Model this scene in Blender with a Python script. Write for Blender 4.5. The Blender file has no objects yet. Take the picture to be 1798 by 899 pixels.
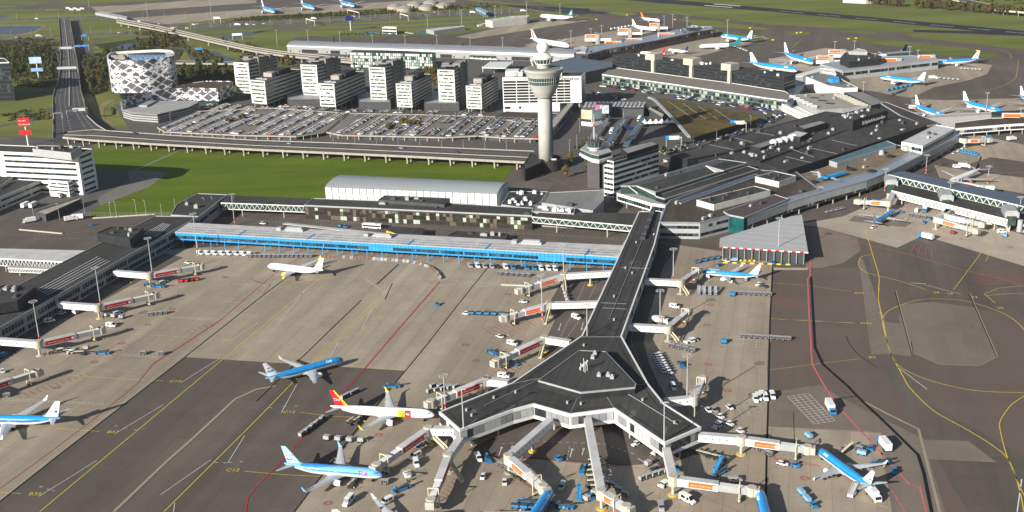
import bpy,bmesh,math,random
from mathutils import Vector,Matrix
R=random.Random(7)
rad=math.radians
SC=bpy.context.scene
COL=SC.collection
F,PT,RL,CH=2078.8,.3173216,-.035079,216.15
FW=Vector((0,math.cos(PT),-math.sin(PT)))
_r=Vector((1,0,0));_u=_r.cross(FW)
RT=math.cos(RL)*_r + math.sin(RL)*_u
UP=-math.sin(RL)*_r + math.cos(RL)*_u
CP=Vector((0,0,CH))
def G(x,y,z=0.0):
 """point at height z seen at photo pixel (x, y)"""
 d=FW*F + RT*(x-899) - UP*(y-449.5)
 return CP + d*((z-CH)/d.z)
def PX(p):
 v=p-CP;Z=v.dot(FW)
 return 899+F*v.dot(RT)/Z,449.5-F*v.dot(UP)/Z
def HT(x,yb,yt):
 """height of a vertical line whose foot is at (x, yb) and whose top is at row yt"""
 q=G(x,yb);a,b=0.,200.
 for _ in range(40):
  m=(a+b)/2
  if PX(q+Vector((0,0,m)))[1] > yt:a=m
  else:b=m
 return a
cam=bpy.data.cameras.new('camera');cam.sensor_width=36;cam.lens=F*36/1798
cam.clip_end=60000;cam.clip_start=1
co=bpy.data.objects.new('camera',cam);COL.objects.link(co)
m3=Matrix((RT,UP,-FW)).transposed()
co.matrix_world=Matrix.Translation(CP) @ m3.to_4x4()
SC.camera=co
SAZ,SEL=rad(227.5),rad(22)
w=bpy.data.worlds.new('World');SC.world=w;w.use_nodes=True
nt=w.node_tree;sky=nt.nodes.new('ShaderNodeTexSky');sky.sky_type='NISHITA'
sky.sun_disc=False;sky.sun_elevation=SEL;sky.sun_rotation=rad(222.5);sky.air_density=1.0;sky.dust_density=1.2
bg=nt.nodes['Background'];bg.inputs[1].default_value=.054
nt.links.new(sky.outputs[0],bg.inputs[0])
sl=bpy.data.lights.new('sun','SUN');sl.energy=5;sl.angle=rad(.5);sl.color=(1,.94,.84)
so=bpy.data.objects.new('sun',sl);COL.objects.link(so)
so.rotation_euler=Vector((-math.cos(SAZ)*math.cos(SEL),-math.sin(SAZ)*math.cos(SEL),-math.sin(SEL))).to_track_quat('-Z','Y').to_euler()
so.location=(0,0,300)
SC.view_settings.view_transform='Standard';SC.view_settings.look='None'
SC.view_settings.exposure=.77;SC.view_settings.gamma=1
SC.render.engine='CYCLES';SC.cycles.max_bounces=4;SC.cycles.diffuse_bounces=2;SC.cycles.glossy_bounces=2;SC.cycles.sample_clamp_indirect=2;SC.cycles.blur_glossy=1
def srgb(c):
 return tuple(((v/255)/12.92 if v/255 <=.04045 else ((v/255+.055)/1.055)**2.4) for v in c)
MAT={}
def mat(name,col,rough=.6,var=.12,scale=.3,metal=0.,spec=.15,obj=False,grime=0.,coat=0.):
 """col in linear rgb; two scales of noise vary the surface"""
 if name in MAT:return MAT[name]
 m=bpy.data.materials.new(name);m.use_nodes=True;n=m.node_tree.nodes;l=m.node_tree.links
 b=n['Principled BSDF'];b.inputs['Roughness'].default_value=rough;b.inputs['Metallic'].default_value=metal
 b.inputs['Specular IOR Level'].default_value=spec
 if coat:b.inputs['Coat Weight'].default_value=coat
 if var > 0:
  tc=n.new('ShaderNodeTexCoord');g=n.new('ShaderNodeNewGeometry')
  nz=n.new('ShaderNodeTexNoise');nz.inputs['Scale'].default_value=scale;nz.inputs['Detail'].default_value=6;nz.inputs['Roughness'].default_value=.65
  l.new(tc.outputs['Object'] if obj else g.outputs['Position'],nz.inputs['Vector'])
  mr=n.new('ShaderNodeMapRange');mr.inputs[1].default_value=.3;mr.inputs[2].default_value=.7
  mr.inputs[3].default_value=1-var*1.3-grime;mr.inputs[4].default_value=1+var
  l.new(nz.outputs[0],mr.inputs[0])
  mx=n.new('ShaderNodeMix');mx.data_type='RGBA';mx.blend_type='MULTIPLY';mx.inputs[0].default_value=1
  mx.inputs[6].default_value=(*col,1);l.new(mr.outputs[0],mx.inputs[7]);l.new(mx.outputs[2],b.inputs['Base Color'])
 else:b.inputs['Base Color'].default_value=(*col,1)
 MAT[name]=m;return m
def pave(name,col,slab=(0,0),ang=0.,var=.16,streak=.12,joint=.75,patch=.1,seed=0.,strip=0.,spot=.86,mw=.09):
 """apron surface: broad tone changes, streaks along the direction of travel, slab joints and odd slabs"""
 m=bpy.data.materials.new(name);m.use_nodes=True;n=m.node_tree.nodes;l=m.node_tree.links
 b=n['Principled BSDF'];b.inputs['Roughness'].default_value=.85;b.inputs['Specular IOR Level'].default_value=.25
 g=n.new('ShaderNodeNewGeometry')
 mp=n.new('ShaderNodeMapping');mp.inputs['Rotation'].default_value=(0,0,-ang);mp.inputs['Location'].default_value=(seed,seed*2,0)
 l.new(g.outputs['Position'],mp.inputs[0])
 def noise(sc,stretch=None,lo=.35,hi=.65,a=.9,c=1.1,det=5):
  nz=n.new('ShaderNodeTexNoise');nz.inputs['Scale'].default_value=sc;nz.inputs['Detail'].default_value=det;nz.inputs['Roughness'].default_value=.6
  src=mp.outputs[0]
  if stretch:
   m2=n.new('ShaderNodeMapping');m2.inputs['Scale'].default_value=stretch;l.new(src,m2.inputs[0]);src=m2.outputs[0]
  l.new(src,nz.inputs['Vector'])
  r=n.new('ShaderNodeMapRange');r.inputs[1].default_value=lo;r.inputs[2].default_value=hi;r.inputs[3].default_value=a;r.inputs[4].default_value=c
  l.new(nz.outputs[0],r.inputs[0]);return r.outputs[0]
 fs=[noise(.012,None,.35,.65,1-var,1+var*.7),noise(.05,(.07,1,1),.35,.65,1-streak,1+streak*.8),noise(.35,None,.3,.7,1-var*.5,1+var*.5),noise(2.2,None,.3,.7,.93,1.07)]
 if slab[0]:
  br=n.new('ShaderNodeTexBrick');br.offset=0;br.inputs['Scale'].default_value=1;br.inputs['Brick Width'].default_value=slab[0];br.inputs['Row Height'].default_value=slab[1]
  br.inputs['Mortar Size'].default_value=mw;br.inputs['Mortar Smooth'].default_value=.3
  br.inputs['Color1'].default_value=(1-patch,)*3+(1,);br.inputs['Color2'].default_value=(1+patch*.7,)*3+(1,);br.inputs['Mortar'].default_value=(joint,)*3+(1,)
  l.new(mp.outputs[0],br.inputs[0]);fs.append(br.outputs[0])
 if strip:
  br=n.new('ShaderNodeTexBrick');br.offset=.5;br.inputs['Scale'].default_value=1;br.inputs['Brick Width'].default_value=130;br.inputs['Row Height'].default_value=7.5;br.inputs['Mortar Size'].default_value=.12
  br.inputs['Color1'].default_value=(1-strip,)*3+(1,);br.inputs['Color2'].default_value=(1+strip,)*3+(1,);br.inputs['Mortar'].default_value=(.8,.8,.8,1);l.new(mp.outputs[0],br.inputs[0]);fs.append(br.outputs[0])
 fs +=[noise(.11,None,.62,.72,1,spot,4),noise(.4,(.35,1,1),.63,.7,1,spot,3)]
 cur=None
 for f in fs:
  mx=n.new('ShaderNodeMix');mx.data_type='RGBA';mx.blend_type='MULTIPLY';mx.inputs[0].default_value=1
  if cur is None:mx.inputs[6].default_value=(*col,1)
  else:l.new(cur,mx.inputs[6])
  l.new(f,mx.inputs[7]);cur=mx.outputs[2]
 l.new(cur,b.inputs['Base Color'])
 bp=n.new('ShaderNodeBump');bp.inputs['Strength'].default_value=.15;bp.inputs['Distance'].default_value=.05
 nz=n.new('ShaderNodeTexNoise');nz.inputs['Scale'].default_value=4;l.new(g.outputs['Position'],nz.inputs['Vector']);l.new(nz.outputs[0],bp.inputs['Height']);l.new(bp.outputs[0],b.inputs['Normal'])
 MAT[name]=m;return m
def grassmat(name,c1,c2,sc=.02,ang=0.):
 m=bpy.data.materials.new(name);m.use_nodes=True;n=m.node_tree.nodes;l=m.node_tree.links
 b=n['Principled BSDF'];b.inputs['Roughness'].default_value=.95;b.inputs['Specular IOR Level'].default_value=.1
 g=n.new('ShaderNodeNewGeometry');mp=n.new('ShaderNodeMapping');mp.inputs['Rotation'].default_value=(0,0,-ang);mp.inputs['Scale'].default_value=(.25,1,1)
 l.new(g.outputs['Position'],mp.inputs[0])
 a=n.new('ShaderNodeTexNoise');a.inputs['Scale'].default_value=sc;a.inputs['Detail'].default_value=8;a.inputs['Roughness'].default_value=.62;l.new(mp.outputs[0],a.inputs['Vector'])
 r=n.new('ShaderNodeValToRGB');r.color_ramp.elements[0].position=.36;r.color_ramp.elements[1].position=.66
 r.color_ramp.elements[0].color=(*c1,1);r.color_ramp.elements[1].color=(*c2,1);l.new(a.outputs[0],r.inputs[0])
 q=n.new('ShaderNodeTexNoise');q.inputs['Scale'].default_value=.5;q.inputs['Detail'].default_value=4;l.new(g.outputs['Position'],q.inputs['Vector'])
 mr=n.new('ShaderNodeMapRange');mr.inputs[1].default_value=.3;mr.inputs[2].default_value=.7;mr.inputs[3].default_value=.82;mr.inputs[4].default_value=1.15;l.new(q.outputs[0],mr.inputs[0])
 mx=n.new('ShaderNodeMix');mx.data_type='RGBA';mx.blend_type='MULTIPLY';mx.inputs[0].default_value=1
 l.new(r.outputs[0],mx.inputs[6]);l.new(mr.outputs[0],mx.inputs[7]);l.new(mx.outputs[2],b.inputs['Base Color'])
 MAT[name]=m;return m
white=mat('white_paint',(.66,.665,.66),.35,.04,.5,obj=True)
offw=mat('off_white_panel',(.5,.5,.47),.5,.1,.25,grime=.05)
cream=mat('cream_concrete',(.42,.4,.33),.8,.1,.3,grime=.06)
beige=mat('beige_steel',(.52,.48,.34),.6,.1,.5,obj=True)
grey=mat('grey_metal',(.3,.31,.32),.45,.12,.3)
lgrey=mat('light_grey_metal',(.33,.34,.355),.4,.1,.25)
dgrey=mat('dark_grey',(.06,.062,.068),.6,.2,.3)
black=mat('black_cladding',(.026,.028,.032),.5,.25,.3)
roofd=pave('dark_bitumen_roof',(.05,.049,.048),(22,3.2),rad(76),.3,.14,.66,.13,seed=3,spot=1.35,mw=.16)
roofb=pave('brown_bitumen_roof',(.068,.055,.046),(18,3),rad(76),.3,.14,.68,.13,seed=8,spot=1.3,mw=.16)
roofg=pave('grey_gravel_roof',(.2,.2,.2),(24,5),rad(76),.16,.1,.85,.08,seed=14)
roofw=mat('pale_roof_sheet',(.5,.5,.5),.55,.1,.12,grime=.1)
conc=mat('bare_concrete',(.33,.31,.27),.85,.18,.3,grime=.08)
glassd=mat('dark_glass',(.012,.018,.022),.2,.3,.6,spec=.45)
glassm=mat('mid_glass',(.045,.065,.075),.2,.3,.6,spec=.45)
glassl=mat('blind_glass',(.3,.34,.3),.35,.2,.6)
glassg=mat('green_glass',(.03,.06,.052),.2,.4,.4,spec=.4)
teal=mat('teal_glass',(.01,.075,.075),.2,.4,.15,spec=.4)
tyre=mat('tyre_rubber',(.012,.012,.013),.9,.1,1,obj=True)
steel=mat('galvanised_steel',(.42,.43,.44),.45,.08,1,metal=.3)
klm=mat('sky_blue_paint',(.015,.26,.62),.16,.05,.3,obj=True,spec=.5,coat=.5)
klmd=mat('navy_paint',(.008,.02,.12),.3,.05,.3,obj=True)
hblue=mat('hall_blue_paint',(.035,.28,.62),.35,.08,.15)
vblue=mat('vehicle_blue_paint',(.03,.2,.42),.35,.1,1,obj=True)
redm=mat('banner_red',(.42,.018,.022),.5,.06,1,obj=True)
orng=mat('banner_orange',(.72,.13,.02),.5,.06,1,obj=True)
yel=mat('safety_yellow',(.72,.45,.03),.5,.12,1,obj=True)
redp=mat('signal_red',(.5,.02,.02),.45,.1,1,obj=True)
def area2(p):return sum(p[i][0]*p[(i+1) % len(p)][1]-p[(i+1) % len(p)][0]*p[i][1] for i in range(len(p)))
class MB:
 def __init__(s):s.v=[];s.f=[];s.m=[]
 def face(s,pts,m=0):
  k=len(s.v);s.v +=[tuple(p) for p in pts];s.f.append(tuple(range(k,k+len(pts))));s.m.append(m)
 def grid(s,rings,m=0,close=True,caps=True,mf=None):
  """loft: rings of equal length"""
  k=len(s.v);n=len(rings[0])
  for r in rings:s.v +=[tuple(p) for p in r]
  for i in range(len(rings)-1):
   for j in range(n if close else n-1):
    a=k+i*n+j;b=k+i*n+(j+1) % n
    s.f.append((a,b,b+n,a+n));s.m.append(mf(i,j) if mf else m)
  if caps:
   s.f.append(tuple(k+j for j in range(n))[::-1]);s.m.append(mf(0,0) if mf else m)
   s.f.append(tuple(k+(len(rings)-1)*n+j for j in range(n)));s.m.append(mf(len(rings)-2,0) if mf else m)
 def prism(s,p,z0,z1,m=0,mt=None):
  p=[(q[0],q[1]) for q in p]
  if area2(p) < 0:p=p[::-1]
  n=len(p);k=len(s.v)
  s.v +=[(x,y,z0) for x,y in p]+[(x,y,z1) for x,y in p]
  for i in range(n):
   j=(i+1) % n;s.f.append((k+i,k+j,k+n+j,k+n+i));s.m.append(m)
  s.f.append(tuple(range(k+n-1,k-1,-1)));s.m.append(m)
  s.f.append(tuple(range(k+n,k+2*n)));s.m.append(m if mt is None else mt)
 def box(s,x,y,z0,sx,sy,sz,rot=0.,m=0,mt=None):
  c,d=math.cos(rot),math.sin(rot)
  s.prism([(x+c*a*sx/2-d*b*sy/2,y+d*a*sx/2+c*b*sy/2) for a,b in ((-1,-1),(1,-1),(1,1),(-1,1))],z0,z0+sz,m,mt)
 def lathe(s,x,y,prof,n=20,m=0,caps=True,mf=None):
  s.grid([[(x+r*math.cos(6.28318*k/n),y+r*math.sin(6.28318*k/n),z) for k in range(n)] for r,z in prof],m,caps=caps,mf=mf)
 def tube(s,p0,p1,r,n=6,m=0,r1=None):
  p0,p1=Vector(p0),Vector(p1);d=(p1-p0).normalized();a=d.orthogonal().normalized();b=d.cross(a);r1=r if r1 is None else r1
  s.grid([[p+(a*math.cos(6.28318*k/n)+b*math.sin(6.28318*k/n))*rr for k in range(n)] for p,rr in ((p0,r),(p1,r1))],m)
 def beam(s,p0,p1,w,h,m=0,mt=None):
  """rectangular bar, p0-p1 along the middle of its underside"""
  p0,p1=Vector(p0),Vector(p1);d=p1-p0;q=Vector((-d.y,d.x,0))
  q=(q.normalized() if q.length > 1e-6 else Vector((1,0,0)))*w/2;u=Vector((0,0,h))
  a=[p0-q,p0+q,p0+q+u,p0-q+u];b=[p1-q,p1+q,p1+q+u,p1-q+u];k=len(s.v);s.v +=[tuple(t) for t in a+b]
  for f,mm in (((3,2,1,0),m),((4,5,6,7),m),((0,1,5,4),m),((1,2,6,5),m),((2,3,7,6),mt if mt is not None else m),((3,0,4,7),m)):
   s.f.append(tuple(k+i for i in f));s.m.append(mm)
 def strip(s,pts,w,z,m=0,closed=False):
  """flat ribbon on the ground following pts"""
  P=[Vector((p[0],p[1],0)) for p in pts];n=len(P);k=len(s.v)
  for i in range(n):
   a=P[max(i-1,0)];b=P[min(i+1,n-1)];d=(b-a).normalized();q=Vector((-d.y,d.x,0))*w/2
   s.v +=[tuple(P[i]-q+Vector((0,0,z))),tuple(P[i]+q+Vector((0,0,z)))]
  for i in range(n-1):s.f.append((k+2*i,k+2*i+2,k+2*i+3,k+2*i+1));s.m.append(m)
 def build(s,name,mats,parent=None,smooth=False,link=True):
  me=bpy.data.meshes.new(name);me.from_pydata(s.v,[],s.f)
  for t in (mats if isinstance(mats,(list,tuple)) else [mats]):me.materials.append(t)
  me.polygons.foreach_set('material_index',s.m)
  if smooth is True:me.polygons.foreach_set('use_smooth',[True]*len(s.f))
  p=parent
  while p is not None:
   if p.get('_w'):me.transform(Matrix.Translation(-p.location))
   p=p.parent
  me.update()
  o=bpy.data.objects.new(name,me);COL.objects.link(o)
  if parent is not None:o.parent=parent
  return o
def tag(o,label=None,cat=None,group=None,kind=None):
 if label:o['label']=label
 if cat:o['category']=cat
 if group:o['group']=group
 if kind:o['kind']=kind
 return o
def thing(name,label,cat,loc=(0,0,0),rz=0.,group=None,world=True):
 """Empty at the thing's base; with world=True its parts are given in world coordinates"""
 o=bpy.data.objects.new(name,None);COL.objects.link(o);o.location=loc;o.rotation_euler=(0,0,rz)
 o.empty_display_size=.5
 if world:o['_w']=1
 return tag(o,label,cat,group)
KIDS={}
def dup(o,loc=None,rz=None,label=None,group=None,parent=None,scale=None):
 c=o.copy();COL.objects.link(c)
 if parent is not None:c.parent=parent
 if loc is not None:c.location=loc
 if rz is not None:c.rotation_euler=(0,0,rz)
 if scale is not None:c.scale=(scale,)*3
 if label:c['label']=label
 if group:c['group']=group
 if o.name not in KIDS:KIDS[o.name]=list(o.children)
 for ch in KIDS[o.name]:dup(ch,parent=c)
 return c
def poly(px,z=0.):return [G(x,y,z) for x,y in px]
def sheet(name,px,z,m,kind='structure'):
 b=MB();p=poly(px,z)
 if area2(p) < 0:p=p[::-1]
 b.face(p);return tag(b.build(name,m),kind=kind)
def head(x,y,dx,dy,z=0.):
 d=G(x+dx,y+dy,z)-G(x,y,z);return math.atan2(d.y,d.x)
def smooth_px(pts,n=8,closed=False):
 """Catmull-Rom through pixel points"""
 out=[];N=len(pts)
 for i in range(N if closed else N-1):
  p=[pts[(i+k) % N] if closed else pts[min(max(i+k,0),N-1)] for k in (-1,0,1,2)]
  for t in range(n):
   t /=n
   out.append(tuple(.5*((2*p[1][c])+(p[2][c]-p[0][c])*t+(2*p[0][c]-5*p[1][c]+4*p[2][c]-p[3][c])*t*t+(-p[0][c]+3*p[1][c]-3*p[2][c]+p[3][c])*t**3) for c in (0,1)))
 if not closed:out.append(pts[-1])
 return out
GL=[glassd,glassm,glassl]
def inset(p,d):
 """offset a CCW polygon inwards by d (outwards if negative)"""
 n=len(p);out=[]
 for i in range(n):
  a,b,c=Vector(p[i-1][:2]),Vector(p[i][:2]),Vector(p[(i+1) % n][:2])
  e1=(b-a).normalized();e2=(c-b).normalized();n1=Vector((-e1.y,e1.x));n2=Vector((-e2.y,e2.x))
  k=n1+n2;k=k/max(k.length_squared/2,.35) if k.length > 1e-6 else n1
  out.append((b.x+k.x*d,b.y+k.y*d))
 return out
def panes(mb,a,b,z0,z1,pw,gap,off=.07,wts=(6,3,1),rnd=R,margin=.6):
 """row of window panes between a and b, standing `off` proud of the wall (outside = right of a->b)"""
 a=Vector((a[0],a[1]));b=Vector((b[0],b[1]));L=(b-a).length
 if L < pw+2*margin:return
 d=(b-a)/L;q=Vector((d.y,-d.x))*off;n=max(1,int((L-2*margin)/pw));st=(L-2*margin)/n
 for i in range(n):
  s=a+d*(margin+i*st+gap/2)+q;e=a+d*(margin+(i+1)*st-gap/2)+q
  mb.face([(s.x,s.y,z0),(e.x,e.y,z0),(e.x,e.y,z1),(s.x,s.y,z1)],rnd.choices((0,1,2),wts)[0])
def building(name,label,cat,roof_px,h,z0=0.,wall=offw,roof=roofd,storeys=None,band=.5,pw=1.8,gap=.12,wts=(6,3,1),par=.5,parw=.35,parm=None,cols=0,units=0,group=None,margin=.6,glass=None,top_off=.6,skip=(),world=None,unitm=None,bands=None,seams=0,mm=None):
 """roof_px: outline of the roof edge in photo pixels at height h"""
 P=[(q.x,q.y) for q in (world or poly(roof_px,h))]
 if area2(P) < 0:P=P[::-1]
 cx=sum(p[0] for p in P)/len(P);cy=sum(p[1] for p in P)/len(P)
 t=thing(name,label,cat,(cx,cy,0),group=group)
 b=MB();b.prism(P,z0,h-.02);b.build('wall',wall,t)
 I=inset(P,parw);b=MB()
 if par > 0:
  O=inset(P,-.05)
  n=len(P)
  for i in range(n):
   j=(i+1) % n
   a,c,d,e=O[i],O[j],I[j],I[i]
   for fc in ([(*a,h-.45),(*c,h-.45),(*c,h+par),(*a,h+par)],[(*a,h+par),(*c,h+par),(*d,h+par),(*e,h+par)],[(*d,h-.1),(*e,h-.1),(*e,h+par),(*d,h+par)]):
    b.face(fc)
  b.build('parapet',parm or wall,t)
 b=MB();b.prism(inset(P,parw+.02),h-.01,h+.1)
 if seams:
  e=[(Vector(P[(i+1) % len(P)])-Vector(P[i])) for i in range(len(P))];k=max(range(len(P)),key=lambda i:e[i].length)
 b.build('roof',roof,t)
 if storeys or bands:
  bs=bands
  if not bs:
   H=(h-z0-top_off)/storeys
   bs=[(z0+H*i+H*(1-band)*.6,z0+H*i+H*(1-band)*.6+H*band) for i in range(storeys)]
  for (a,c) in bs:
   b=MB()
   for i in range(len(P)):
    if i in skip:continue
    panes(b,P[i],P[(i+1) % len(P)],a,c,pw,gap,wts=wts,margin=margin)
   if b.f:b.build('window_row',glass or GL,t)
 if cols:
  for i in range(len(P)):
   a=Vector(P[i]);c=Vector(P[(i+1) % len(P)]);L=(c-a).length;n=int(L/cols)
   for k in range(n):
    if len(t.children) > 95:break
    q=a.lerp(c,(k+.5)/n);ctr=Vector((cx,cy));q +=(ctr-q).normalized()*1.2
    b=MB();b.lathe(q.x,q.y,[(.4,0),(.4,z0)],8);b.build('column',mm or conc,t)
 rr=random.Random(len(label)*7+int(cx))
 lx=[p[0] for p in P];ly=[p[1] for p in P]
 def inside(x,y,m=2.5):
  c=False;n=len(P);J=inset(P,m)
  for i in range(n):
   x1,y1=J[i];x2,y2=J[(i+1) % n]
   if (y1 > y) !=(y2 > y) and x < (x2-x1)*(y-y1)/(y2-y1)+x1:c=not c
  return c
 e=max(range(len(P)),key=lambda i:(Vector(P[(i+1) % len(P)])-Vector(P[i])).length)
 an=math.atan2(P[(e+1) % len(P)][1]-P[e][1],P[(e+1) % len(P)][0]-P[e][0])
 k=0;tries=0
 while k < units and tries < 400:
  tries +=1
  x=rr.uniform(min(lx),max(lx));y=rr.uniform(min(ly),max(ly));sx=rr.uniform(1.2,4.5);sy=rr.uniform(1,2.6)
  if inside(x,y):
   b=MB();hh=rr.uniform(.6,2.2)
   b.box(x,y,h+.1,sx,sy,hh,an);b.box(x,y,h+.1+hh,sx*.5,sy*.5,.35,an)
   b.build('rooftop_unit',unitm or rr.choice([grey,grey,dgrey,dgrey]),t);k +=1
 t['_h']=h
 return t
GA=rad(76)
asph=pave('asphalt_grey',(.105,.088,.075),(7.5,60),GA,.1,.16,.93,.05,strip=.05)
asph2=pave('asphalt_brown',(.12,.09,.077),(9,70),GA,.06,.07,.96,.03,seed=31,spot=.93)
asphr=pave('road_asphalt',(.095,.089,.085),(0,0),GA,.12,.06)
asphd=pave('runway_asphalt',(.022,.022,.03),(0,0),rad(-51),.1,.05)
conc1=pave('apron_concrete',(.315,.264,.202),(7.5,7.5),GA,.1,.17,.82,.05,seed=5,strip=.07)
conc2=pave('apron_concrete_pale',(.38,.325,.265),(7.5,7.5),GA,.08,.1,.84,.06,seed=50)
conc3=pave('apron_concrete_dull',(.175,.145,.12),(7.5,7.5),GA,.08,.1,.9,.05,seed=77)
deckm=pave('car_park_deck',(.17,.16,.14),(16,8),GA,.1,.08,.85,.05,seed=9)
paving=pave('paving',(.17,.16,.145),(3,3),GA,.12,.06,.85,.08,seed=12)
grass=grassmat('grass_rough',(.1,.125,.026),(.17,.185,.055),.012)
lawn=grassmat('grass_field',(.075,.115,.007),(.11,.15,.014),.05,rad(-20))
brush=grassmat('undergrowth_soil',(.03,.036,.014),(.062,.065,.024),.06)
sandm=mat('sandy_bank',(.2,.17,.09),.9,.3,.05)
water=mat('pond_water',(.012,.025,.06),.25,.2,.02,spec=.2)
b=MB();b.face([(-14000,-3000,0),(14000,-3000,0),(14000,16000,0),(-14000,16000,0)])
tag(b.build('ground',grass),kind='structure')
Z1,Z2,Z3,Z4=.03,.06,.09,.12
sheet('apron_asphalt',[(-900,1400),(2800,1400),(2400,232),(1798,205),(1640,150),(1250,175),(1000,170),(900,235),(600,300),(120,378),(-60,372),(-700,500)],Z1,asph)
sheet('apron_asphalt',[(1100,175),(2400,260),(2300,100),(1798,60),(1560,56),(1350,42),(1200,26),(1000,14),(900,-4),(700,-22),(440,-40),(-300,-20),(-300,17),(60,16),(150,13),(160,22),(225,36),(290,43),(450,28),(560,23),(700,12),(900,8),(1010,18),(900,40),(790,62),(690,63),(600,66),(545,63),(515,66),(508,84),(700,90),(1100,110)],Z1+.01,asph)
sheet('road_land',[(505,84),(900,100),(1100,110),(1420,160),(1450,200),(1180,280),(930,300),(900,262),(600,262),(560,140),(500,108)],.047,asphr)
sheet('road_land',[(200,182),(330,176),(415,168),(420,140),(560,120),(900,125),(960,250),(900,276),(450,262),(150,240),(160,218),(230,232)],.053,asphr)
sheet('road_land',[(-300,250),(95,242),(150,243),(165,262),(165,295),(235,299),(264,299),(240,330),(175,362),(148,380),(-200,380)],.056,asphr)
sheet('grass_field',[(150,262),(450,271),(700,281),(905,291),(881,320),(862,356),(540,352),(342,374),(300,377),(148,380),(176,361),(236,325),(262,301),(232,299),(150,297)],Z3,lawn)
sheet('path',[(316,263),(320,263),(240,299),(233,299)],Z4,paving)
sheet('path',[(225,299),(262,300),(295,303),(262,328),(175,361),(172,346),(228,318)],.1,paving)
b=MB();r_=random.Random(9)
for k in range(90):
 x,y=r_.uniform(180,880),r_.uniform(268,368)
 if y > 345-(x-180)*.03 and x > 330 or y < 266+(x-180)*.036 or x > 560 and y > 305 or x < 300 and (y > 330 or y < 305):continue
 q=G(x,y);d=Vector((math.cos(rad(-17)),math.sin(rad(-17)),0))*r_.uniform(2,9);b.strip([q,q+d],r_.uniform(.2,.5),Z3+.02)
for k in range(60):
 q=G(r_.uniform(190,600),r_.uniform(275,340));
tag(b.build('mowing_lines',mat('dry_grass',(.2,.2,.07),.9,.3,.5)),kind='structure')
for k,p in enumerate([[(-400,-6),(50,-6),(110,-2),(60,8),(0,5.5),(-300,4)],[(120,-4),(340,-30),(360,-2),(225,3),(165,6),(105,5.5)],[(-300,9),(20,9.5),(40,11),(10,14),(-300,14)],[(700,-22),(960,-30),(1115,-8),(1140,5),(1030,8),(900,-1),(820,-6)],[(760,-6),(830,2),(900,8),(1010,12),(900,5),(850,1),(800,-9)],[(960,22),(1055,33),(1040,36),(1000,34),(950,30)],[(1075,19),(1100,21),(1120,25),(1095,28),(1060,22)],[(1120,17),(1245,13.5),(1350,20),(1520,36),(1640,50),(1625,55),(1640,60),(1560,51),(1350,43),(1240,29),(1180,22)],[(1340,11),(1420,6),(1500,4),(1640,8),(1798,16),(2300,50),(2300,92),(1798,52),(1600,36),(1440,18)],[(1560,42),(1640,47),(1500,37),(1798,61)],[(1187,33),(1240,34),(1350,50),(1340,53),(1230,46)],[(1584,60),(1612,57),(1798,64),(2300,100),(2300,122),(1798,87),(1690,75),(1604,65)],[(1475,66),(1496,65),(1573,71),(1700,85),(1765,99),(1745,101),(1650,96),(1573,82),(1510,73)],[(1382,58),(1398,54),(1422,56),(1424,60),(1400,62),(1385,61)],[(1455,53),(1520,54),(1540,56),(1535,60),(1500,58)],[(1350,66),(1372,70),(1368,72),(1350,72)],[(1250,52),(1330,62),(1345,70),(1335,73),(1255,58)]]):
 if k==9:continue
 sheet('grass_verge',p,Z2+k*.003,grass)
sheet('runway',[(1040,-9),(1100,-7),(1350,14),(1573,34),(1798,54),(2300,98),(2300,106),(1798,62.5),(1573,40.5),(1350,20),(1180,7),(1060,-3)],Z4,asphd)
sheet('runway_exit',[(1602,52),(1640,53),(1740,55),(1798,57),(1798,62.5),(1700,58.5),(1604,56)],Z4+.03,asphd)
sheet('tarmac_dark',[(900,12),(1000,23),(1060,25.5),(1070,22),(1035,19),(1035,15),(960,12),(880,8)],Z4,asphd)
for k,p in enumerate([[(225,9),(340,0),(450,-7),(450,5),(225,20)],[(160,12),(225,9),(225,20),(175,24)],[(225,32),(450,16),(560,11),(700,2),(800,-4),(800,4),(700,12),(560,23),(450,28),(290,43),(225,37)],[(800,65),(830,68),(900,57),(1032,36),(1010,32),(950,38),(900,44)],[(700,79),(780,84),(900,91),(930,93),(925,86),(900,82),(760,78),(700,76)],[(910,88),(935,74),(990,68),(1090,52),(1115,46),(1160,52),(1060,78),(1000,92),(960,100)],[(1120,95),(1200,105),(1350,68),(1340,63),(1250,66),(1160,84)],[(1350,112),(1350,104),(1450,84),(1540,94),(1430,130)],[(1350,130),(1450,130),(1560,112),(1600,100),(1743,114),(1733,130),(1700,141),(1640,153),(1600,172),(1530,160),(1450,152)],[(1600,174),(1660,176),(1798,172),(2200,186),(2200,226),(1798,205),(1700,208),(1640,212),(1600,190)],[(1640,250),(1690,232),(1798,254),(2000,290),(2000,305),(1798,284),(1740,276),(1700,288),(1650,275)],[(1640,290),(1700,300),(1798,312),(1798,340),(1740,330),(1650,312)]]):
 sheet('apron_concrete',p,Z2+.004*k,conc1 if k !=7 else conc2)
sheet('apron_concrete',[(-600,1330),(0,881),(325,627),(712,651),(517,899),(420,1030),(1600,1400),(1700,1200),(1566,899),(1545,760),(1349,750),(1347,650),(1356,452),(1260,440),(1190,430),(1120,420),(900,440),(600,420),(450,430),(250,440),(0,560),(-400,760)],Z2,conc1)
sheet('apron_concrete',[(1395,395),(1480,380),(1560,345),(1700,380),(1820,420),(2200,520),(2200,600),(1798,467),(1660,425),(1620,414),(1575,435),(1440,398)],Z2,conc2)
sheet('apron_concrete_patch',[(1400,398),(1440,398),(1505,418),(1512,440),(1480,462),(1440,471),(1415,470),(1410,430)],Z3,conc3)
sheet('apron_concrete_patch',[(1545,385),(1600,392),(1590,399),(1490,388),(1500,379)],Z3,conc3)
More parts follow.
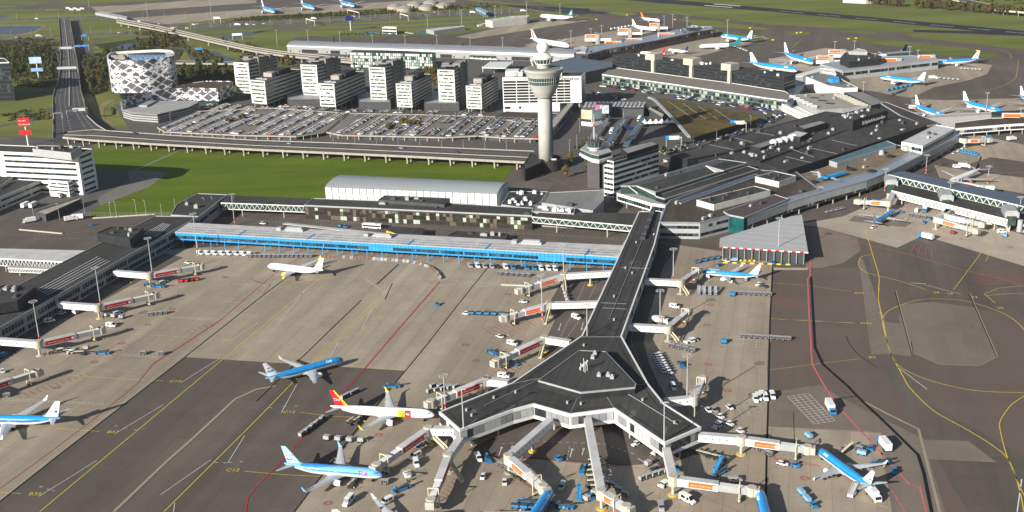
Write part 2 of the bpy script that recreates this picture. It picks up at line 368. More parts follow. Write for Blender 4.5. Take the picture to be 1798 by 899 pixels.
sheet('apron_concrete_patch',[(1751,432),(1762,426),(1830,440),(1830,450),(1780,445)],Z3,conc2)
sheet('taxiway_brown',[(1357,470),(1520,470),(1545,640),(1700,899),(1800,1100),(1640,1100),(1566,899),(1545,760),(1349,750),(1347,650)],Z2,asph2)
sheet('taxiway_brown',[(1520,420),(1530,470),(1560,600),(1600,690),(1798,800),(2300,980),(2300,700),(1798,560),(1740,545),(1600,540),(1570,470)],Z2-.01,asph2)
sheet('taxiway_panel',[(1583,534),(1640,530),(1712,540),(1752,627),(1718,643),(1649,640),(1603,620),(1578,560)],Z3,conc3)
sheet('taxiway_panel',[(1529,622),(1570,622),(1600,626),(1595,570),(1555,565),(1515,455),(1508,455)],Z2+.015,conc3)
sheet('taxiway_panel',[(1349,690),(1440,675),(1480,700),(1520,720),(1620,770),(1660,899),(1690,1000),(1610,1000),(1566,899),(1545,760),(1349,750)],Z2+.02,conc3)
sheet('taxiway_panel',[(1620,772),(1700,774),(1750,812),(1628,806)],Z2+.025,conc3)
sheet('service_road',[(1150,425),(1190,430),(1165,470),(1150,520),(1138,560),(1130,600),(1140,640),(1180,720),(1225,760),(1190,770),(1090,600)],Z3,asph)
sheet('service_road',[(820,790),(935,735),(1090,735),(1230,795),(1180,812),(1090,818),(940,806),(870,803)],Z3,asph)
sheet('service_road',[(1000,470),(1075,470),(1020,590),(960,640),(950,615),(975,560),(960,540)],Z3,asph)
sheet('service_road',[(370,366),(530,386),(700,396),(1100,418),(1090,432),(920,424),(330,391),(345,375)],Z3,asph)
sheet('service_road',[(290,445),(322,452),(120,560),(-60,680),(-120,640),(0,580)],Z3,asph)
sheet('apron_kerb',[(1357,470),(1420,470),(1418,474),(1357,474)],Z3,conc2)
for k,(bank,wt) in enumerate([([(-60,44),(80,43),(80,50),(62,58),(38,63),(-60,63)],[(-60,47),(70,45.5),(74,48),(58,55),(30,60.5),(-60,61)]),([(-20,24),(13,24),(15,28),(10,32),(-20,32)],[(-20,25),(11,26),(13,29),(8,31),(-20,31)])]):
 sheet('bank',bank,Z2,sandm if k==0 else grass);sheet('pond_water',wt,Z3,water)
for p in ([(204,82),(225,76),(245,74),(241,80),(240,86),(222,87),(206,87)],[(378,65),(410,60),(448,55),(450,60),(410,68),(392,68)],[(366,90),(378,90),(395,98),(412,104),(408,110),(380,104)]):
 sheet('pond_water',p,Z3,water)
sheet('undergrowth',[(-60,72),(60,68),(105,88),(100,150),(45,135),(-60,140)],Z2,brush)
sheet('undergrowth',[(140,95),(190,92),(190,160),(160,170),(143,160)],Z2,brush)
sheet('undergrowth',[(165,78),(260,66),(310,60),(330,80),(310,112),(260,95),(190,92)],Z2,brush)
sheet('undergrowth',[(308,112),(410,112),(410,145),(312,150)],Z2,brush)
sheet('undergrowth',[(450,26),(560,24),(660,20),(790,10),(810,14),(700,23),(560,31),(470,35),(400,38)],Z2,brush)
def road(name,pts,width,z=.11,m=None,kerb=True,n=6,dash=True):
 P=[G(x,y,0) for x,y in smooth_px(pts,n)]
 b=MB();b.strip(P,width,z,0);o=tag(b.build(name,m or asphr),kind='structure');return P
wline=mat('white_line_paint',(.62,.62,.6),.7,.12,.6)
yline=mat('yellow_line_paint',(.62,.47,.06),.7,.15,.6)
rline=mat('red_line_paint',(.36,.04,.045),.75,.15,.6)
pline=mat('faded_red_line_paint',(.5,.13,.14),.8,.15,.6)
kline=mat('black_joint',(.012,.012,.014),.9,.1,.6)
tline=mat('pale_joint',(.3,.25,.18),.9,.12,.6)
hw=[[(-60,71.5),(40,67),(105,62.5),(165,60.5),(225,58),(300,52),(400,45),(500,41.5),(600,37),(700,30),(800,25),(900,22),(1000,18)],[(-60,35),(40,34),(105,31.5),(165,30),(225,37),(300,45),(400,40.5),(500,36),(600,31),(700,26),(800,21),(900,17.5),(960,14)],[(225,64),(300,59),(400,52),(500,47),(620,44),(700,41.5),(800,36),(870,31)]]
for p in hw:
 P=road('motorway',p,27 if p is not hw[2] else 12)
 for off in (-12.5,-4,0.01,4,12.5) if p is not hw[2] else (0,):
  b=MB()
  for i in range(len(P)-1):
   if abs(off) < 5 and i % 2:continue
   d=(P[i+1]-P[i]).normalized();q=Vector((-d.y,d.x,0))*off;b.strip([P[i]+q,P[i].lerp(P[i+1],.9)+q],.5,.15)
  tag(b.build('lane_marking',wline),kind='structure')
for p_ in ([(290,66),(400,59),(500,54),(620,50.5),(720,48),(840,41)],[(300,53),(400,47),(500,43.5),(600,40),(700,34),(800,28.5),(900,25)],[(440,60),(470,53),(520,49.5),(560,49)]):road('motorway_ramp',p_,11,.125)
road('slip_road',[(24,71),(60,74),(85,79),(103,88),(112,100)],8)
road('slip_road',[(222,61),(185,68),(165,76),(157,86),(162,96),(178,103)],7)
road('slip_road',[(240,80),(300,84),(330,88),(345,110),(330,112)],12)
road('slip_road',[(310,112),(345,107),(410,110)],7)
road('access_road',[(190,143),(175,150),(157,165),(160,180),(175,205),(200,222)],6.5,.14,sandm)
road('access_road',[(-60,160),(30,163),(95,162)],16)
road('access_road',[(-60,250),(0,222),(50,214),(70,205),(92,190)],6,.12)
road('access_road',[(-40,238),(60,243),(110,248)],9,.13)
def lines(name,specs,m,z=Z4+.02):
 b=MB()
 for s in specs:
  wd,pts=s[0],s[1]
  P=[G(x,y) for x,y in (smooth_px(pts,8) if len(s) > 2 else pts)];b.strip(P,wd*.8,z)
 tag(b.build(name,m),kind='structure')
lines('yellow_markings',[(.45,[(70,899),(340,674),(453,580),(572,482),(575,478)]),(.45,[(288,899),(450,738),(512,674),(560,626),(668,521)]),(.25,[(475,639),(560,627)]),(.25,[(602,642),(712,650)]),(.3,[(527,724),(575,731),(620,733)]),(.3,[(430,828),(500,834),(565,837)]),(.3,[(0,865),(37,867)]),(.3,[(100,753),(175,758)]),(.25,[(190,585),(285,590),(381,595)]),(.25,[(120,659),(220,666),(287,669)]),(.25,[(420,475),(475,477)]),(.25,[(700,519),(790,525),(830,526)]),(.25,[(390,529),(430,532)]),(.5,[(1520,405),(1533,450),(1543,484),(1543,505),(1543,530),(1551,565),(1562,615),(1585,660),(1600,684),(1640,722),(1700,756),(1746,785),(1772,810),(1790,860),(1798,899),(1810,940)],1),(.4,[(1627,509),(1580,494),(1540,484),(1518,477),(1508,466),(1512,452),(1530,447)],1),(.4,[(1565,622),(1552,580),(1550,560),(1562,545),(1600,530),(1640,525),(1700,530),(1760,550),(1790,570),(1805,590)],1),(.4,[(1564,620),(1575,640),(1610,660),(1660,676),(1720,687),(1798,690)],1),(.4,[(1798,696),(1775,712),(1757,738),(1756,755),(1766,795),(1780,830),(1798,870),(1815,899)],1),(.35,[(1674,509),(1700,475),(1720,448),(1740,420),(1760,405)]),(.35,[(1730,520),(1768,516),(1798,516)]),(.35,[(1728,516),(1748,533)]),(.35,[(1728,516),(1755,506),(1798,502)]),(.25,[(1353,497),(1420,502),(1492,512)]),(.25,[(1348,559),(1420,564),(1500,567)]),(.25,[(1352,650),(1430,640),(1511,630)]),(.3,[(1560,892),(1530,884)]),(.5,[(830,1),(900,8),(960,15),(1030,22),(1084,28)]),(.4,[(1390,84),(1400,76),(1406,70),(1400,68)],1),(.35,[(1350,88),(1380,80),(1405,74)]),(.4,[(1788,105),(1786,125),(1780,140),(1750,155),(1700,165),(1660,172)],1),(.35,[(1600,170),(1640,176),(1663,176)]),(.4,[(1745,85),(1770,93),(1775,102),(1760,103)],1),(.3,[(1650,305),(1700,308),(1798,303)]),(.3,[(1740,440),(1730,460)]),(.3,[(1375,112),(1350,116)])],yline)
lines('red_markings',[(.9,[(268,640),(330,600),(389,561)]),(.4,[(389,561),(450,508),(500,466),(530,452)]),(.35,[(0,858),(60,815),(160,740),(240,675),(268,640)]),(.7,[(772,495),(700,578),(640,648),(600,691),(560,735),(500,805),(450,855),(435,875),(430,905)]),(.35,[(450,508),(462,516),(475,500)]),(.15,[(1270,790),(1266,830),(1262,870)]),(.15,[(1170,790),(1230,870),(1300,900)]),(.3,[(985,810),(1060,818),(1110,822),(1180,824)]),(.3,[(870,801),(935,806),(985,810)]),(.25,[(920,800),(900,850)])],rline)
lines('pink_markings',[(.9,[(1423,455),(1422,486),(1418,490),(1421,560),(1426,640),(1447,677),(1470,712),(1530,777),(1596,850),(1615,855),(1628,905)]),(.5,[(1430,408),(1500,424),(1600,448),(1685,473),(1760,490),(1798,503)]),(.3,[(1620,448),(1600,430)])] + [(.3,[(1608+k*9,428+k*2.4),(1598+k*13,444+k*3)]) for k in range(4)] + [(.25,[(1355,524+k*3),(1420,527+k*3.2)]) for k in range(5)] + [(.3,[(1700+k*2,474+k*3.2),(1798,474+k*3)]) for k in range(9)] + [(.5,[(1566,862),(1590,899)])],pline)
def hatch(x0,y0,x1,y1,w0,n,name_m,b):
 for k in range(n+1):
  t=k/n;x=x0+(x1-x0)*t;y=y0+(y1-y0)*t;L=w0*(1-.5*t)
  b.strip([G(x,y),G(x+L,y+L*.55)],.22,Z4+.02)
b=MB()
for s in [(40,690,150,655,12,10),(190,620,240,596,10,6),(325,580,370,570,10,4),(440,490,470,500,10,4),(845,575,925,565,30,8),(855,655,925,640,18,7),(760,500,800,497,-14,6),(1245,840,1330,850,22,9),(1350,800,1430,815,22,9),(720,790,760,770,18,7),(770,870,800,835,18,6),(900,835,950,870,18,7),(1180,560,1200,545,12,5),(1230,660,1250,650,10,3)]:
 hatch(*s,None,b)
tag(b.build('red_hatching',rline),kind='structure')
ws=[(.3,[(282,869),(450,809)][:1]+[(370,808)]),(.3,[(202,762),(287,711)]),(.3,[(400,813),(430,765)]),(.3,[(487,571),(540,504)]),(.3,[(636,577),(653,543)]),(.3,[(580,626),(594,603)]),(.3,[(403,600),(453,567)]),(.3,[(318,672),(386,630)]),(.3,[(494,725),(521,676)]),(.3,[(642,490),(675,514)]),(.3,[(527,495),(615,484)]),(.3,[(69,872),(170,809)]),(.3,[(305,899),(307,883)]),(.35,[(1575,644),(1628,684)]),(.3,[(1623,500),(1687,517)]),(.6,[(1600,497),(1626,499)]),(.5,[(1794,842),(1786,899)]),(.6,[(1180,20),(1213,28)])]
for (x,y) in ((72,855),(85,859),(93,862),(204,748),(220,752),(238,755),(380,812),(395,813),(405,812),(424,811),(475,716),(500,714),(520,713)):
 ws.append((.3,[(x-3,y),(x+3,y+.5)]))
for k in range(7):ws.append((.35,[(1545+k*1.2,548+k*5),(1546+k*1.2,551+k*5)]))
def grid(x0,y0,ux,uy,vx,vy,nu,nv,w=.22):
 for i in range(nu+1):ws.append((w,[(x0+ux*i/nu,y0+uy*i/nu),(x0+ux*i/nu+vx,y0+uy*i/nu+vy)]))
 for j in range(nv+1):ws.append((w,[(x0+vx*j/nv,y0+vy*j/nv),(x0+vx*j/nv+ux,y0+vy*j/nv+uy)]))
grid(1383,697,37,-6,46,48,4,12)
grid(795,477,55,5,-6,8,12,2,.15);grid(800,493,65,5,-5,6,14,1,.15)
grid(1284,591,70,4,-4,17,3,6,.15);grid(880,487,65,4,-4,5,8,1,.15);grid(870,497,48,3,-3,5,6,1,.15)
grid(1180,700,40,25,20,-12,5,1,.15);grid(1290,710,35,-10,15,22,3,1,.15)
grid(7,700,175,8,-1,3,20,1,.15);grid(100,596,45,2,-1,3,8,1,.15);grid(300,556,80,4,-1,3,14,1,.15);grid(410,497,60,3,-1,3,12,1,.15);grid(210,621,70,5,-1,3,12,1,.15)
grid(1140,802,40,30,14,-8,4,1,.15);grid(1203,872,14,-12,25,4,1,4,.15);grid(905,319,65,3,-9,10,14,1,.12)
grid(1160,400,1,2,1,1,1,1,.1)
def dashes(pts,w=.18,step=3.,on=.5):
 P=[G(x,y) for x,y in pts]
 for a,c in zip(P,P[1:]):
  n=max(1,int((c-a).length/step))
  for i in range(n):DASH.append((a.lerp(c,i/n),a.lerp(c,(i+on)/n),w))
DASH=[]
for p in [[(285,452),(120,556),(0,640)],[(300,448),(150,540),(0,625)],[(1155,440),(1125,520),(1108,600),(1140,680),(1180,740)],[(1172,450),(1150,520),(1135,600),(1160,690)],[(380,372),(540,386),(900,409),(1100,420)],[(380,381),(540,394),(900,417)],[(1035,480),(1000,560),(975,610)],[(1050,490),(1020,560),(990,600)],[(880,780),(940,775),(1060,780),(1120,800)],[(920,785),(915,810)],[(1000,785),(995,812)],[(1180,785),(1240,810)],[(1160,795),(1200,818)],[(0,415),(100,412),(230,400)],[(60,420),(180,418)],[(0,440),(0,441)],[(700,410),(900,420)],[(930,300),(1010,330)]]:dashes(p)
for (x,y,dx,dy) in ((1155,100+450-50,1,1),(985,568,-4,12),(1024,567,-3,12),(876,800,5,-14),(895,797,5,-13),(1001,803,4,-14),(1022,800,3,-12),(1120,805,12,8)):
 ws.append((.35,[(x,y),(x+dx,y+dy)]));ws.append((1.0,[(x+dx*.8,y+dy*.8),(x+dx*1.05,y+dy*1.05)]))
lines('white_markings',ws,wline)
b=MB()
for a,c,w_ in DASH:b.strip([a,c],w_,Z4+.03)
for (x0,y0,x1,y1) in ((1237,9.6,1286,13.2),(1253,7,1300,10.8)):
 b.strip([G(x0,y0),G(x1,y1)],6,Z4+.06)
for k in range(7):
 x0=1370+k*66;y0=19.5+k*6.05;b.strip([G(x0,y0),G(x0+18,y0+1.6)],1.4,Z4+.06);b.strip([G(x0+20,y0+1.8),G(x0+40,y0+3.4)],1.4,Z4+.06)
tag(b.build('runway_markings',wline),kind='structure')
lines('black_joints',[(.7,[(-300,1115),(0,881),(105,798),(325,627),(450,528),(508,484),(592,459)]),(1.0,[(700,464),(662,499)]),(.6,[(635,527),(565,594),(450,705)]),(.6,[(855,472),(805,534),(750,605),(712,651),(620,762),(517,899),(440,1000)]),(.5,[(689,497),(676,526)]),(.9,[(1357,470),(1352,560),(1349,700),(1346,800),(1344,900)]),(1.6,[(1424,486),(1427,540),(1431,610),(1445,640),(1490,680),(1505,696),(1560,748),(1612,799),(1622,830),(1637,905),(1650,960)]),(.6,[(1464,701),(1502,696)]),(.35,[(1600,600),(1603,620)]),(.3,[(900,803),(1000,808),(1110,818)]),(.35,[(1486,590),(1492,605),(1510,625),(1540,645)],1),(.25,[(1395,780),(1393,724)])] + [(.12,[(x,881-(x)*.78-8),(x+325,627-(x)*0-8)]) for x in ()],kline)
lines('pale_joints',[(1.6,[(200,899),(290,813),(340,769),(413,701),(450,684),(484,678)]),(1.3,[(1518,706),(1560,728),(1613,754),(1634,837),(1650,899),(1665,950)]),(.5,[(1602,619),(1573,510)]),(.5,[(1752,627),(1703,515)]),(.4,[(1603,620),(1649,640),(1718,643),(1752,627)]),(.7,[(1366,561),(1420,563),(1500,568)]),(.8,[(1556,890),(1545,760),(1500,757),(1349,750)]),(.5,[(1425,472),(1357,470)])],tline)
lines('black_joints',[(.35,[(1600,619),(1571,511)]),(.35,[(1750,628),(1701,516)])],kline,Z4+.03)
b=MB()
for x,y in [(259.5,570.5),(213,603),(165,636),(100,681),(347,463),(395,487),(302,543),(817,606),(835,634),(857,546),(892,517),(1247,535),(1241,571),(1243,640),(665,764),(576,884),(1413,840),(877,899),(804,680),(926,670),(1277,686),(1775,434),(1688,420)]:
 c=G(x,y)
 for r in (1.6,.9):b.strip([c+Vector((math.cos(k*.5236)*r,math.sin(k*.5236)*r,0)) for k in range(13)],.22,Z4+.02)
tag(b.build('stand_rings',rline),kind='structure')
def ground_text(txt,x,y,dx,dy,size,m,z=Z4+.03):
 cu=bpy.data.curves.new('t','FONT');cu.body=txt;cu.size=size;cu.align_x='CENTER';cu.align_y='CENTER';cu.resolution_u=2
 to=bpy.data.objects.new('t',cu);COL.objects.link(to);dg=bpy.context.evaluated_depsgraph_get()
 me=bpy.data.meshes.new_from_object(to.evaluated_get(dg));bpy.data.objects.remove(to);me.materials.clear();me.materials.append(m)
 o=bpy.data.objects.new('stand_number',me);COL.objects.link(o);q=G(x,y);o.location=(q.x,q.y,z);o.rotation_euler=(0,0,head(x,y,dx,dy));tag(o,kind='structure');return o
for t,x,y in [('B51',199,759),('B35',62,868),('C10',308,670),('B33',400,597),('C12',508,724),('C12',409,826),('C6',642,576),('C8',699,519),('B27',1509,515),('D52',1521,568),('B5',1532,628),('2',1543,509),('38',1644,514),('33',1711,522),('28',1756,541),('18',1668,516)]:
 ground_text(t,x,y,10,0,3.2,yline)
PH=9.6
pier_px=[(1122,372),(1163,372),(1149,430),(1091,591),(1137,674),(1165,709),(1230,751),(1167,778),(1079,718),(1001,728),(937,710),(900,720),(807.5,755),(772,724),(900,673),(1022,590),(1087,450)]
P=[(q.x,q.y) for q in poly(pier_px,PH)]
if area2(P) < 0:P=P[::-1]
pc=G(1030,680)
t=thing('pier_terminal','long Y-shaped airport pier with flat black roof and white window band on columns','pier terminal',(pc.x,pc.y,0))
b=MB();b.prism(P,3.9,PH-.05);b.build('wall',offw,t)
O=inset(P,-.25);I=inset(P,.45);n=len(P)
for nm,za,zb,mm in (('roof_edge',PH-.9,PH+.35,white),('floor_band',3.5,4.9,white)):
 b=MB()
 for i in range(n):
  j=(i+1) % n;a,c,d,e=O[i],O[j],I[j],I[i]
  b.face([(*a,za),(*c,za),(*c,zb),(*a,zb)]);b.face([(*a,zb),(*c,zb),(*d,zb),(*e,zb)]);b.face([(*d,zb-.5),(*e,zb-.5),(*e,zb),(*d,zb)]);b.face([(*a,za),(*e,za),(*d,za),(*c,za)])
 b.build(nm,mm,t)
b=MB();b.prism(inset(P,.46),PH-.03,PH+.1);b.build('roof',roofd,t)
pgl=[mat('pier_dark_pane',(.02,.025,.03),.15,.2,1,spec=.8),mat('pier_grey_blind',(.24,.25,.27),.5,.12,.4),mat('pier_pale_blind',(.42,.43,.44),.5,.12,.4)]
for i in range(n):
 b=MB();panes(b,P[i],P[(i+1) % n],5.1,PH-1.15,2.6,.16,.26,(2,4,3),margin=.5)
 if b.f:b.build('window_row',pgl,t)
 a,c=Vector(P[i]),Vector(P[(i+1) % n]);L=(c-a).length;k=int(L/13)
 for q in range(k):
  if len(t.children) > 92:break
  p=a.lerp(c,(q+.5)/k);d=(c-a).normalized();nn=Vector((-d.y,d.x));p +=nn*1.6
  b=MB();b.lathe(p.x,p.y,[(.45,0),(.45,3.6)],10);b.build('column',conc,t)
b=MB();J=inset(P,6.5);b.prism(J,0,3.55);b.build('ground_floor',mat('ground_floor_wall',(.16,.16,.165),.6,.3,.2),t)
b=MB()
for i in range(n):
 j=(i+1) % n;I2=inset(P,2.6);I3=inset(P,2.95);b.face([(*I2[i],PH+.14),(*I2[j],PH+.14),(*I3[j],PH+.14),(*I3[i],PH+.14)])
b.build('roof_walkway',mat('roof_walkway_felt',(.018,.018,.02),.9,.2,.4),t)
b=MB()
for (x0,y0,x1,y1) in ((1055,532,1100,534),(1058,541,1100,543),(1092,470,1140,472),(1020,592,1089,592),(900,674,945,665),(812,757,838,735),(1001,727,1018,691),(1060,688,1078,717),(1138,675,1118,676),(850,738,905,712)):
 a,c=G(x0,y0,PH),G(x1,y1,PH);b.beam(a+Vector((0,0,.12)),c+Vector((0,0,.12)),.18,.1)
b.build('roof_seam',grey,t)
b=MB();r_=random.Random(21)
for k in range(34):
 x,y=r_.choice([(r_.uniform(1060,1140),r_.uniform(400,590)),(r_.uniform(820,930),r_.uniform(685,740)),(r_.uniform(1090,1210),r_.uniform(690,760))]);q=G(x,y,PH)
 J=inset(P,3.2);c=False
 for i in range(n):
  x1,y1=J[i];x2,y2=J[(i+1) % n]
  if (y1 > q.y) !=(y2 > q.y) and q.x < (x2-x1)*(q.y-y1)/(y2-y1)+x1:c=not c
 if c:b.box(q.x,q.y,PH+.08,r_.uniform(1,6),r_.uniform(.8,2.6),.05,GA,r_.choice((0,1)))
b.build('roof_patch',[mat('felt_patch_dark',(.03,.03,.032),.9,.2,.5),mat('felt_patch_pale',(.12,.118,.11),.9,.2,.5)],t)
for k in range(3):
 b=MB();a,c=[((1128,420),(1070,560)),((1000,640),(850,712)),((1100,690),(1190,745))][k];b.tube(G(*a,PH+.35),G(*c,PH+.35),.14,6);b.build('roof_pipe',grey,t)
b=MB()
for k in range(9):
 a=G(1149-k*2.3,366+k*6.2,PH);d=G(1149-(k+1)*2.3,366+(k+1)*6.2,PH);mp_=a.lerp(d,.5);b.box(mp_.x,mp_.y,PH+.1,(d-a).length*.8,2.6,1.5+.5*(k % 2),math.atan2(d.y-a.y,d.x-a.x))
b.build('roof_duct',dgrey,t)
for (x,y) in ((1098,472),(1110,481),(1078,522),(1078,563),(1148,413),(1025,608),(905,690),(867,700),(819,722),(828,731),(996,709),(1020,711),(1128,704),(1184,744),(1117,427)):
 q=G(x,y,PH);b=MB();b.box(q.x,q.y,PH+.1,.7,.7,1.,GA);b.box(q.x,q.y,PH+1.1,.9,.9,.12,GA);b.build('roof_vent',lgrey,t)
hx=[(q.x,q.y) for q in poly([(1017,616),(1063,618),(1117,675),(1115,681),(1020,690),(945,669)],12.6)]
if area2(hx) < 0:hx=hx[::-1]
b=MB();b.prism(hx,PH,12.6);k=b.build('plant_storey',black,t)
b=MB();b.prism(inset(hx,.3),12.6,12.72)
b.build('roof',roofd,k)
b=MB();O=inset(hx,-.05)
for i in range(len(hx)):
 j=(i+1) % len(hx);I_=inset(hx,.3);b.face([(*O[i],12.2),(*O[j],12.2),(*O[j],13),(*O[i],13)]);b.face([(*O[i],13),(*O[j],13),(*I_[j],13),(*I_[i],13)])
b.build('parapet',grey,k)
b=MB();q=G(1025,652,12.7)
for (dx,dy,hh) in ((0,0,6),(1.5,.5,4),(-1.2,1,3.5),(.5,-1.3,5)):b.tube((q.x+dx,q.y+dy,12.7),(q.x+dx,q.y+dy,12.7+hh),.12)
for k2 in range(8):b.box(q.x-1.5+k2*.45,q.y+(k2 % 3)*.6,13.5+k2*.4,.35,.5,1.2,.4)
b.build('antenna_cluster',white,k)
for (x,y) in ((1041,629),(1045,622),(1075,664),(1068,660),(1052,660)):
 q=G(x,y,12.7);b=MB();b.box(q.x,q.y,12.72,2.2,1.6,1.2,GA);b.lathe(q.x,q.y,[(.5,13.9),(.5,14.5),(.3,14.6)],10);b.build('rooftop_unit',lgrey,k)
for (x0,y0,x1,y1) in ((905,715-9,950,690),(1098,634,1111,656)):
 for u in range(14):
  a=G(x0+(x1-x0)*R.random(),y0+(y1-y0)*R.random(),PH+.1)
bpx=[(332,391.5),(920,423.5),(1094,431.5),(1088,452),(900,441),(450,416),(307,408)]
BH=9.3
P=[(q.x,q.y) for q in poly(bpx,BH)]
if area2(P) < 0:P=P[::-1]
q=G(650,440)
t=thing('boarding_hall','long low hall with bright blue walls and pale striped roof beside the apron','boarding hall',(q.x,q.y,0))
b=MB();b.prism(P,4.6,BH-.03);b.build('wall',hblue,t)
b=MB();b.prism(inset(P,-.15),BH-.03,BH+.22);b.build('roof',roofw,t)
fa,fb=G(307,408,BH),G(1088,452,BH);d2=(fb-fa);LL=d2.length;d2.normalize();nq=Vector((d2.y,-d2.x,0))
b=MB()
for k in range(3):
 for s in range(40):
  o=-nq*(2.2+k*4.3)+d2*(LL*s/40+R.uniform(0,2));p=fa+o;b.box(p.x,p.y,BH+.22,LL/46,.22,.14,math.atan2(d2.y,d2.x))
b.build('roof_rib',dgrey,t)
for s in (.32,.55,.72,.93,.155):
 p0=fa+d2*LL*s;b=MB();b.beam(p0+Vector((0,0,.24)),p0-nq*11+Vector((0,0,.24)),.9,.2);b.build('blue_roof_joint',hblue,t)
pl=[(307,408),(450,416),(900,441),(1088,452)]
W=poly(pl,BH)
glh=[mat('hall_glass',(.008,.03,.045),.1,.3,.4,spec=.9),mat('hall_glass_pale',(.03,.08,.11),.15,.3,.4)]
seg=0
for a,c in zip(W,W[1:]):
 d=(c-a).normalized();L=(c-a).length;n=int(L/14);q=Vector((d.y,-d.x,0))
 for k in range(n):
  s,e=a+d*L*k/n,a+d*L*(k+1)/n;b=MB()
  if seg in (8,15):seg +=1;continue
  panes(b,s,e,5.5,7.3,2.3,.12,.06,(6,3,0),margin=.3);seg +=1
  if b.f:b.build('window_row',glh,t)
 for k in range(int(L/9.5)):
  p=a+d*(k+.5)*9.5-q*.6;b=MB();b.box(p.x,p.y,0,.4,.4,4.6,math.atan2(d.y,d.x));b.box(p.x,p.y,0,.7,.7,.5,0,0)
  if len(t.children) < 85:b.build('column',hblue,t)
  p2=p-q*7;b=MB();b.box(p2.x,p2.y,0,.35,.35,4.6)
  if len(t.children) < 85:b.build('column',hblue,t)
b=MB()
for a,c in zip(W,W[1:]):
 d=(c-a).normalized();L=(c-a).length;q=Vector((d.y,-d.x,0))*.08
 for k in range(int(L/2.33)):
  p=a+d*k*2.33+q;b.face([(p.x,p.y,4.7),(p.x+d.x*.1,p.y+d.y*.1,4.7),(p.x+d.x*.1,p.y+d.y*.1,BH-.1),(p.x,p.y,BH-.1)])
 b.face([tuple(a+q*.9)[:2]+(7.42,),tuple(c+q*.9)[:2]+(7.42,),tuple(c+q*.9)[:2]+(7.55,),tuple(a+q*.9)[:2]+(7.55,)])
b.build('cladding_joint',mat('blue_joint',(.006,.05,.13),.6,.1),t)
for (x,y) in ((510,405),(664,416),(925,428)):
 q=G(x,y,BH);b=MB();a_=math.atan2(d2.y,d2.x)
 b.box(q.x+3,q.y-1,BH+.2,12,3.6,1.5,a_);b.box(q.x+3,q.y-1,BH+1.7,10,2.6,.9,a_);b.box(q.x-7,q.y+2,BH+.2,3,3,1.8,a_);b.build('rooftop_unit',lgrey,t)
building('connecting_building','low dark-roofed walkway head where the left pier meets the connecting gallery','terminal wing',[(310,360),(347.5,340.5),(400,342.5),(384,354),(350,381),(300,378)],9.2,0,wall=lgrey,units=3,storeys=None,bands=[(5,7)],pw=3)
truss=mat('white_truss_steel',(.7,.7,.68),.4,.05,1)
def truss_bridge(name,label,px0,px1,zt,zb,depth_px,cat='footbridge',roofm=roofd,glm=None,pitch=3.2,group=None,cols=2,side=1,bar=.35):
 """glazed bridge: px0-px1 are the ends of the near roof edge at height zt; depth_px is the same at the far side"""
 a,c=G(*px0,zt),G(*px1,zt);e,f=G(*depth_px[0],zt),G(*depth_px[1],zt)
 t=thing(name,label,cat,((a.x+c.x)/2,(a.y+c.y)/2,0),group=group)
 P=[(a.x,a.y),(c.x,c.y),(f.x,f.y),(e.x,e.y)]
 if area2(P) < 0:P=P[::-1]
 b=MB();b.prism(inset(P,.12),zb+.3,zt-.35);b.build('glazed_wall',glm or glassg,t)
 b=MB();b.prism(P,zt-.35,zt+.15);b.build('roof',roofm,t)
 b=MB();b.prism(P,zb-.2,zb+.3);b.build('floor_beam',truss,t)
 for (p,q) in ((a,c),(e,f)):
  d=(q-p);L=d.length;d.normalize();n=max(2,int(L/pitch));nn=Vector((d.y,-d.x,0));ctr=Vector(((a.x+f.x)/2,(a.y+f.y)/2,0))
  if (Vector((p.x,p.y,0))-ctr).dot(nn) < 0:nn=-nn
  b=MB();o=nn*.18
  for k in range(n):
   s,m_,g=p+d*L*k/n+o,p+d*L*(k+.5)/n+o,p+d*L*(k+1)/n+o
   b.tube((s.x,s.y,zt-.4),(m_.x,m_.y,zb+.2),bar/2,4);b.tube((m_.x,m_.y,zb+.2),(g.x,g.y,zt-.4),bar/2,4)
  b.beam((p.x+o.x,p.y+o.y,zt-.55),(q.x+o.x,q.y+o.y,zt-.55),.4,.55);b.build('truss',truss,t)
 for k in range(cols):
  for (p,q) in ((a,c),(e,f)):
   m_=p.lerp(q,(k+.5)/cols);b=MB();b.lathe(m_.x,m_.y,[(.35,0),(.35,zb-.2)],8);b.build('column',cream,t)
 return t
truss_bridge('footbridge','glazed truss walkway in front of the green field, left of the dark glass hall',(388,355.5),(534,361),9.2,4.6,[(400,343),(546,349)],pitch=3.6)
building('gate_hall','dark glass hall with bronze windows and green fascia facing the service road','terminal building',[(534,361),(550,349),(800,358),(935,366),(934,379.5),(700,368.5)],9.2,0,wall=mat('bronze_wall',(.05,.045,.04),.4,.3,.2),bands=[(.4,3),(3.3,6),(6.2,8)],pw=2.2,wts=(6,3,1),parm=lgrey,glass=[mat('bronze_glass',(.03,.026,.022),.12,.4,.3,spec=.9),mat('bronze_glass_pale',(.12,.1,.075),.3,.3,.5),mat('pale_fascia',(.36,.44,.36),.5,.2,.5)],units=3)  # second pane tone is a paler bronze, picked at random
building('roof_plant_room','low black plant room on the roof line before the white shed','plant room',[(664,352),(676,344),(790,349),(780,360)],11,8,wall=dgrey,units=4)
truss_bridge('footbridge','green glazed bridge sloping to the Y-shaped pier below the grey roof',(934,380),(1112,396),9,5,[(951,372),(1121,375)],pitch=5)
building('grey_roof_building','low building with plain grey gravel roof left of the office tower','terminal building',[(964,339),(1060,334),(1060,352),(1041,371),(951,357)],8.5,0,wall=lgrey,roof=roofg,units=1)
building('plant_building','low block crowded with white ventilation units beside the grey roof','plant building',[(895,337),(962,337),(948,357),(922,366),(880,360)],7,0,wall=lgrey,roof=roofd,units=14,unitm=white)
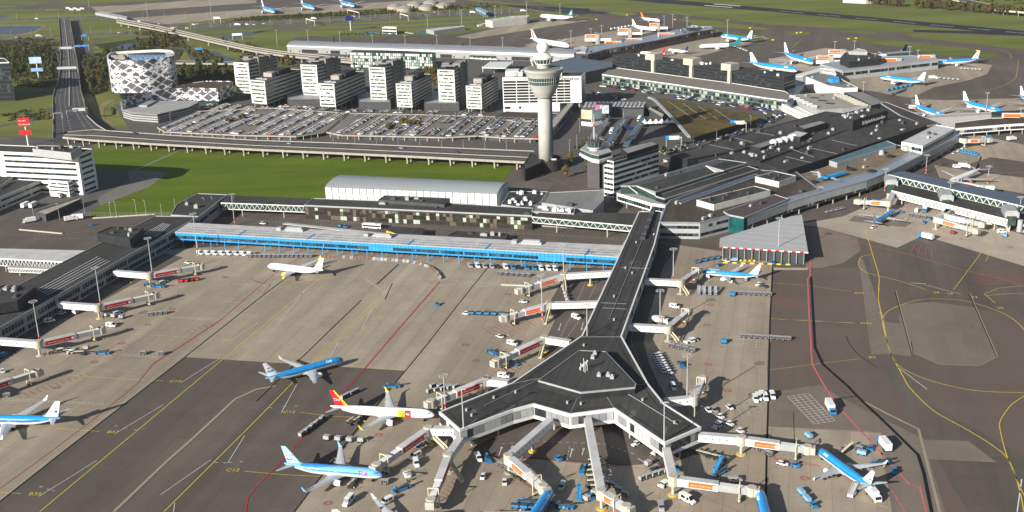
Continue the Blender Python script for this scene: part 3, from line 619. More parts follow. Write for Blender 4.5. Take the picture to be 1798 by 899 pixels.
building('plant_platform','row of white air handling units above the green glazed bridge','plant platform',[(938,362),(1010,366),(1008,376),(934,372)],9.4,0,wall=grey,roof=roofg,units=12,unitm=white)
building('site_cabins','black single-storey cabins with yellow windows beside the blue hall','cabin',[(677,401),(680,399),(745,402),(743,412),(700,409)],3.6,0,wall=black,storeys=None,bands=[(1,2.5)],pw=1.2,gap=2.5,glass=[yel,yel,dgrey])
building('catering_kiosk','black flat kiosk with a small white sign behind the blue hall','kiosk',[(787,414),(803,407),(893,412),(888,422),(830,420)],3.2,0,wall=black,roof=roofd,units=5)
t=tag(MB(),) if False else None
b=MB();b.prism(poly([(496,393),(502,391),(665,408),(660,412)],4),3.7,4.05)
for k in range(8):
 q=G(505+k*21,394+k*2.1,3.7);b.tube((q.x,q.y,0),(q.x,q.y,3.7),.12)
tag(b.build('shelter_canopy',roofw),'long pale shelter canopy on thin posts behind the blue hall','canopy')
q=G(720,360)
t=thing('warehouse','large white shed with ribbed grey roof standing by the green field','warehouse',(q.x,q.y,0))
SH=9.5
A,B_,C_,D_=G(602,307,SH),G(892,320,SH),G(872.5,341,SH),G(570,329,SH)
b=MB();b.prism([A,B_,C_,D_],0,SH-.1);b.build('wall',white,t)
b=MB();n=10;prev=None
for k in range(n+1):
 s=k/n;z=SH+2.2*math.sin(math.pi*s)**.8 if 0 < s < 1 else SH
 l,r=D_.lerp(A,s),C_.lerp(B_,s);l.z=r.z=z
 if prev:b.face([prev[0],prev[1],r,l])
 prev=(l,r)
bb=[(D_.lerp(A,k/n),SH+2.2*math.sin(math.pi*k/n)**.8 if 0 < k < n else SH) for k in range(n+1)]
for S,T in ((D_,A),(C_,B_)):b.face([(S.lerp(T,k/n).x,S.lerp(T,k/n).y,SH+(2.2*math.sin(math.pi*k/n)**.8 if 0 < k < n else 0)-.01) for k in range(n+1)][::(-1 if S is C_ else 1)])
ribm=mat('ribbed_roof_sheet',(.36,.38,.4),.5,.06,.2);b.build('roof',ribm,t)
b=MB()
for k in range(70):
 prev=None
 for s in range(0,11,1):
  u=s/10;z=SH+.06+(2.2*math.sin(math.pi*u)**.8 if 0 < s < 10 else 0);p=D_.lerp(A,u).lerp(C_.lerp(B_,u),(k+.5)/70);p.z=z
  if prev:b.beam(prev,p,.22,.08)
  prev=p
b.build('roof_seam',mat('seam_grey',(.24,.26,.28),.5,.05),t)
b=MB();d=(C_-D_).normalized();L=(C_-D_).length;nn=Vector((d.y,-d.x,0))*.12
for k in range(25):
 p=D_+d*L*k/24.01+nn;b.box(p.x,p.y,0,.3,.3,SH,math.atan2(d.y,d.x))
for k in (1,7,13):
 p,r=D_+d*L*k/24+nn,D_+d*L*(k-1)/24+nn;b.tube((p.x,p.y,SH-.5),(r.x,r.y,3),.1,4)
b.build('wall_post',dgrey,t)
LPH=9.4
lp=[(272,380),(350,381),(222,451),(0,576),(-130,655),(-190,610),(0,521),(32,502),(132,450),(225,404)]
t=building('pier_terminal','long straight pier with black roof and pale window band running off the left edge','pier terminal',lp,LPH,0,wall=lgrey,roof=roofd,bands=[(1,3.4),(5,7.8)],pw=2.4,gap=.5,wts=(7,2,1),parm=lgrey)
b=MB()
for k in range(5):
 a=G(200-k*3,434+k*0-k*1.5,LPH);a,c=G(64+k*5,510+k*2,LPH),G(172+k*5,451+k*2,LPH);b.beam(a+Vector((0,0,.12)),c+Vector((0,0,.12)),.5,.12)
 a,c=G(252+k*5,412+k*1,LPH),G(287+k*3,392+k*.6,LPH);b.beam(a+Vector((0,0,.12)),c+Vector((0,0,.12)),.5,.12)
b.build('roof_rib',roofw,t)
t['label']='long straight pier with black roof and pale window band running off the left edge'
building('roof_plant_box','black windowless box on the left pier roof, near the blue hall','plant room',[(170,410),(197,399),(252,401),(231,420),(228,431-10)],15.5,LPH+1.2,wall=black,roof=roofd,units=5)
building('roof_plant_box','black windowless box on the left pier roof, cut by the left edge of the picture','plant room',[(-40,522),(8,501),(62,505),(30,530),(-40,540)],15.5,LPH+1.2,wall=black,roof=roofd,units=6)
truss_bridge('footbridge','white-roofed glazed walkway running to the left edge above the left pier',(-30,452),(122,460),8.2,3.6,[(-30,436),(150,440)],roofm=roofw,pitch=2.4,glm=glassm)
t=truss_bridge('escape_stair_bridge','lattice steel gangway behind the left pier roof',(14,470),(92,473),4.6,2,[(16,466),(96,468)],roofm=grey,pitch=1.6,glm=glassd)
h1=HT(146,342,272)
building('office_block','white seven-storey office with dark window strips beside the green field','office block',[(-60,265),(0,267),(136,272.5),(163,262.5),(140,261),(-50,253)],h1,0,wall=white,storeys=7,band=.4,pw=3,gap=.08,wts=(7,2,0),margin=2.5)
building('office_penthouse','grey windowless plant storey on top of the white office at left','plant storey',[(57,262),(66,256),(143,258),(124,269.5)],h1+5,h1,wall=lgrey,units=6)
h2=HT(122,344,318)
building('office_annex','small white annex with window strips at the corner of the white office','office annex',[(84,317),(98,311),(135,314.5),(127.5,316),(119,320)],h2,0,wall=white,storeys=4,band=.4,pw=2)
building('cargo_shed','long low building with black roof and pale loading wall under the white office','cargo shed',[(-60,345),(60,308),(75,316),(0,347),(-60,370)],9,0,wall=offw,storeys=2,band=.35,pw=3)
building('cargo_shed','low dark-roofed building cut by the left edge, before the white office','cargo shed',[(-60,308),(-5,302),(35,303),(0,328),(-60,342)],11,0,wall=grey,units=4)
building('retaining_wall','long dark concrete wall running towards the green field','wall',[(62,373),(70,370),(140,347),(143,350),(80,378)],4.5,0,wall=dgrey,roof=conc)
h3=HT(12,170,104)
building('office_tower','dark glass tower with a white edge at the far left','office tower',[(-70,100),(8,103),(16,110),(-70,112)],h3,0,wall=black,storeys=9,band=.6,pw=3,wts=(8,2,0),parm=white)
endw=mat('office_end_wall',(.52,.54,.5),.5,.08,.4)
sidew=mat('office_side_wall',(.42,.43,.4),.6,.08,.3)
conct=mat('office_core_concrete',(.2,.19,.17),.8,.12,.3)
def office(label,TL,TR,FR,ground,zc,nst,tower):
 h=HT(ground[0],ground[1],TR[1]);a,c,d=G(*TL,h),G(*TR,h),G(*FR,h);e=d+(a-c)
 t=thing('office_block',label,'office block',((a.x+d.x)/2,(a.y+d.y)/2,0),group='office blocks behind the car park')
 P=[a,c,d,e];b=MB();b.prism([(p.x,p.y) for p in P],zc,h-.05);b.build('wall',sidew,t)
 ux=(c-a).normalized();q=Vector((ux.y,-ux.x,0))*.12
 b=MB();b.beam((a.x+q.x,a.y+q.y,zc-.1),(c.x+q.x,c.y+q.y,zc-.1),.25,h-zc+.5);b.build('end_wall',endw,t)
 H=(h-zc)/nst
 for k in range(nst):
  z0,z1=zc+H*k+H*.42,zc+H*k+H*.8;b=MB();p0,p1=a+q*2.2,c+q*2.2
  r=random.Random(hash(label) % 99+k);s,e_=(.06,.94) if r.random() < .55 else (r.uniform(.06,.4),r.uniform(.7,.95))
  panes(b,p0.lerp(p1,s),p0.lerp(p1,e_),z0,z1,1.4,.12,.05,(6,3,2),margin=.1)
  if b.f:b.build('window_row',GL,t)
  b=MB();panes(b,c,d,z0-.1,z1+.1,3.0,.05,.06,(8,2,0),margin=.3);b.build('window_row',GL,t)
  b=MB();panes(b,e,a,z0-.1,z1+.1,3.0,.05,.06,(8,2,0),margin=.3);b.build('window_row',GL,t)
 b=MB();I=inset([(p.x,p.y) for p in P] if area2(P) > 0 else [(p.x,p.y) for p in P[::-1]],.3);b.prism(I,h-.04,h+.1);b.build('roof',roofd,t)
 b=MB();
 for s,e_ in ((a,c),(c,d),(d,e),(e,a)):b.beam((s.x,s.y,h-.06),(e_.x,e_.y,h-.06),.35,.75)
 b.build('parapet',grey,t)
 v=d-c;v_=v.normalized()
 for k in range(6):
  for (s,o) in ((a,ux*1.5),(c,-ux*1.5)):
   p=s+v*(k+.3)/6.2+o;b=MB();b.tube((p.x-ux.x*.5,p.y,0),(p.x+(ux.x*.8 if k % 2 else -.3),p.y,zc+.1),.55,6);b.build('column',conc,t)
 ctr=a.lerp(c,.5)+v*.55
 b=MB();b.box(ctr.x,ctr.y,0,(c-a).length*.6,v.length*.5,zc,math.atan2(ux.y,ux.x));b.build('ground_floor',glassd,t)
 an=math.atan2(v.y,v.x)
 if tower:
  W_=(c-a).length
  for (s,o,ll) in ((.42,.36,.16),(.62,.3,.12),(.42,-.28,.2),(.8,.36,.12)):
   p=a.lerp(c,.5)+v*s+ux*W_*o;b=MB();b.box(p.x,p.y,0,v.length*ll,W_*.42,h+4.5,an);b.build('stair_tower',conct,t)
  p=a.lerp(c,.5)+v*.6;b=MB();b.box(p.x,p.y,h,v.length*.55,W_*.9,3.2,an,0);b.build('plant_storey',dgrey,t)
  p=a.lerp(c,.5)+v*.3;b=MB();b.box(p.x,p.y,h+2.6,v.length*.28,W_*.8,.35,an,0);b.build('plant_canopy',lgrey,t)
 else:
  p=a.lerp(c,.5)+v*.62;b=MB();b.box(p.x,p.y,h,v.length*.34,(c-a).length*.62,5,an);b.build('plant_storey',black,t)
  p=a.lerp(c,.4)+v*.38;b=MB();b.box(p.x,p.y,h,v.length*.12,(c-a).length*.5,4.2,an);b.build('lift_house',conc,t)
  for k in range(5):
   p=a.lerp(c,.2+.15*k)+v*.12;b=MB();b.box(p.x,p.y,h+.1,2,2.4,1+.3*(k % 3),an);b.build('rooftop_unit',lgrey,t)
names=['first from the left','second from the left','third from the left','last on the right']
for k,a in enumerate([((410,110),(436,111),(486,101.5),(439,176)),((527.5,114),(556,115),(598,104),(562,180)),((647.5,118.7),(676,119.7),(711,107.5),(681,188)),((768,123),(797.5,124),(821,111.5),(801,192))]):
 office('tall pale-ended office tower, '+names[k]+' of four',a[0],a[1],a[2],a[3],7,9,True)
for k,a in enumerate([((439,141),(465,143),(527,123),(469,192)),((559.4,147),(586.9,148.3),(640,126.5),(593,197)),((695,147.6),(722,148.6),(757,131),(727,198)),((818,151.4),(845,152.8),(874,136),(848,201))]):
 office('lower office block before the towers, '+names[k]+' of four',a[0],a[1],a[2],a[3],5,6 if k < 2 else 7,False)
for k,p in enumerate([[(500,160),(560,160),(566,175),(505,176)],[(625,160),(680,162),(686,180),(630,180)],[(740,158),(800,160),(806,182),(745,182)]]):
 building('link_building','dark low link between office blocks, '+['left one','middle one','right one'][k],'link building',p,7,0,wall=dgrey,roof=grey,group='links between the office blocks')
hh=HT(884,197,136)
a,c,d,e=G(882,136,hh),G(1020.5,133.5,hh),G(1027,127,hh),G(896,129,hh)
t=thing('hotel','broad white hotel slab with eight dark window strips behind the tall control tower','hotel',((a.x+c.x)/2,(a.y+c.y)/2,0))
s=(c-a);L=s.length;s.normalize();q=Vector((s.y,-s.x,0))
z1=hh*.24
b=MB();b.prism([(p.x,p.y) for p in (a,c,d,e)],z1,hh);k=a+s*L*.72;k2=e+(d-e)*.72
b.prism([(a.x,a.y),(k.x,k.y),(k2.x,k2.y),(e.x,e.y)],0,z1);b.build('wall',white,t)
b=MB();b.prism(inset([(p.x,p.y) for p in (a,c,d,e)],.6),hh,hh+.1);b.build('roof',roofd,t)
for k in range(8):
 z=hh*(.9-k*.082)-2.0;b=MB()
 for (u0,u1) in ((.01,.17),(.18,.33),(.34,.5),(.51,.68),(.69,.78),(.785,.86)):
  p,r=a+s*L*u0+q*.08,a+s*L*u1+q*.08;b.face([(p.x,p.y,z),(r.x,r.y,z),(r.x,r.y,z+1.9),(p.x,p.y,z+1.9)],0)
 p,r=c.lerp(d,.1)+s*.08,c.lerp(d,.9)+s*.08;b.face([(p.x,p.y,z),(r.x,r.y,z),(r.x,r.y,z+1.9),(p.x,p.y,z+1.9)],0)
 b.build('window_row',glassd,t)
b=MB()
for (u0,u1) in ((.02,.09),(.2,.23),(.5,.55),(.57,.6)):
 p,r=a+s*L*u0+q*.08,a+s*L*u1+q*.08;b.face([(p.x,p.y,3),(r.x,r.y,3),(r.x,r.y,5.2),(p.x,p.y,5.2)])
b.build('window_row',glassd,t)
for u in (.83,.97):
 p=a+s*L*u-q*3;b=MB();b.box(p.x,p.y,0,1.6,1.6,z1,0);b.build('column',conc,t)
for u,w_,h_ in ((.08,12,5),(.16,8,4),(.4,10,3),(.62,14,4)):
 p=a.lerp(e,.5)+s*L*u;b=MB();b.box(p.x,p.y,hh+.1,w_,(e-a).length*.6,h_,math.atan2(s.y,s.x));b.build('rooftop_unit',white,t)
def wall_text(name,txt,origin,dirv,size,m,parent,ext=.06,align='LEFT',slant=0,up=None):
 """raised lettering on a vertical face; origin = lower left corner"""
 cu=bpy.data.curves.new('t','FONT');cu.body=txt;cu.size=size;cu.align_x=align;cu.extrude=ext;cu.resolution_u=2;cu.shear=slant
 to=bpy.data.objects.new('t',cu);COL.objects.link(to);dg=bpy.context.evaluated_depsgraph_get();me=bpy.data.meshes.new_from_object(to.evaluated_get(dg));bpy.data.objects.remove(to)
 dx=Vector(dirv).normalized();uz=Vector((0,0,1)) if up is None else up;nz=dx.cross(uz)
 M=Matrix((dx,uz,nz)).transposed().to_4x4();M.translation=Vector(origin);me.transform(M);me.materials.clear();me.materials.append(m)
 if parent is not None and parent.get('_w'):me.transform(Matrix.Translation(-parent.location))
 o=bpy.data.objects.new(name,me);COL.objects.link(o)
 if parent is not None:o.parent=parent
 return o
p=a+s*L*.728+q*.3;wall_text('sign_lettering','Sheraton',(p.x,p.y,hh-3.6),s,4.9,black,t)
building('hotel_podium','low terrace with brown roof at the foot of the white hotel','podium',[(868,204),(890,196),(985,200),(952,214),(870,210)],4,0,wall=conc,roof=roofb)
building('parking_ramp_building','narrow ramp building with panels of posters between hotel and tower','ramp building',[(955,224),(1006,174),(1013,174),(975,222),(958,236)],7,0,wall=lgrey,roof=conc,storeys=1,band=.5,pw=6)
def diamonds(name):
 m=bpy.data.materials.new(name);m.use_nodes=True;n=m.node_tree.nodes;l=m.node_tree.links;b_=n['Principled BSDF'];b_.inputs['Roughness'].default_value=.45
 uv=n.new('ShaderNodeUVMap');outs=[]
 for cell,thr,off in ((6.4,.74,0),(2.13,.5,0),(1.2,.01,5)):
  mp=n.new('ShaderNodeMapping');mp.inputs['Rotation'].default_value=(0,0,rad(45));mp.inputs['Scale'].default_value=(.72/cell,1.15/cell,1);mp.inputs['Location'].default_value=(off,off*.7,0)
  l.new(uv.outputs[0],mp.inputs[0]);fl=n.new('ShaderNodeVectorMath');fl.operation='FLOOR';l.new(mp.outputs[0],fl.inputs[0])
  wn=n.new('ShaderNodeTexWhiteNoise');wn.noise_dimensions='2D';l.new(fl.outputs[0],wn.inputs[0])
  fr=n.new('ShaderNodeVectorMath');fr.operation='SUBTRACT';l.new(mp.outputs[0],fr.inputs[0]);l.new(fl.outputs[0],fr.inputs[1]);f2=n.new('ShaderNodeVectorMath');f2.operation='SUBTRACT';f2.inputs[1].default_value=(.5,.5,0);l.new(fr.outputs[0],f2.inputs[0]);f3=n.new('ShaderNodeVectorMath');f3.operation='ABSOLUTE';l.new(f2.outputs[0],f3.inputs[0])
  sx_=n.new('ShaderNodeSeparateXYZ');l.new(f3.outputs[0],sx_.inputs[0]);mm_=n.new('ShaderNodeMath');mm_.operation='MAXIMUM';l.new(sx_.outputs[0],mm_.inputs[0]);l.new(sx_.outputs[1],mm_.inputs[1])
  rr_=n.new('ShaderNodeMapRange');rr_.inputs[1].default_value=1-thr;rr_.inputs[2].default_value=1;rr_.inputs[3].default_value=.22;rr_.inputs[4].default_value=.5;l.new(wn.outputs[0],rr_.inputs[0])
  g0=n.new('ShaderNodeMath');g0.operation='LESS_THAN';l.new(mm_.outputs[0],g0.inputs[0]);l.new(rr_.outputs[0],g0.inputs[1])
  g=n.new('ShaderNodeMath');g.operation='GREATER_THAN';g.inputs[1].default_value=1-thr;l.new(wn.outputs[0],g.inputs[0]);g4=n.new('ShaderNodeMath');g4.operation='MULTIPLY';l.new(g.outputs[0],g4.inputs[0]);l.new(g0.outputs[0],g4.inputs[1]);outs.append(g4.outputs[0])
 mx=n.new('ShaderNodeMath');mx.operation='MAXIMUM';l.new(outs[0],mx.inputs[0]);l.new(outs[1],mx.inputs[1]);m2=n.new('ShaderNodeMath');m2.operation='MAXIMUM';l.new(mx.outputs[0],m2.inputs[0]);l.new(outs[2],m2.inputs[1])
 c=n.new('ShaderNodeMix');c.data_type='RGBA';c.inputs[6].default_value=(.68,.68,.71,1);c.inputs[7].default_value=(.07,.075,.09,1);l.new(m2.outputs[0],c.inputs[0]);l.new(c.outputs[2],b_.inputs['Base Color']);return m
dm=diamonds('diamond_facade')
def uvwall(name,P,z0,z1,m,parent):
 """closed wall ring with uv = (distance along, height)"""
 if area2(P) < 0:P=P[::-1]
 me=bpy.data.meshes.new(name);n=len(P);v=[(*p,z0) for p in P]+[(*p,z1) for p in P];f=[(i,(i+1) % n,n+(i+1) % n,n+i) for i in range(n)]
 me.from_pydata(v,[],f);uv=me.uv_layers.new(name='UVMap');s=0;k=0
 for i in range(n):
  e=math.dist(P[i],P[(i+1) % n])
  for u,w_ in ((s,z0),(s+e,z0),(s+e,z1),(s,z1)):uv.data[k].uv=(u,w_);k +=1
  s +=e
 me.materials.append(m);me.transform(Matrix.Translation(-parent.location));o=bpy.data.objects.new(name,me);COL.objects.link(o);o.parent=parent;return o
Hh=HT(204,176,107)
top=smooth_px([(188,100),(193,107.5),(220,108),(250,107),(280,103.5),(302,100.5),(306.5,96),(302,90.5),(285,89),(270,89),(240,90.5),(213,92),(196,94)],4,True)
HP=[(q.x,q.y) for q in poly(top,Hh)]
ctr=Vector((sum(p[0] for p in HP)/len(HP),sum(p[1] for p in HP)/len(HP),0))
t=thing('hotel','rounded white hotel covered in a pattern of dark diamonds','hotel',tuple(ctr))
if area2(HP) < 0:HP=HP[::-1]
uvwall('facade',HP,8.5,Hh+1.2,dm,t)
b=MB();b.prism(HP,7.6,8.5);b.prism(inset(HP,.02),Hh-1.6,Hh-1.4);b.build('roof',roofd,t)
b=MB();O=inset(HP,-.05);I=inset(HP,1.3)
for i in range(len(HP)):
 j=(i+1) % len(HP);b.face([(*O[i],Hh+1.25),(*O[j],Hh+1.25),(*I[j],Hh+1.25),(*I[i],Hh+1.25)]);b.face([(*I[j],Hh-1.5),(*I[i],Hh-1.5),(*I[i],Hh+1.25),(*I[j],Hh+1.25)])
b.build('parapet',white,t)
b=MB();
for k in range(7):
 a_,c_=G(226+k*9,97.5,Hh),G(232+k*9,103-k*.5,Hh);b.prism([(a_.x,a_.y),(a_.x+5.6,a_.y),(c_.x+5.6,c_.y),(c_.x,c_.y)],Hh-1.4,Hh+.8)
b.build('skylight',mat('blue_skylight',(.12,.24,.42),.15,.15,.4,spec=.8),t)
for (x,y) in ((200,99),(206,101),(212,98),(214,102),(220,97),(296,94),(298,99)):
 q=G(x,y,Hh);b=MB();b.box(q.x,q.y,Hh-1.4,6,4,2.6,.3);b.build('rooftop_unit',cream,t)
b=MB();b.prism([(ctr.x+(p[0]-ctr.x)*.8,ctr.y+(p[1]-ctr.y)*.8) for p in HP],0,7.6);b.build('ground_floor',glassd,t)
ph=HT(382,186,157)
pod=[(q.x,q.y) for q in poly([(214,178),(232,170),(262,163),(300,157.5),(330,155),(382,156.5),(409,147),(407,143.5),(360,143),(330,147),(311,152),(280,160),(222,170)],ph)]
if area2(pod) < 0:pod=pod[::-1]
q=G(330,175)
t=thing('conference_wing','low wing with brown roof and diamond-patterned white walls beside the patterned hotel','hotel wing',(q.x,q.y,0))
uvwall('facade',pod,4.4,ph+.7,dm,t)
b=MB();b.prism(inset(pod,.1),ph-.4,ph-.1);b.prism(pod,4.0,4.4);b.build('roof',mat('sedum_roof_brown',(.085,.062,.036),.95,.3,.06),t)
b=MB();b.prism(inset(pod,3),0,4.1);b.build('ground_floor',glassg,t)
gh=HT(276,216,200)
P=[(q.x,q.y) for q in poly([(211,178),(350,176.5),(348,180),(332,188),(276,200.5),(233,197.5),(215,192)],gh)]
if area2(P) < 0:P=P[::-1]
q=G(275,205)
t=thing('parking_garage','open multi-storey garage with pale concrete decks before the patterned hotel','parking garage',(q.x,q.y,0))
for k in range(4):
 z=gh*(k+1)/4;b=MB();b.prism(P,z-1.5,z-.2);b.build('deck',roofg if k==3 else lgrey,t)
b=MB();b.prism(inset(P,1.2),0,gh-1);b.build('core',black,t)
b=MB();b.prism(inset(P,.3),gh-.2,gh-.05);b.build('roof_deck',mat('pale_deck',(.32,.32,.31),.8,.12,.1),t)
b=MB();b.prism(inset(poly([(238,180),(275,179),(258,188),(240,187)],gh),.1),gh-.05,gh+1.5);b.build('ramp_wall',grey,t)
def deck(label,px,z,group='raised car park decks before the office blocks'):
 P=[(q.x,q.y) for q in poly(px,z)]
 if area2(P) < 0:P=P[::-1]
 c=(sum(p[0] for p in P)/len(P),sum(p[1] for p in P)/len(P))
 t=thing('car_park_deck',label,'car park deck',(*c,0),group=group)
 b=MB();b.prism(P,z-.5,z);b.build('slab',deckm,t)
 b=MB()
 for i in range(len(P)):
  j=(i+1) % len(P);b.beam((*P[i],z-.6),(*P[j],z-.6),.3,1.2)
 b.build('parapet',conc,t)
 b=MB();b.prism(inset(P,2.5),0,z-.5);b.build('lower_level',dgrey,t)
 n=0
 for i in range(len(P)):
  a,c=Vector(P[i]),Vector(P[(i+1) % len(P)]);k=int((c-a).length/10)
  for q in range(k):
   if n > 60:break
   p=a.lerp(c,(q+.5)/k);b=MB();b.box(p.x,p.y,0,.5,.5,z-.5,GA);b.build('column',cream,t);n +=1
DZ=3.6
deck('widest raised car park deck at the left, before the first office blocks',[(276,224),(345,196),(470,190),(610,199),(570,232),(520,240),(420,238),(290,232)],DZ)
deck('middle raised car park deck with dense rows of cars',[(573,232.5),(613,199.5),(740,202),(872,205.5),(838,239),(780,242),(700,240),(600,238)],DZ)
deck('raised car park deck nearest the control tower',[(840,239),(874,206),(952,210),(958,228),(944,244),(890,243)],DZ)
oh=HT(1082,347,281)
a,c,d=G(1060,279,oh),G(1077,282,oh),G(1157,258.5,oh);e=d+(a-c)
t=building('office_block','white six-storey office with dark strips attached to the old dark control tower','office block',None,oh,0,wall=white,storeys=7,band=.48,pw=2.4,gap=.15,wts=(8,2,1),world=[a,c,d,e],parm=dgrey,margin=.3,units=0)
aa,cc=G(1083,262,oh+5),G(1160,245,oh+5)
building('roof_storey','slim dark roof storey with pale lid above the white office','roof storey',[(1090,262),(1101,271),(1156,254),(1144,248)],oh+3,oh,wall=black,roof=roofg)
q=G(1044,331,0);th=HT(1044,334,271)
t=thing('old_control_tower','old dark-shafted control tower with white saucer deck and glazed cab','control tower',(q.x,q.y,0))
b=MB();b.box(q.x,q.y+3,0,8.5,6,th,rad(-14));b.build('shaft',mat('brown_grey_cladding',(.09,.085,.09),.5,.1,.3),t)
b=MB();b.box(q.x+6.5,q.y+3.5,0,3,4,th,rad(-14));b.build('stair_shaft',mat('stair_glass',(.05,.06,.06),.3,.5,.5),t)
hx=[G(*p,th+1.5) for p in ((1017,270),(1036,279),(1052,282),(1076,275),(1065,263),(1030,260))]
b=MB();b.prism(inset([(p.x,p.y) for p in hx][::(1 if area2(hx) > 0 else -1)],1.5),th-1,th+.4);b.prism(hx,th+.4,th+1.8);b.build('deck',white,t)
hi=inset([(p.x,p.y) for p in hx][::(1 if area2(hx) > 0 else -1)],1.2)
b=MB();b.prism(hi,th+1.8,th+4.4);b.build('lounge_glass',glassg,t)
b=MB();b.prism(inset(hi,-.6),th+4.4,th+5);b.build('deck_roof',lgrey,t)
cx_,cy_=(hi[0][0]+hi[3][0])/2-1,(hi[0][1]+hi[3][1])/2+1
b=MB();b.lathe(cx_,cy_,[(3.2,th+5),(3.2,th+6.2),(4.6,th+6.6),(4.9,th+7.4)],12);b.build('cab_base',white,t)
b=MB();b.lathe(cx_,cy_,[(4.7,th+7.4),(5.6,th+11)],12,mf=lambda i,j:0);b.build('cab_glass',glassg,t)
b=MB();b.lathe(cx_,cy_,[(5.8,th+11),(5.8,th+11.6),(4.6,th+12),(.5,th+12.2)],12);b.build('cab_roof',dgrey,t)
b=MB()
for k in range(12):
 an=k*6.283/12;b.tube((cx_+4.75*math.cos(an),cy_+4.75*math.sin(an),th+7.4),(cx_+5.65*math.cos(an),cy_+5.65*math.sin(an),th+11),.12,4)
for k in range(7):b.tube((cx_+4*math.cos(k),cy_+4*math.sin(k),th+12),(cx_+4*math.cos(k),cy_+4*math.sin(k),th+14+k % 3),.1,4)
b.build('mullion',steel,t)
b=MB();b.tube((cx_,cy_,th+12),(cx_,cy_,th+22),.35,8,0,.3);b.tube((cx_,cy_,th+22),(cx_,cy_,th+30),.22,8,0,.1);b.build('mast',white,t)
b=MB();b.tube((cx_,cy_,th+21),(cx_,cy_,th+23),.38,8);b.build('mast_band',redp,t)
q=G(958.5,297,0);tx,ty=q.x,q.y
def zt(y):return HT(958,297,y)
Z={k:zt(k) for k in (288,169,161,147,133,123,116,111,103,94,90,78)}
t=thing('control_tower','tall round concrete control tower with wide drum, glazed cab and white radome','control tower',(tx,ty,0))
tcon=mat('tower_concrete',(.39,.395,.375),.7,.06,.15)
b=MB();b.lathe(tx,ty,[(5.1,0),(4.9,Z[169])],32);b.build('shaft',tcon,t,smooth=True)
b=MB();b.box(tx+4.6,ty+1.2,0,2.6,4,Z[169],0);b.build('lift_shaft',mat('lift_glass',(.14,.16,.19),.3,.3,.2),t)
b=MB();b.lathe(tx,ty,[(5,Z[169]-1),(6.6,Z[169]),(8.8,Z[161]+.5),(11.0,Z[147]-.4),(11.2,Z[147])],40);b.build('lower_drum',tcon,t)
b=MB();b.lathe(tx,ty,[(11.0,Z[147]),(12.1,Z[133])],40);b.build('drum_glass',glassg,t)
b=MB()
for k in range(40):
 an=k*6.2832/40;b.tube((tx+11.1*math.cos(an),ty+11.1*math.sin(an),Z[147]),(tx+12.2*math.cos(an),ty+12.2*math.sin(an),Z[133]),.16,4)
for zz,rr in ((Z[147],11.25),((Z[147]+Z[133])/2,11.7),(Z[133],12.3)):b.lathe(tx,ty,[(rr,zz-.2),(rr,zz+.2)],40)
b.build('drum_mullion',tcon,t)
b=MB();b.lathe(tx,ty,[(12.3,Z[133]),(14.3,Z[123]),(14.5,Z[123]+1.2),(12.0,Z[123]+1.2),(11.6,Z[123]+.2),(5,Z[123]+.1)],40);b.build('upper_drum',tcon,t)
b=MB();b.lathe(tx,ty,[(11.9,Z[123]+.3),(12.1,Z[116]-1.5),(10.5,Z[116]-1.3),(3,Z[116]-1.2)],32);b.build('drum_roof',mat('tower_roof',(.2,.19,.17),.8,.15),t)
for k in range(22):
 an=k*.2856;b=MB()
b=MB()
for k in range(80):
 an=k*6.2832/80
 b.tube((tx+12.33*math.cos(an),ty+12.33*math.sin(an),Z[133]+.5),(tx+14.25*math.cos(an),ty+14.25*math.sin(an),Z[123]-.3),.07,3)
b.build('panel_joint',mat('drum_joint_grey',(.3,.29,.25),.9,0),t)  # thin darker grey strips along the drum's panel joints
b=MB();b.lathe(tx,ty,[(4.6,Z[116]-2),(4.8,Z[111])],24);b.build('cab_neck',tcon,t)
b=MB();b.lathe(tx,ty,[(5.6,Z[111]),(7.0,Z[103])],16);b.build('cab_glass',glassg,t)
b=MB()
for k in range(16):
 an=k*6.2832/16;b.tube((tx+5.65*math.cos(an),ty+5.65*math.sin(an),Z[111]),(tx+7.05*math.cos(an),ty+7.05*math.sin(an),Z[103]),.2,4)
b.lathe(tx,ty,[(5.8,Z[111]-.4),(5.8,Z[111]+.2)],16);b.build('cab_mullion',white,t)
b=MB();b.lathe(tx,ty,[(7.2,Z[103]),(7.5,Z[103]+1.3),(6.2,Z[94]-1.5),(4.4,Z[94]),(3.6,Z[94]+.6)],16);b.build('cab_roof',mat('cab_roof_white',(.62,.61,.56),.5,.06),t)
zr=Z[94]+.3+4.1;b=MB();prof=[(4.5*math.cos(k*math.pi/16-math.pi/2),zr+4.5*math.sin(k*math.pi/16-math.pi/2)) for k in range(1,16)];b.lathe(tx,ty,prof,24);b.build('radome',mat('radome_white',(.7,.7,.68),.6,.05),t)
b=MB();b.lathe(tx,ty,[(.4,zr+4.3),(.4,zr+5.6),(.1,zr+5.8)],8)
for k in range(9):
 an=2.2+k*.12;b.tube((tx+8*math.cos(an),ty+8*math.sin(an),Z[116]),(tx+9.5*math.cos(an),ty+9.5*math.sin(an),Z[116]+5),.1,4)
b.build('antenna',white,t)
b=MB();zz=Z[288]+4;b.box(tx+6,ty-4,zz,3.5,2.5,.8);b.build('access_hatch',white,t)
b=MB();ring=[]
for (r,z) in ((12.5,0),(12.5,8),(11.6,8),(11.6,4),(5,4)):ring.append((r,z))
b.lathe(tx,ty+2,ring,28,caps=False);tag(b.build('tower_base_building',mat('dark_brown_cladding',(.045,.04,.042),.5,.1)),'round dark brown building around the foot of the tall control tower','base building')
building('tower_annex','black wedge-shaped annex left of the tall control tower base','annex',[(917,292),(933,270),(953,276),(950,286),(922,299)],8.5,0,wall=black,roof=roofd)
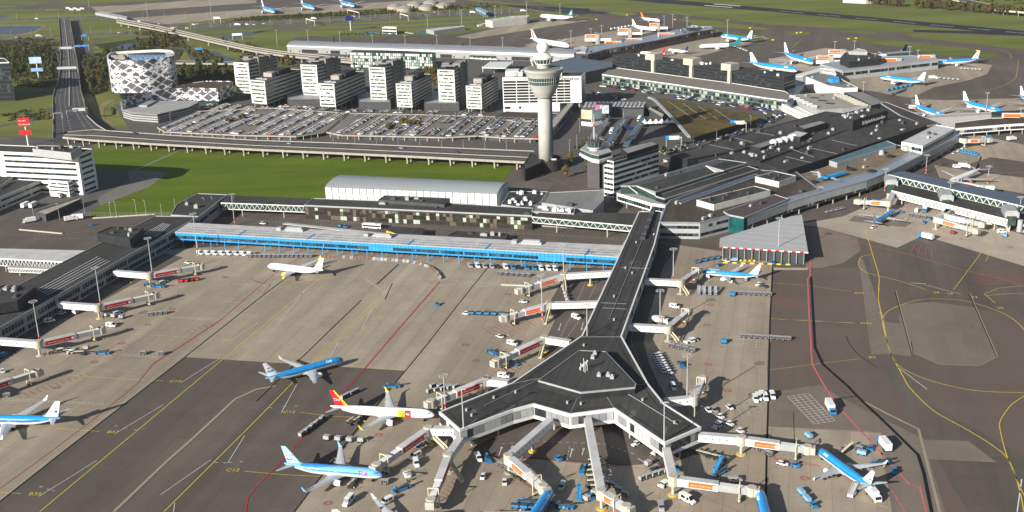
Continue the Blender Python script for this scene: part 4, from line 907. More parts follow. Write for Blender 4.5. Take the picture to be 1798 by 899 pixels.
va=[(110,241),(160,246),(300,254.5),(450,262.5),(600,269),(750,276),(935,285.5)]
vb=[(118,232),(165,228),(300,238),(450,247),(600,252),(750,258.5),(938,266)]
VZ=6.2
A_=[G(x,y,VZ) for x,y in va];B2=[G(x,y,VZ) for x,y in vb]
q=G(500,262)
t=thing('viaduct','long pale concrete road viaduct on paired columns behind the green field','viaduct',(q.x,q.y,0))
b=MB();P=[(p.x,p.y) for p in A_]+[(p.x,p.y) for p in B2[::-1]];b.prism(P,VZ-.9,VZ);b.build('deck',mat('viaduct_asphalt',(.085,.083,.08),.85,.2,.08),t)
for nm,L_ in (('parapet',A_),('parapet',B2)):
 b=MB()
 for a,c in zip(L_,L_[1:]):b.beam((a.x,a.y,VZ-1.1),(c.x,c.y,VZ-1.1),.6,1.75)
 b.build(nm,mat('viaduct_concrete',(.31,.29,.25),.8,.15,.3),t)
b=MB()
for k,(fr,m_) in enumerate(((.42,1),(.25,0),(.7,0))):
 L_=[a.lerp(c,fr) for a,c in zip(A_,B2)]
 for a,c in zip(L_,L_[1:]):
  if k==0:b.beam((a.x,a.y,VZ),(c.x,c.y,VZ),.4,.5)
  else:b.beam((a.x,a.y,VZ),(c.x,c.y,VZ),.15,.03)
b.build('central_barrier',MAT['viaduct_concrete'],t)
tot=sum((c-a).length for a,c in zip(A_,A_[1:]));nC=24
def along(L_,s):
 for a,c in zip(L_,L_[1:]):
  d=(c-a).length
  if s <=d:return a.lerp(c,s/d),(c-a).normalized()
  s -=d
 return L_[-1],(L_[-1]-L_[-2]).normalized()
for k in range(nC):
 p,d=along(A_,tot*(k+.3)/nC);qn=Vector((-d.y,d.x,0));qn=qn if (B2[3]-A_[3]).dot(qn) > 0 else -qn
 for o in (1.2,8,22):
  r=p+qn*o;b=MB();b.box(r.x,r.y,0,1.1,1.6,VZ-1.9,math.atan2(d.y,d.x));b.build('column',MAT['viaduct_concrete'],t)
 if k % 1==0:
  b=MB();a=p-qn*.2;c=p+qn*24;b.beam((a.x,a.y,VZ-1.95),(c.x,c.y,VZ-1.95),1.2,1.0)
  if len(t.children) < 98:b.build('cross_beam',MAT['viaduct_concrete'],t)
mr_l=[(103,33),(105,60),(107,90),(106,118),(103,142),(96,158),(93,170),(93,200),(93,243)]
mr_r=[(122,33),(127,60),(132,90),(138,125),(142,160),(150,190),(153,204),(170,220),(190,232)]
RZ=5
Lp=[G(x,y,RZ) for x,y in mr_l];Rp=[G(x,y,RZ) for x,y in mr_r]
q=G(118,130)
t=thing('road_bridge','wide raised trunk road with metal railings running away at the left','road bridge',(q.x,q.y,0))
b=MB();b.prism([(p.x,p.y) for p in Lp]+[(p.x,p.y) for p in Rp[::-1]],0,RZ);b.build('deck',mat('raised_road_asphalt',(.07,.07,.075),.85,.15,.08),t)
for L_ in (Lp,Rp):
 b=MB()
 for a,c in zip(L_,L_[1:]):b.beam((a.x,a.y,RZ-.4),(c.x,c.y,RZ-.4),.4,1.4)
 b.build('railing',MAT['viaduct_concrete'],t)
b=MB()
for fr in (.2,.35,.65,.82):
 L_=[a.lerp(c,fr) for a,c in zip(Lp,Rp)]
 for a,c in zip(L_,L_[1:]):
  n=max(1,int((c-a).length/12))
  for i in range(n):b.beam(a.lerp(c,i/n)+Vector((0,0,.02)),a.lerp(c,(i+.5)/n)+Vector((0,0,.02)),.25,.03)
b.build('lane_marking',wline,t)
L_=[a.lerp(c,.5) for a,c in zip(Lp,Rp)];b=MB()
for a,c in zip(L_[:-3],L_[1:-2]):b.beam((a.x,a.y,RZ),(c.x,c.y,RZ),1.4,.6)
b.build('central_barrier',MAT['viaduct_concrete'],t)
road('service_carriageway',[(134,34),(140,60),(146,85),(152,100)],9,.16)
road('loop_road',[(153,206),(175,222),(220,232),(300,243),(420,251)],16,.2)
road('taxi_road',[(200,175),(186,182),(176,195),(180,215),(190,232)],7,.17,sandm)
fa_=[(205,36.5),(225,40.5),(270,49),(330,62),(400,78),(450,88.5),(500,96),(560,102),(620,108)]
FZ=7
n_=6
Fl=[G(x,y+2.2,FZ) for x,y in smooth_px(fa_,4)];Fr=[G(x,y-4.5,FZ) for x,y in smooth_px(fa_,4)]
q=G(380,85);t=thing('flyover','long narrow rail and road flyover on pale piers crossing the motorway','flyover',(q.x,q.y,0))
b=MB();b.prism([(p.x,p.y) for p in Fl]+[(p.x,p.y) for p in Fr[::-1]],FZ-1,FZ);b.build('deck',mat('flyover_deck',(.17,.15,.13),.85,.2,.1),t)
for L_ in (Fl,Fr,[a.lerp(c,.5) for a,c in zip(Fl,Fr)]):
 b=MB()
 for a,c in zip(L_,L_[1:]):b.beam((a.x,a.y,FZ-1.2 if L_ is not None else FZ),(c.x,c.y,FZ-1.2),.8,2.2)
 b.build('parapet',MAT['viaduct_concrete'],t)
for k in range(2,len(Fl),1):
 if k % 2:continue
 p=Fl[k].lerp(Fr[k],.2);b=MB();b.box(p.x,p.y,0,1.6,1.6,FZ-1);b.build('column',MAT['viaduct_concrete'],t)
 p=Fl[k].lerp(Fr[k],.8);b=MB();b.box(p.x,p.y,0,1.6,1.6,FZ-1);b.build('column',MAT['viaduct_concrete'],t)
building('road_overpass','short pale overpass behind the patterned hotel','overpass',[(308,107),(420,109.5),(420,112),(308,110.5)],5,3.4,wall=MAT['viaduct_concrete'],roof=asphr,cols=22)
silver=mat('silver_sheet',(.36,.39,.43),.3,.08,.15,metal=.5)
slate=mat('slate_blue_sheet',(.1,.12,.16),.35,.1,.1,metal=.3)
sedum=MAT['sedum_roof_brown']
building('terminal_lounge','flat brown-roofed terminal block beside the head of the Y-shaped pier','terminal building',[(1157,391),(1229,392),(1280,379.5),(1384,348),(1440,334),(1420,318),(1396,300),(1345,300),(1330,298),(1176,352),(1168,362)],10,0,wall=lgrey,roof=roofb,storeys=2,band=.4,pw=3,parm=silver,parw=1.0,units=5)
building('roof_plant_house','long white box on the brown terminal roof, lower of two','plant room',[(1223,352),(1253.6,360.5),(1352.6,334.8),(1325,327.5)],13.6,10.1,wall=offw,roof=roofd,units=6)
building('roof_plant_house','square white box on the brown terminal roof, upper of two','plant room',[(1326,311),(1368,320.5),(1398,309.5),(1361,301.5)],13.6,10.1,wall=offw,roof=roofd,units=3)
building('glass_lounge','teal glass lounge on the apron side of the brown-roofed terminal','terminal building',[(1280,378),(1306,383),(1385,350),(1360,342),(1270,372)],10.6,0,wall=teal,roof=mat('plum_roof',(.085,.068,.066),.85,.15,.1),parm=lgrey,units=1)
OUT=[(1306,386),(1384,357),(1420,346),(1450,337.5),(1522,318),(1558,304),(1591,287),(1640,262),(1686,238)]
INN=[(1678,229),(1630,253),(1583,275),(1550,292),(1518,304),(1446,323),(1380,343),(1300,372)]
t=building('concourse','long curved silver concourse with pale wall panels facing the right apron','terminal building',OUT+INN,9.4,3.2,wall=mat('concourse_panel',(.36,.37,.38),.45,.14,.2),roof=silver,bands=[(3.4,4.8)],pw=2,wts=(6,3,1),parm=silver,cols=12,parw=.8)
b=MB();W=poly(OUT,0)
for a,c in zip(W,W[1:]):
 d=(c-a).normalized();nn=Vector((d.y,-d.x,0))*.1;L=(c-a).length
 for k in range(int(L/6)):
  if R.random() < .35:p=a+d*(k*6+1)+nn;r=p+d*R.uniform(2,4.5);b.face([(p.x,p.y,5.4),(r.x,r.y,5.4),(r.x,r.y,8.4),(p.x,p.y,8.4)])
b.build('dark_wall_panel',grey,t)
t=building('roof_terrace','brown rooftop terrace with a small blue jet parked on it','terrace',[(1398,324),(1446,330),(1520,308),(1584,279),(1612,267),(1600,258),(1573,255),(1470,287),(1425,302),(1402,308)],9.2,0,wall=grey,roof=mat('terrace_deck',(.2,.15,.1),.9,.2,.15,grime=.1),units=3)
for (x,y) in ((1547,271),(1591,264)):
 q=G(x,y,9.3);b=MB();b.lathe(q.x,q.y,[(2.6,9.2),(2,12),(1.3,12.6)],14);tag(b.build('roof_vent_cone',lgrey),'pale grey cone vent on the brown terrace, '+('nearer the teal strip' if x < 1570 else 'beside the white roof building'),'vent')
for k,(x,y) in enumerate(((1494,299),(1563,276),(1530,302),(1428,321))):
 q=G(x,y,9.3);b=MB();b.lathe(q.x,q.y,[(2.8,9.3),(3,10.2),(1.5,11)],9);b.box(q.x+2,q.y,9.3,3,2.5,1,.5)
 tag(b.build('terrace_pavilion',black),'small black cover on the brown roof terrace','cover','black covers on the roof terrace')
building('teal_roof_gallery','long slim building with teal glass roof above the brown terrace','gallery',[(1456,283),(1470,287),(1574,255),(1558,248)],12.5,8,wall=grey,roof=mat('teal_roof',(.06,.13,.15),.3,.2,.1),parm=lgrey)
building('white_roof_building','white block with pale ribbed roof at the far end of the curved concourse','terminal building',[(1583,250),(1620,257.5),(1677,226),(1643,220)],14.5,0,wall=white,roof=roofw,bands=[(10.5,13)],pw=2.5,units=3)
building('departure_hall','long black-roofed hall beside the taxi road, farthest of the dark roofs','terminal hall',[(1173,273),(1300,238),(1450,196.5),(1482,200),(1462,219),(1300,263),(1207,281)],13,0,wall=black,roof=roofd,bands=[(1,5)],pw=3,units=8)
t=building('plant_roof','dark roof strip crowded with plant between two black-roofed halls','terminal hall',[(1207,282),(1300,264),(1462,220),(1500,224),(1335,284),(1290,277)],11.5,0,wall=black,roof=roofd,units=38)
t=building('departure_hall','broad black-roofed hall behind the brown terrace','terminal hall',[(1335,287),(1383,300.5),(1627,221.5),(1580,204.5),(1500,224)],12.5,0,wall=black,roof=roofd,units=14,bands=[(1.5,6)],pw=1.2,gap=.6,wts=(6,2,1))
b=MB()
for (x0,y0,x1,y1) in ((1385,264-4,1430,276),(1420,259,1470,270),(1460,246,1505,256),(1327,232,1360,238),(1290,242,1322,250),(1245,254,1290,263),(1380,275,1425,286)):
 a,c=G(x0,y0,13.1),G(x1,y1,13.1);b.beam(a,c,.5,.1)
tag(b.build('roof_cable_tray',grey,t),None)
t=building('roof_tower_block','black rooftop block carrying pale airport name lettering','roof block',[(1458,205),(1498,213),(1559,194.5),(1525,189.5)],20.5,11,wall=black,roof=roofd,units=12,unitm=lgrey)
p0,p1=G(1498,213,20.5),G(1559,194.5,20.5);s=(p1-p0);L=s.length;s.normalize();q=p0+s*L*.26+Vector((s.y,-s.x,0))*.15
wall_text('sign_lettering','Schiphol Amsterdam',(q.x,q.y,15.4),s,4.1,white,t)
for k,(x,y) in enumerate(((1358,252),(1368,250),(1378,247),(1388,244.5),(1394,242.5))):
 q=G(x,y,13);b=MB();b.lathe(q.x,q.y,[(.5,11.6),(2.6,12),(3,14),(2.4,15.5),(1,16.2)],12);tag(b.build('roof_tank',white),'rounded white cowl in a row on the dark plant roof','cowl','white cowls on the plant roof')
building('roof_slab','pale grey sloping lid on the dark plant roof, left of the cowls','roof lid',[(1315,257),(1335,261),(1385,244),(1372,239)],13.4,11.6,wall=black,roof=roofg)
building('roof_slab','pale grey lid above the white cowls on the dark roof','roof lid',[(1380,237),(1405,242),(1420,234),(1398,230)],15,11.6,wall=black,roof=roofw)
building('roof_slab','long grey raised lid near the airport name block','roof lid',[(1400,222),(1412,228),(1452,216),(1440,212)],16.5,11.6,wall=black,roof=roofg)
t=building('departure_hall','hall with stepped dark roofs and white wedge gables beside the white office','terminal hall',[(1090,327),(1262,279.5),(1312,286.5),(1151,338),(1118,327)],13.5,0,wall=glassg,roof=roofd,parm=lgrey,units=3)
b=MB();
for (pts) in ([(1118,327),(1151,337.5),(1151,343)],[(1239,291),(1271,300),(1255,302)],[(1103,327),(1112,334),(1120,340)]):
 q=poly(pts,13.9);b.prism(q,13.6,14.3)
b.build('white_gable',white,t)
b=MB()
for k in range(4):
 a,c=G(1095+k*5,326.5+k*.6,13.7),G(1262+k*5,281+k*.6,13.7);b.beam(a,c,.35,.15)
b.build('roof_rib',silver,t)
building('stepped_roof','lower dark roof step with pale edges before the stepped hall','terminal hall',[(1151,345),(1167,350),(1332,298),(1313,292)],11.2,0,wall=glassd,roof=roofd,parm=lgrey)
building('glass_skylight','long strip of blue-black skylight panes along the brown terminal roof','skylight',[(1190,354),(1196,357),(1333,308),(1327,305)],10.9,10.1,wall=lgrey,roof=mat('skylight_blue',(.04,.07,.12),.2,.4,.6),parm=lgrey,par=.1)
building('arrivals_gallery','white gallery with square windows at the head of the Y-shaped pier','gallery',[(1083,340),(1092,332),(1190,356),(1172,362),(1143,358)],8.2,3.4,wall=white,roof=lgrey,bands=[(4.3,6.8)],pw=2.2,cols=12)
building('low_service_building','small pale service building between the white office and the long black-roofed hall','service building',[(1165,281),(1172,278),(1210,285),(1200,290)],5,0,wall=cream,roof=roofd,units=2)
t=building('sawtooth_hall','hall with pale beige roof and saw-tooth rooflights beyond the dark halls','terminal hall',[(1393,167.5),(1425,165),(1473,163.5),(1529,186),(1480,191),(1437,194)],12,0,wall=lgrey,roof=mat('beige_roof',(.3,.285,.24),.8,.12,.1),units=3)
for k in range(7):
 b=MB();a=G(1466+k*6,166+k*2.6,12);c=G(1490+k*6,169.5+k*2.6,12);w_=Vector((-1.3,-2.2,0));b.face([a,c,c+w_+Vector((0,0,1.5)),a+w_+Vector((0,0,1.5))]);b.face([a+w_+Vector((0,0,1.5)),c+w_+Vector((0,0,1.5)),c+w_*2.5,a+w_*2.5]);b.face([c,c+w_*2.5,c+w_+Vector((0,0,1.5))]);b.face([a,a+w_+Vector((0,0,1.5)),a+w_*2.5]);b.build('rooflight',cream,t)
for k in range(6):
 b=MB();a=G(1392+k*7.5,172+k*3.4,12);b.box(a.x,a.y,12,6,1.6,2.6,rad(-35));b.build('rooflight',lgrey,t)
for k in range(3):
 b=MB();a=G(1430+k*14,172+k*5,12.1);b.box(a.x,a.y,12.1,7,4,.6,rad(-40));b.build('skylight',glassd,t)
building('grey_link_roof','grey ribbed roof linking the saw-tooth hall to the white-walled block','terminal hall',[(1482,163),(1515,161.5),(1556,180),(1531,186)],12,0,wall=black,roof=roofg)
building('pier_link','black-walled link roof running down to the curved concourse','terminal wing',[(1545,181),(1556,180),(1652,217),(1627,222),(1582,204)],12.2,0,wall=black,roof=roofb,parm=lgrey)
building('white_ramp_wall','white curved canopy wall beside the saw-tooth hall','canopy',[(1364,178),(1382,178),(1430,203),(1420,204),(1375,184)],6,0,wall=white,roof=white,bands=[(3,3.8)],pw=1.4,gap=.6)
building('white_walled_block','white-walled block with grey ribbed roof beyond the saw-tooth hall','terminal building',[(1410,133),(1435,127),(1456,128),(1506,154.5),(1481,155.5),(1455,151.5)],11,0,wall=white,roof=roofg,units=6)
building('white_folded_roof','white folded roof between the black office slab and the round-ended pier','terminal building',[(1379,136.5),(1440,119.5),(1465,124),(1468,130),(1440,126),(1410,134)],12.5,0,wall=lgrey,roof=white,parm=white)
building('glass_end_hall','slate-roofed hall at the right end of the black office slab','terminal hall',[(1378,147),(1398,141),(1414,146),(1404,160),(1385,166)],10,0,wall=glassm,roof=slate)
building('blue_shelter','small bright blue shelter on the white-walled block','shelter',[(1454,138),(1459,134.5),(1470,133.5),(1474,139),(1462,140)],14,11.1,wall=hblue,roof=hblue,par=0)
building('pier_terminal','grey far pier with dark polygonal roof and orange-bannered gates, left of the round bend','pier terminal',[(1440,113),(1480,107),(1547,100),(1600,98),(1641,101),(1648,106),(1600,111),(1560,116),(1480,125)],9,0,wall=lgrey,roof=grey,bands=[(4,7)],pw=2.5)
building('pier_lounge','dark polygonal lounge roof on top of the far grey pier','lounge',[(1475,103),(1484,93),(1525,93.5),(1548,99),(1545,104),(1491,109.5)],15,9,wall=black,roof=roofd,units=4)
building('pier_office','small grey penthouse behind the dark polygonal lounge roof','penthouse',[(1490,91),(1505,85),(1522,89),(1523,92)],18,9,wall=grey,roof=roofw)
building('pier_wing','grey pier wing left of the dark polygonal lounge','pier wing',[(1556,92),(1600,89),(1602,92),(1558,96)],8,0,wall=glassm,roof=grey)
pw_=[(1008,90),(1024,84),(1075,75),(1130,64),(1215,46),(1250,47),(1252,52),(1225,56),(1150,72),(1060,88),(1032,96),(1010,95)]
building('pier_terminal','long silver pier with dark windows and orange-bannered gates below the taxiway','pier terminal',pw_,10,0,wall=mat('pier_maroon_glass',(.06,.035,.04),.2,.4,.1,spec=.8),roof=silver,bands=[(5.5,8.5)],pw=3,units=6)
building('pier_lounge','small raised lounge at the tip of the long silver pier','lounge',[(1205,46),(1218,43.5),(1228,46),(1224,49),(1210,49)],14,10,wall=glassd,roof=white,units=3)
building('pier_root_block','pale block at the root of the long silver pier','terminal building',[(1006,84),(1020,81),(1031,84),(1028,92),(1010,92)],11,0,wall=lgrey,roof=roofw)
def gate_block(x,y,wpx,label,dirx=1,tall=11,grp='orange-bannered gate blocks on the far piers',tube_=True):
 q=G(x,y);sc=(G(x+1,y)-q).length;Wm=wpx*sc
 t=thing('gate_block',label,'gate block',(q.x,q.y,0),group=grp)
 an=rad(-12)
 b=MB();b.box(q.x+Wm*.75*dirx,q.y,0,Wm*.42,6,tall,an);b.build('tower',conc,t)
 b=MB();b.box(q.x,q.y,3.5,Wm*1.15,4,3.6,an);b.build('fixed_bridge',white,t)
 b=MB();b.box(q.x,q.y+.2,tall-3.6,Wm*1.1,3,3.4,an);b.build('banner_beam',white,t)
 b=MB();b.box(q.x-.2,q.y-1.5,tall-3.1,Wm*.98,.5,2.5,an);b.build('banner',orng,t)
 if tube_:
  b=MB();b.box(q.x+Wm*1.5*dirx,q.y-2,3.6,Wm*1.2,3,3,an);b.build('tunnel',white,t)
  b=MB();b.box(q.x+Wm*2.0*dirx,q.y-2,0,.8,.8,3.6);b.build('support_leg',steel,t)
 return t
for (x,y,w_,lb) in ((1037,77,17,'orange-bannered gate nearest the white jet with red tail stripe'),(1094,66,16,'orange-bannered gate on the apron side, second along the long silver pier'),(1147,56,12,'orange-bannered gate beside the patterned-tail jet'),(1073,89,20,'orange-bannered gate above the black office slab, left'),(1111,84,18,'orange-bannered gate above the black office slab, middle'),(1166,74,20,'orange-bannered gate near the white jet with blue tail'),(1217,63,20,'orange-bannered gate at the tip of the long silver pier'),(1465,106,20,'orange-bannered gate left of the dark polygonal lounge, upper'),(1444,117,20,'orange-bannered gate left of the dark polygonal lounge, lower'),(1495,131,25,'orange-bannered gate before the dark polygonal lounge'),(1561,122,22,'orange-bannered gate with tall grey tower in mid pier'),(1622,116,20,'orange-bannered gate at the right end of the grey far pier')):
 gate_block(x,y,w_,lb,tall=12)
building('pier_terminal','long grey windowless gallery under the blue jets at right','gallery',[(1629,208.5),(1741,202),(1741,197.5),(1627,203)],9.5,0,wall=mat('gallery_panel',(.34,.33,.33),.6,.08,.2),roof=lgrey)
building('pier_terminal','dark-roofed pier stretch running off the right edge, above the white bridge tunnel','pier terminal',[(1741,203),(1741,197),(1900,189),(1900,203),(1798,207)],9.5,0,wall=black,roof=roofd)
building('glazed_walkway','white-banded walkway on stilts from the concourse end to the right edge','walkway',[(1676,226.5),(1765,219.5),(1900,212),(1900,205),(1741,208),(1676,216)],8,3.4,wall=white,roof=roofb,bands=[(4.3,6.6)],pw=2,wts=(7,2,1),cols=10)
t=gate_block(1774,226,30,'orange-bannered gate hall at the right edge beside the white-banded walkway',1,13,None,True)
truss_bridge('glazed_walkway','upper dark-roofed truss walkway of the right pier',(1560,306),(1798,362),13.2,8.8,[(1585,300.5),(1798,345)],'walkway',roofm=slate,pitch=5,cols=4,bar=.45)
truss_bridge('glazed_walkway','lower white truss gallery of the right pier, above the parked blue jet',(1566,334),(1770,385),8.8,4.2,[(1578,320),(1790,369)],'walkway',roofm=roofd,pitch=3,cols=5,glm=mat('pale_gallery_glass',(.3,.33,.34),.25,.2,.4),bar=.4)
for k,(x,y) in enumerate(((1571,333),(1668,361),(1782,391))):
 q=G(x,y+16);t=thing('stair_core',['round-shouldered grey pod with concrete post at the left end of the truss gallery','round-shouldered grey pod with concrete post midway along the truss gallery','round-shouldered grey pod with concrete post at the right edge of the truss gallery'][k],'stair pod',(q.x,q.y,0))
 b=MB();b.box(q.x-4,q.y+1,0,2.2,2.2,11,GA);b.build('post',cream,t)
 b=MB();b.box(q.x-1,q.y+7,8.8,15,8,3.4,GA);b.box(q.x-1,q.y+7,12.2,14,6,.8,GA);b.build('pod',lgrey,t)
 b=MB();b.box(q.x-3,q.y+.5,4.5,5,5,5.5,GA);b.build('green_glass_stair',glassg,t)
 b=MB();b.lathe(q.x+2.5,q.y,[(1.6,0),(1.6,7.4)],12);b.build('lift_drum',lgrey,t)
 b=MB()
 for j in range(4):b.beam((q.x+4,q.y-2+4*(j % 2),j*2),(q.x+8,q.y-2+4*((j+1) % 2),(j+1)*2),1.3,.35)
 b.build('escape_stair',cream,t)
q=G(1340,430);t=thing('canopy_hall','triangular pale grey roof with red and white striped edge standing on the apron','canopy',(q.x,q.y,0))
P=[(p.x,p.y) for p in poly([(1388,380),(1408,377),(1419,443),(1263,433),(1264,418)],7.6)]
if area2(P) < 0:P=P[::-1]
b=MB();b.prism(P,7,7.6);b.build('roof',mat('tent_sheet',(.38,.385,.39),.6,.05,.2),t)
b=MB();a,c=G(1263,433,7.6),G(1419,443,7.6);v=c-a
for k in range(22):
 p,r=a+v*k/22,a+v*(k+1)/22;nn=Vector((0,-.15,0));b.face([(p.x,p.y-.15,7.0),(r.x,r.y-.15,7.0),(r.x,r.y-.15,7.7),(p.x,p.y-.15,7.7)],k % 2)
b.build('striped_edge',[redp,white],t)
b=MB();b.prism(inset(P,2),0,7);b.build('inner_shade_block',mat('canopy_inner_shade',(.05,.055,.06),.6,.1),t)  # dark block stands in for the shaded interior under the open canopy
b=MB()
for k in range(12):
 p=a+v*(k+.5)/12;b=MB();b.box(p.x,p.y+.5,0,.3,.3,7);b.build('post',steel,t)
b=MB()
for j in range(1,8):
 p,r=a.lerp(G(1264,418,7.6),.5).lerp(G(1388,380,7.6),j/8),c.lerp(G(1408,377,7.6),j/8);b.beam((p.x,p.y,7.6),(r.x,r.y,7.6),.1,.05)
b.build('roof_seam',lgrey,t)
for k in range(3):
 b=MB();p0,p1=G(1262+k*4,452+k*5,0),G((1300,1330,1395)[k],(455,459,466)[k],0);n=16
 for j in range(n):u,w_=p0.lerp(p1,j/n),p0.lerp(p1,(j+1)/n);b.beam(u,w_,.4,.8,j % 2)
 tag(b.build('barrier',[yel,dgrey]),['yellow and black barrier row right under the striped canopy edge','yellow and black barrier row, middle one before the striped canopy','yellow and black barrier row nearest the blue jet before the canopy'][k],'barrier')
bh=HT(1210,152,114)
t=building('office_slab','long black office slab with three pale T-shaped frames','office block',[(1076,96.5),(1144,105),(1282,123),(1378,137.5),(1397,131),(1290,117),(1160,100),(1099,93)],bh,0,wall=black,roof=roofd,storeys=7,band=.3,pw=3,wts=(6,1,0),units=10,unitm=white)
for k,(x,yt_) in enumerate(((1147,102),(1214,111),(1281,120.5))):
 q=G(x+0,yt_+3.5,bh);sc=(G(x+1,yt_,bh)-G(x,yt_,bh)).length;b=MB();an=math.atan2(*(G(1282,123,bh)-G(1144,105,bh)).yx[:2])
 q=q-Vector((math.sin(-an)*0,1.2,0));b.box(q.x,q.y,0,6.5*sc,3,bh+1,an);b.box(q.x+2.5*sc,q.y+6,bh,22*sc,13,6.5,an);b.build('pale_frame',cream,t)
building('arrivals_terminal','long low terminal front with pale flat roof and green glass below the black slab','terminal hall',[(1057,131),(1200,151),(1349,173),(1382,177),(1394,171),(1379,161),(1282,146),(1078,119)],9.5,0,wall=mat('pale_green_glass',(.13,.17,.13),.2,.4,.3,spec=.7),roof=mat('warm_grey_roof',(.2,.185,.165),.8,.1,.1),parm=white,bands=[(1,4),(4.6,7.6)],pw=2.4,wts=(4,4,3))
building('dark_glass_gallery','slate glass gallery right of the long terminal front','gallery',[(1382,178),(1398,168),(1402,170),(1390,184)],9,2,wall=slate,roof=slate)
building('station_hall','large slate-blue fan roof behind the white hotel','station hall',[(960,112),(1007,101.5),(1076,110),(1076,118),(1028,128),(985,124)],12,0,wall=dgrey,roof=slate)
BH2=11;a0,a1=G(505,92),G(1008,110);d=a1-a0;L=d.length;d.normalize();nn=Vector((-d.y,d.x,0))
t=thing('baggage_hall','very long silver barrel-roofed hall running behind the office towers','hall',(a0.x+d.x*L/2,a0.y+d.y*L/2,0))
b=MB();b.prism([(p.x,p.y) for p in (a0,a1,a1+nn*26,a0+nn*26)],0,7.5);b.build('wall',mat('hall_wall',(.28,.29,.29),.5,.1,.2),t)
b=MB();prev=None;rings=[]
for u in (0,1):
 o=a0+d*L*u;rings.append([o-nn*1+Vector((0,0,7.5))]+[o+nn*(13-14*math.cos(k*math.pi/12))+Vector((0,0,7.5+5.5*math.sin(k*math.pi/12))) for k in range(1,12)]+[o+nn*27+Vector((0,0,7.5))])
b.grid(rings,0);b.build('roof',mat('barrel_roof',(.42,.43,.45),.25,.06,.1,metal=.55),t)
for (u0,u1) in ((.055,.115),(.165,.2),(.5,.54),(.56,.6),(.66,.75),(.8,.86)):
 b=MB();p,r=a0+d*L*u0-nn*.1,a0+d*L*u1-nn*.1;b.face([(p.x,p.y,.3),(r.x,r.y,.3),(r.x,r.y,4.5),(p.x,p.y,4.5)]);b.build('dock_opening',black,t)
for k in range(28):
 u=.01+k*.035;b=MB();p=a0+d*L*u-nn*.12;r=p+d*1.6;b.face([(p.x,p.y,1),(r.x,r.y,1),(r.x,r.y,3),(p.x,p.y,3)]);b.build('window',glassd,t)
gb=HT(690,122,95)
building('glass_office','low office with a chequer of pale and green glass behind the office towers','office block',[(614,92.5),(759,96),(765,93),(700,89.5),(620,88.5)],gb,0,wall=mat('glass_office_wall',(.03,.05,.045),.3,.2),roof=roofd,bands=[(1+k*gb/5,1+k*gb/5+gb/5-.7) for k in range(5)],pw=2.6,gap=.7,wts=(2,3,7),glass=[glassg,mat('pale_green_pane',(.22,.32,.27),.3,.2),mat('white_pane',(.6,.63,.6),.4,.1)],margin=.2,parm=dgrey)
t=thing('fuel_canopy','white flat canopy on posts right of the office towers','canopy',tuple(G(868,120)))
b=MB();b.prism(poly([(846,118.5),(860,108.5),(902,108),(888,119.5)],8),7.2,8);b.build('roof',white,t)
for (x,y) in ((848,127),(868,128),(888,128),(862,118),(900,118)):
 q=G(x,y);b=MB();b.lathe(q.x,q.y,[(.3,0),(.3,7.2)],8);b.build('post',white,t)
building('hangar','pale-roofed shed at the edge of the far apron, before the blue flyover','hangar',[(852,35),(895,29),(930,27.5),(925,31),(865,38)],9,0,wall=offw,roof=roofw)
building('service_shed','long low pale shed among blue service vehicles on the far apron','shed',[(748,51.5),(766,49.5),(813,45.5),(817,47),(762,55)],5,0,wall=grey,roof=roofw)
building('service_building','small grey office with striped front by the blue container yard','service building',[(671,48),(696,49),(698,47.5),(674,46.5)],9,0,wall=offw,roof=roofw,storeys=2,pw=3)
for k,(x,y) in enumerate(((694,17),(711,20.5),(729,12.5),(749,17.5),(757,9.5),(779,14.5))):
 q=G(x,y);t=thing('storage_tank','round beige storage tank with grey cone lid, '+['far left','front left','behind the front left pair','front centre','rearmost','far right'][k]+'','storage tank',(q.x,q.y,0),group='storage tanks by the motorway')
 b=MB();b.lathe(q.x,q.y,[(13,0),(13,6)],24,caps=False);b.build('wall',mat('tank_wall',(.36,.31,.22),.7,.1,.2),t)
 b=MB();b.lathe(q.x,q.y,[(13.3,6),(7,8.6),(.5,10.4)],24);b.build('lid',mat('tank_lid',(.25,.27,.26),.6,.08,.1),t)
GR=[(1141,171),(1200,178),(1262,190),(1310,198),(1330,203),(1333,208),(1322,212),(1300,217),(1218,241),(1210,238),(1187,213),(1168,193),(1150,175)]
GP=[(p.x,p.y) for p in poly(smooth_px(GR,1,True),6.5)]
if area2(GP) < 0:GP=GP[::-1]
q=G(1240,215);t=thing('planted_roof_hall','fan-shaped hall with brown planted roof and pale curved rim beside the taxi road','planted roof hall',(q.x,q.y,0))
b=MB();b.prism(GP,5.9,6.5);b.build('planted_roof',mat('planted_roof_brown',(.1,.078,.028),.95,.3,.05,grime=.1),t)
b=MB();b.prism(inset(GP,3),0,5.9);b.build('wall',dgrey,t)
b=MB();e=[G(x,y,7.2) for x,y in smooth_px([(1139,170),(1150,175),(1168,193),(1187,213),(1210,239)],4)]
for a,c in zip(e,e[1:]):b.beam((a.x,a.y,6),(c.x,c.y,6),2.4,1.4)
b.build('curved_rim',lgrey,t)
for k in range(4):
 b=MB();a,c=G(1172+k*27,177+k*4.5,6.5),G(1217+k*22,208+k*1,6.5);b.beam(a,c,.5,.08);b.build('roof_path',grey,t)
for k in range(16):
 x=1180+(k % 6)*22+(k*7 % 5);y=186+(k//6)*7+(k % 6)*3.4;q=G(x,y,6.5);b=MB();b.box(q.x,q.y,6.5,3.5,1.2,.5,.2);b.build('skylight',black,t)
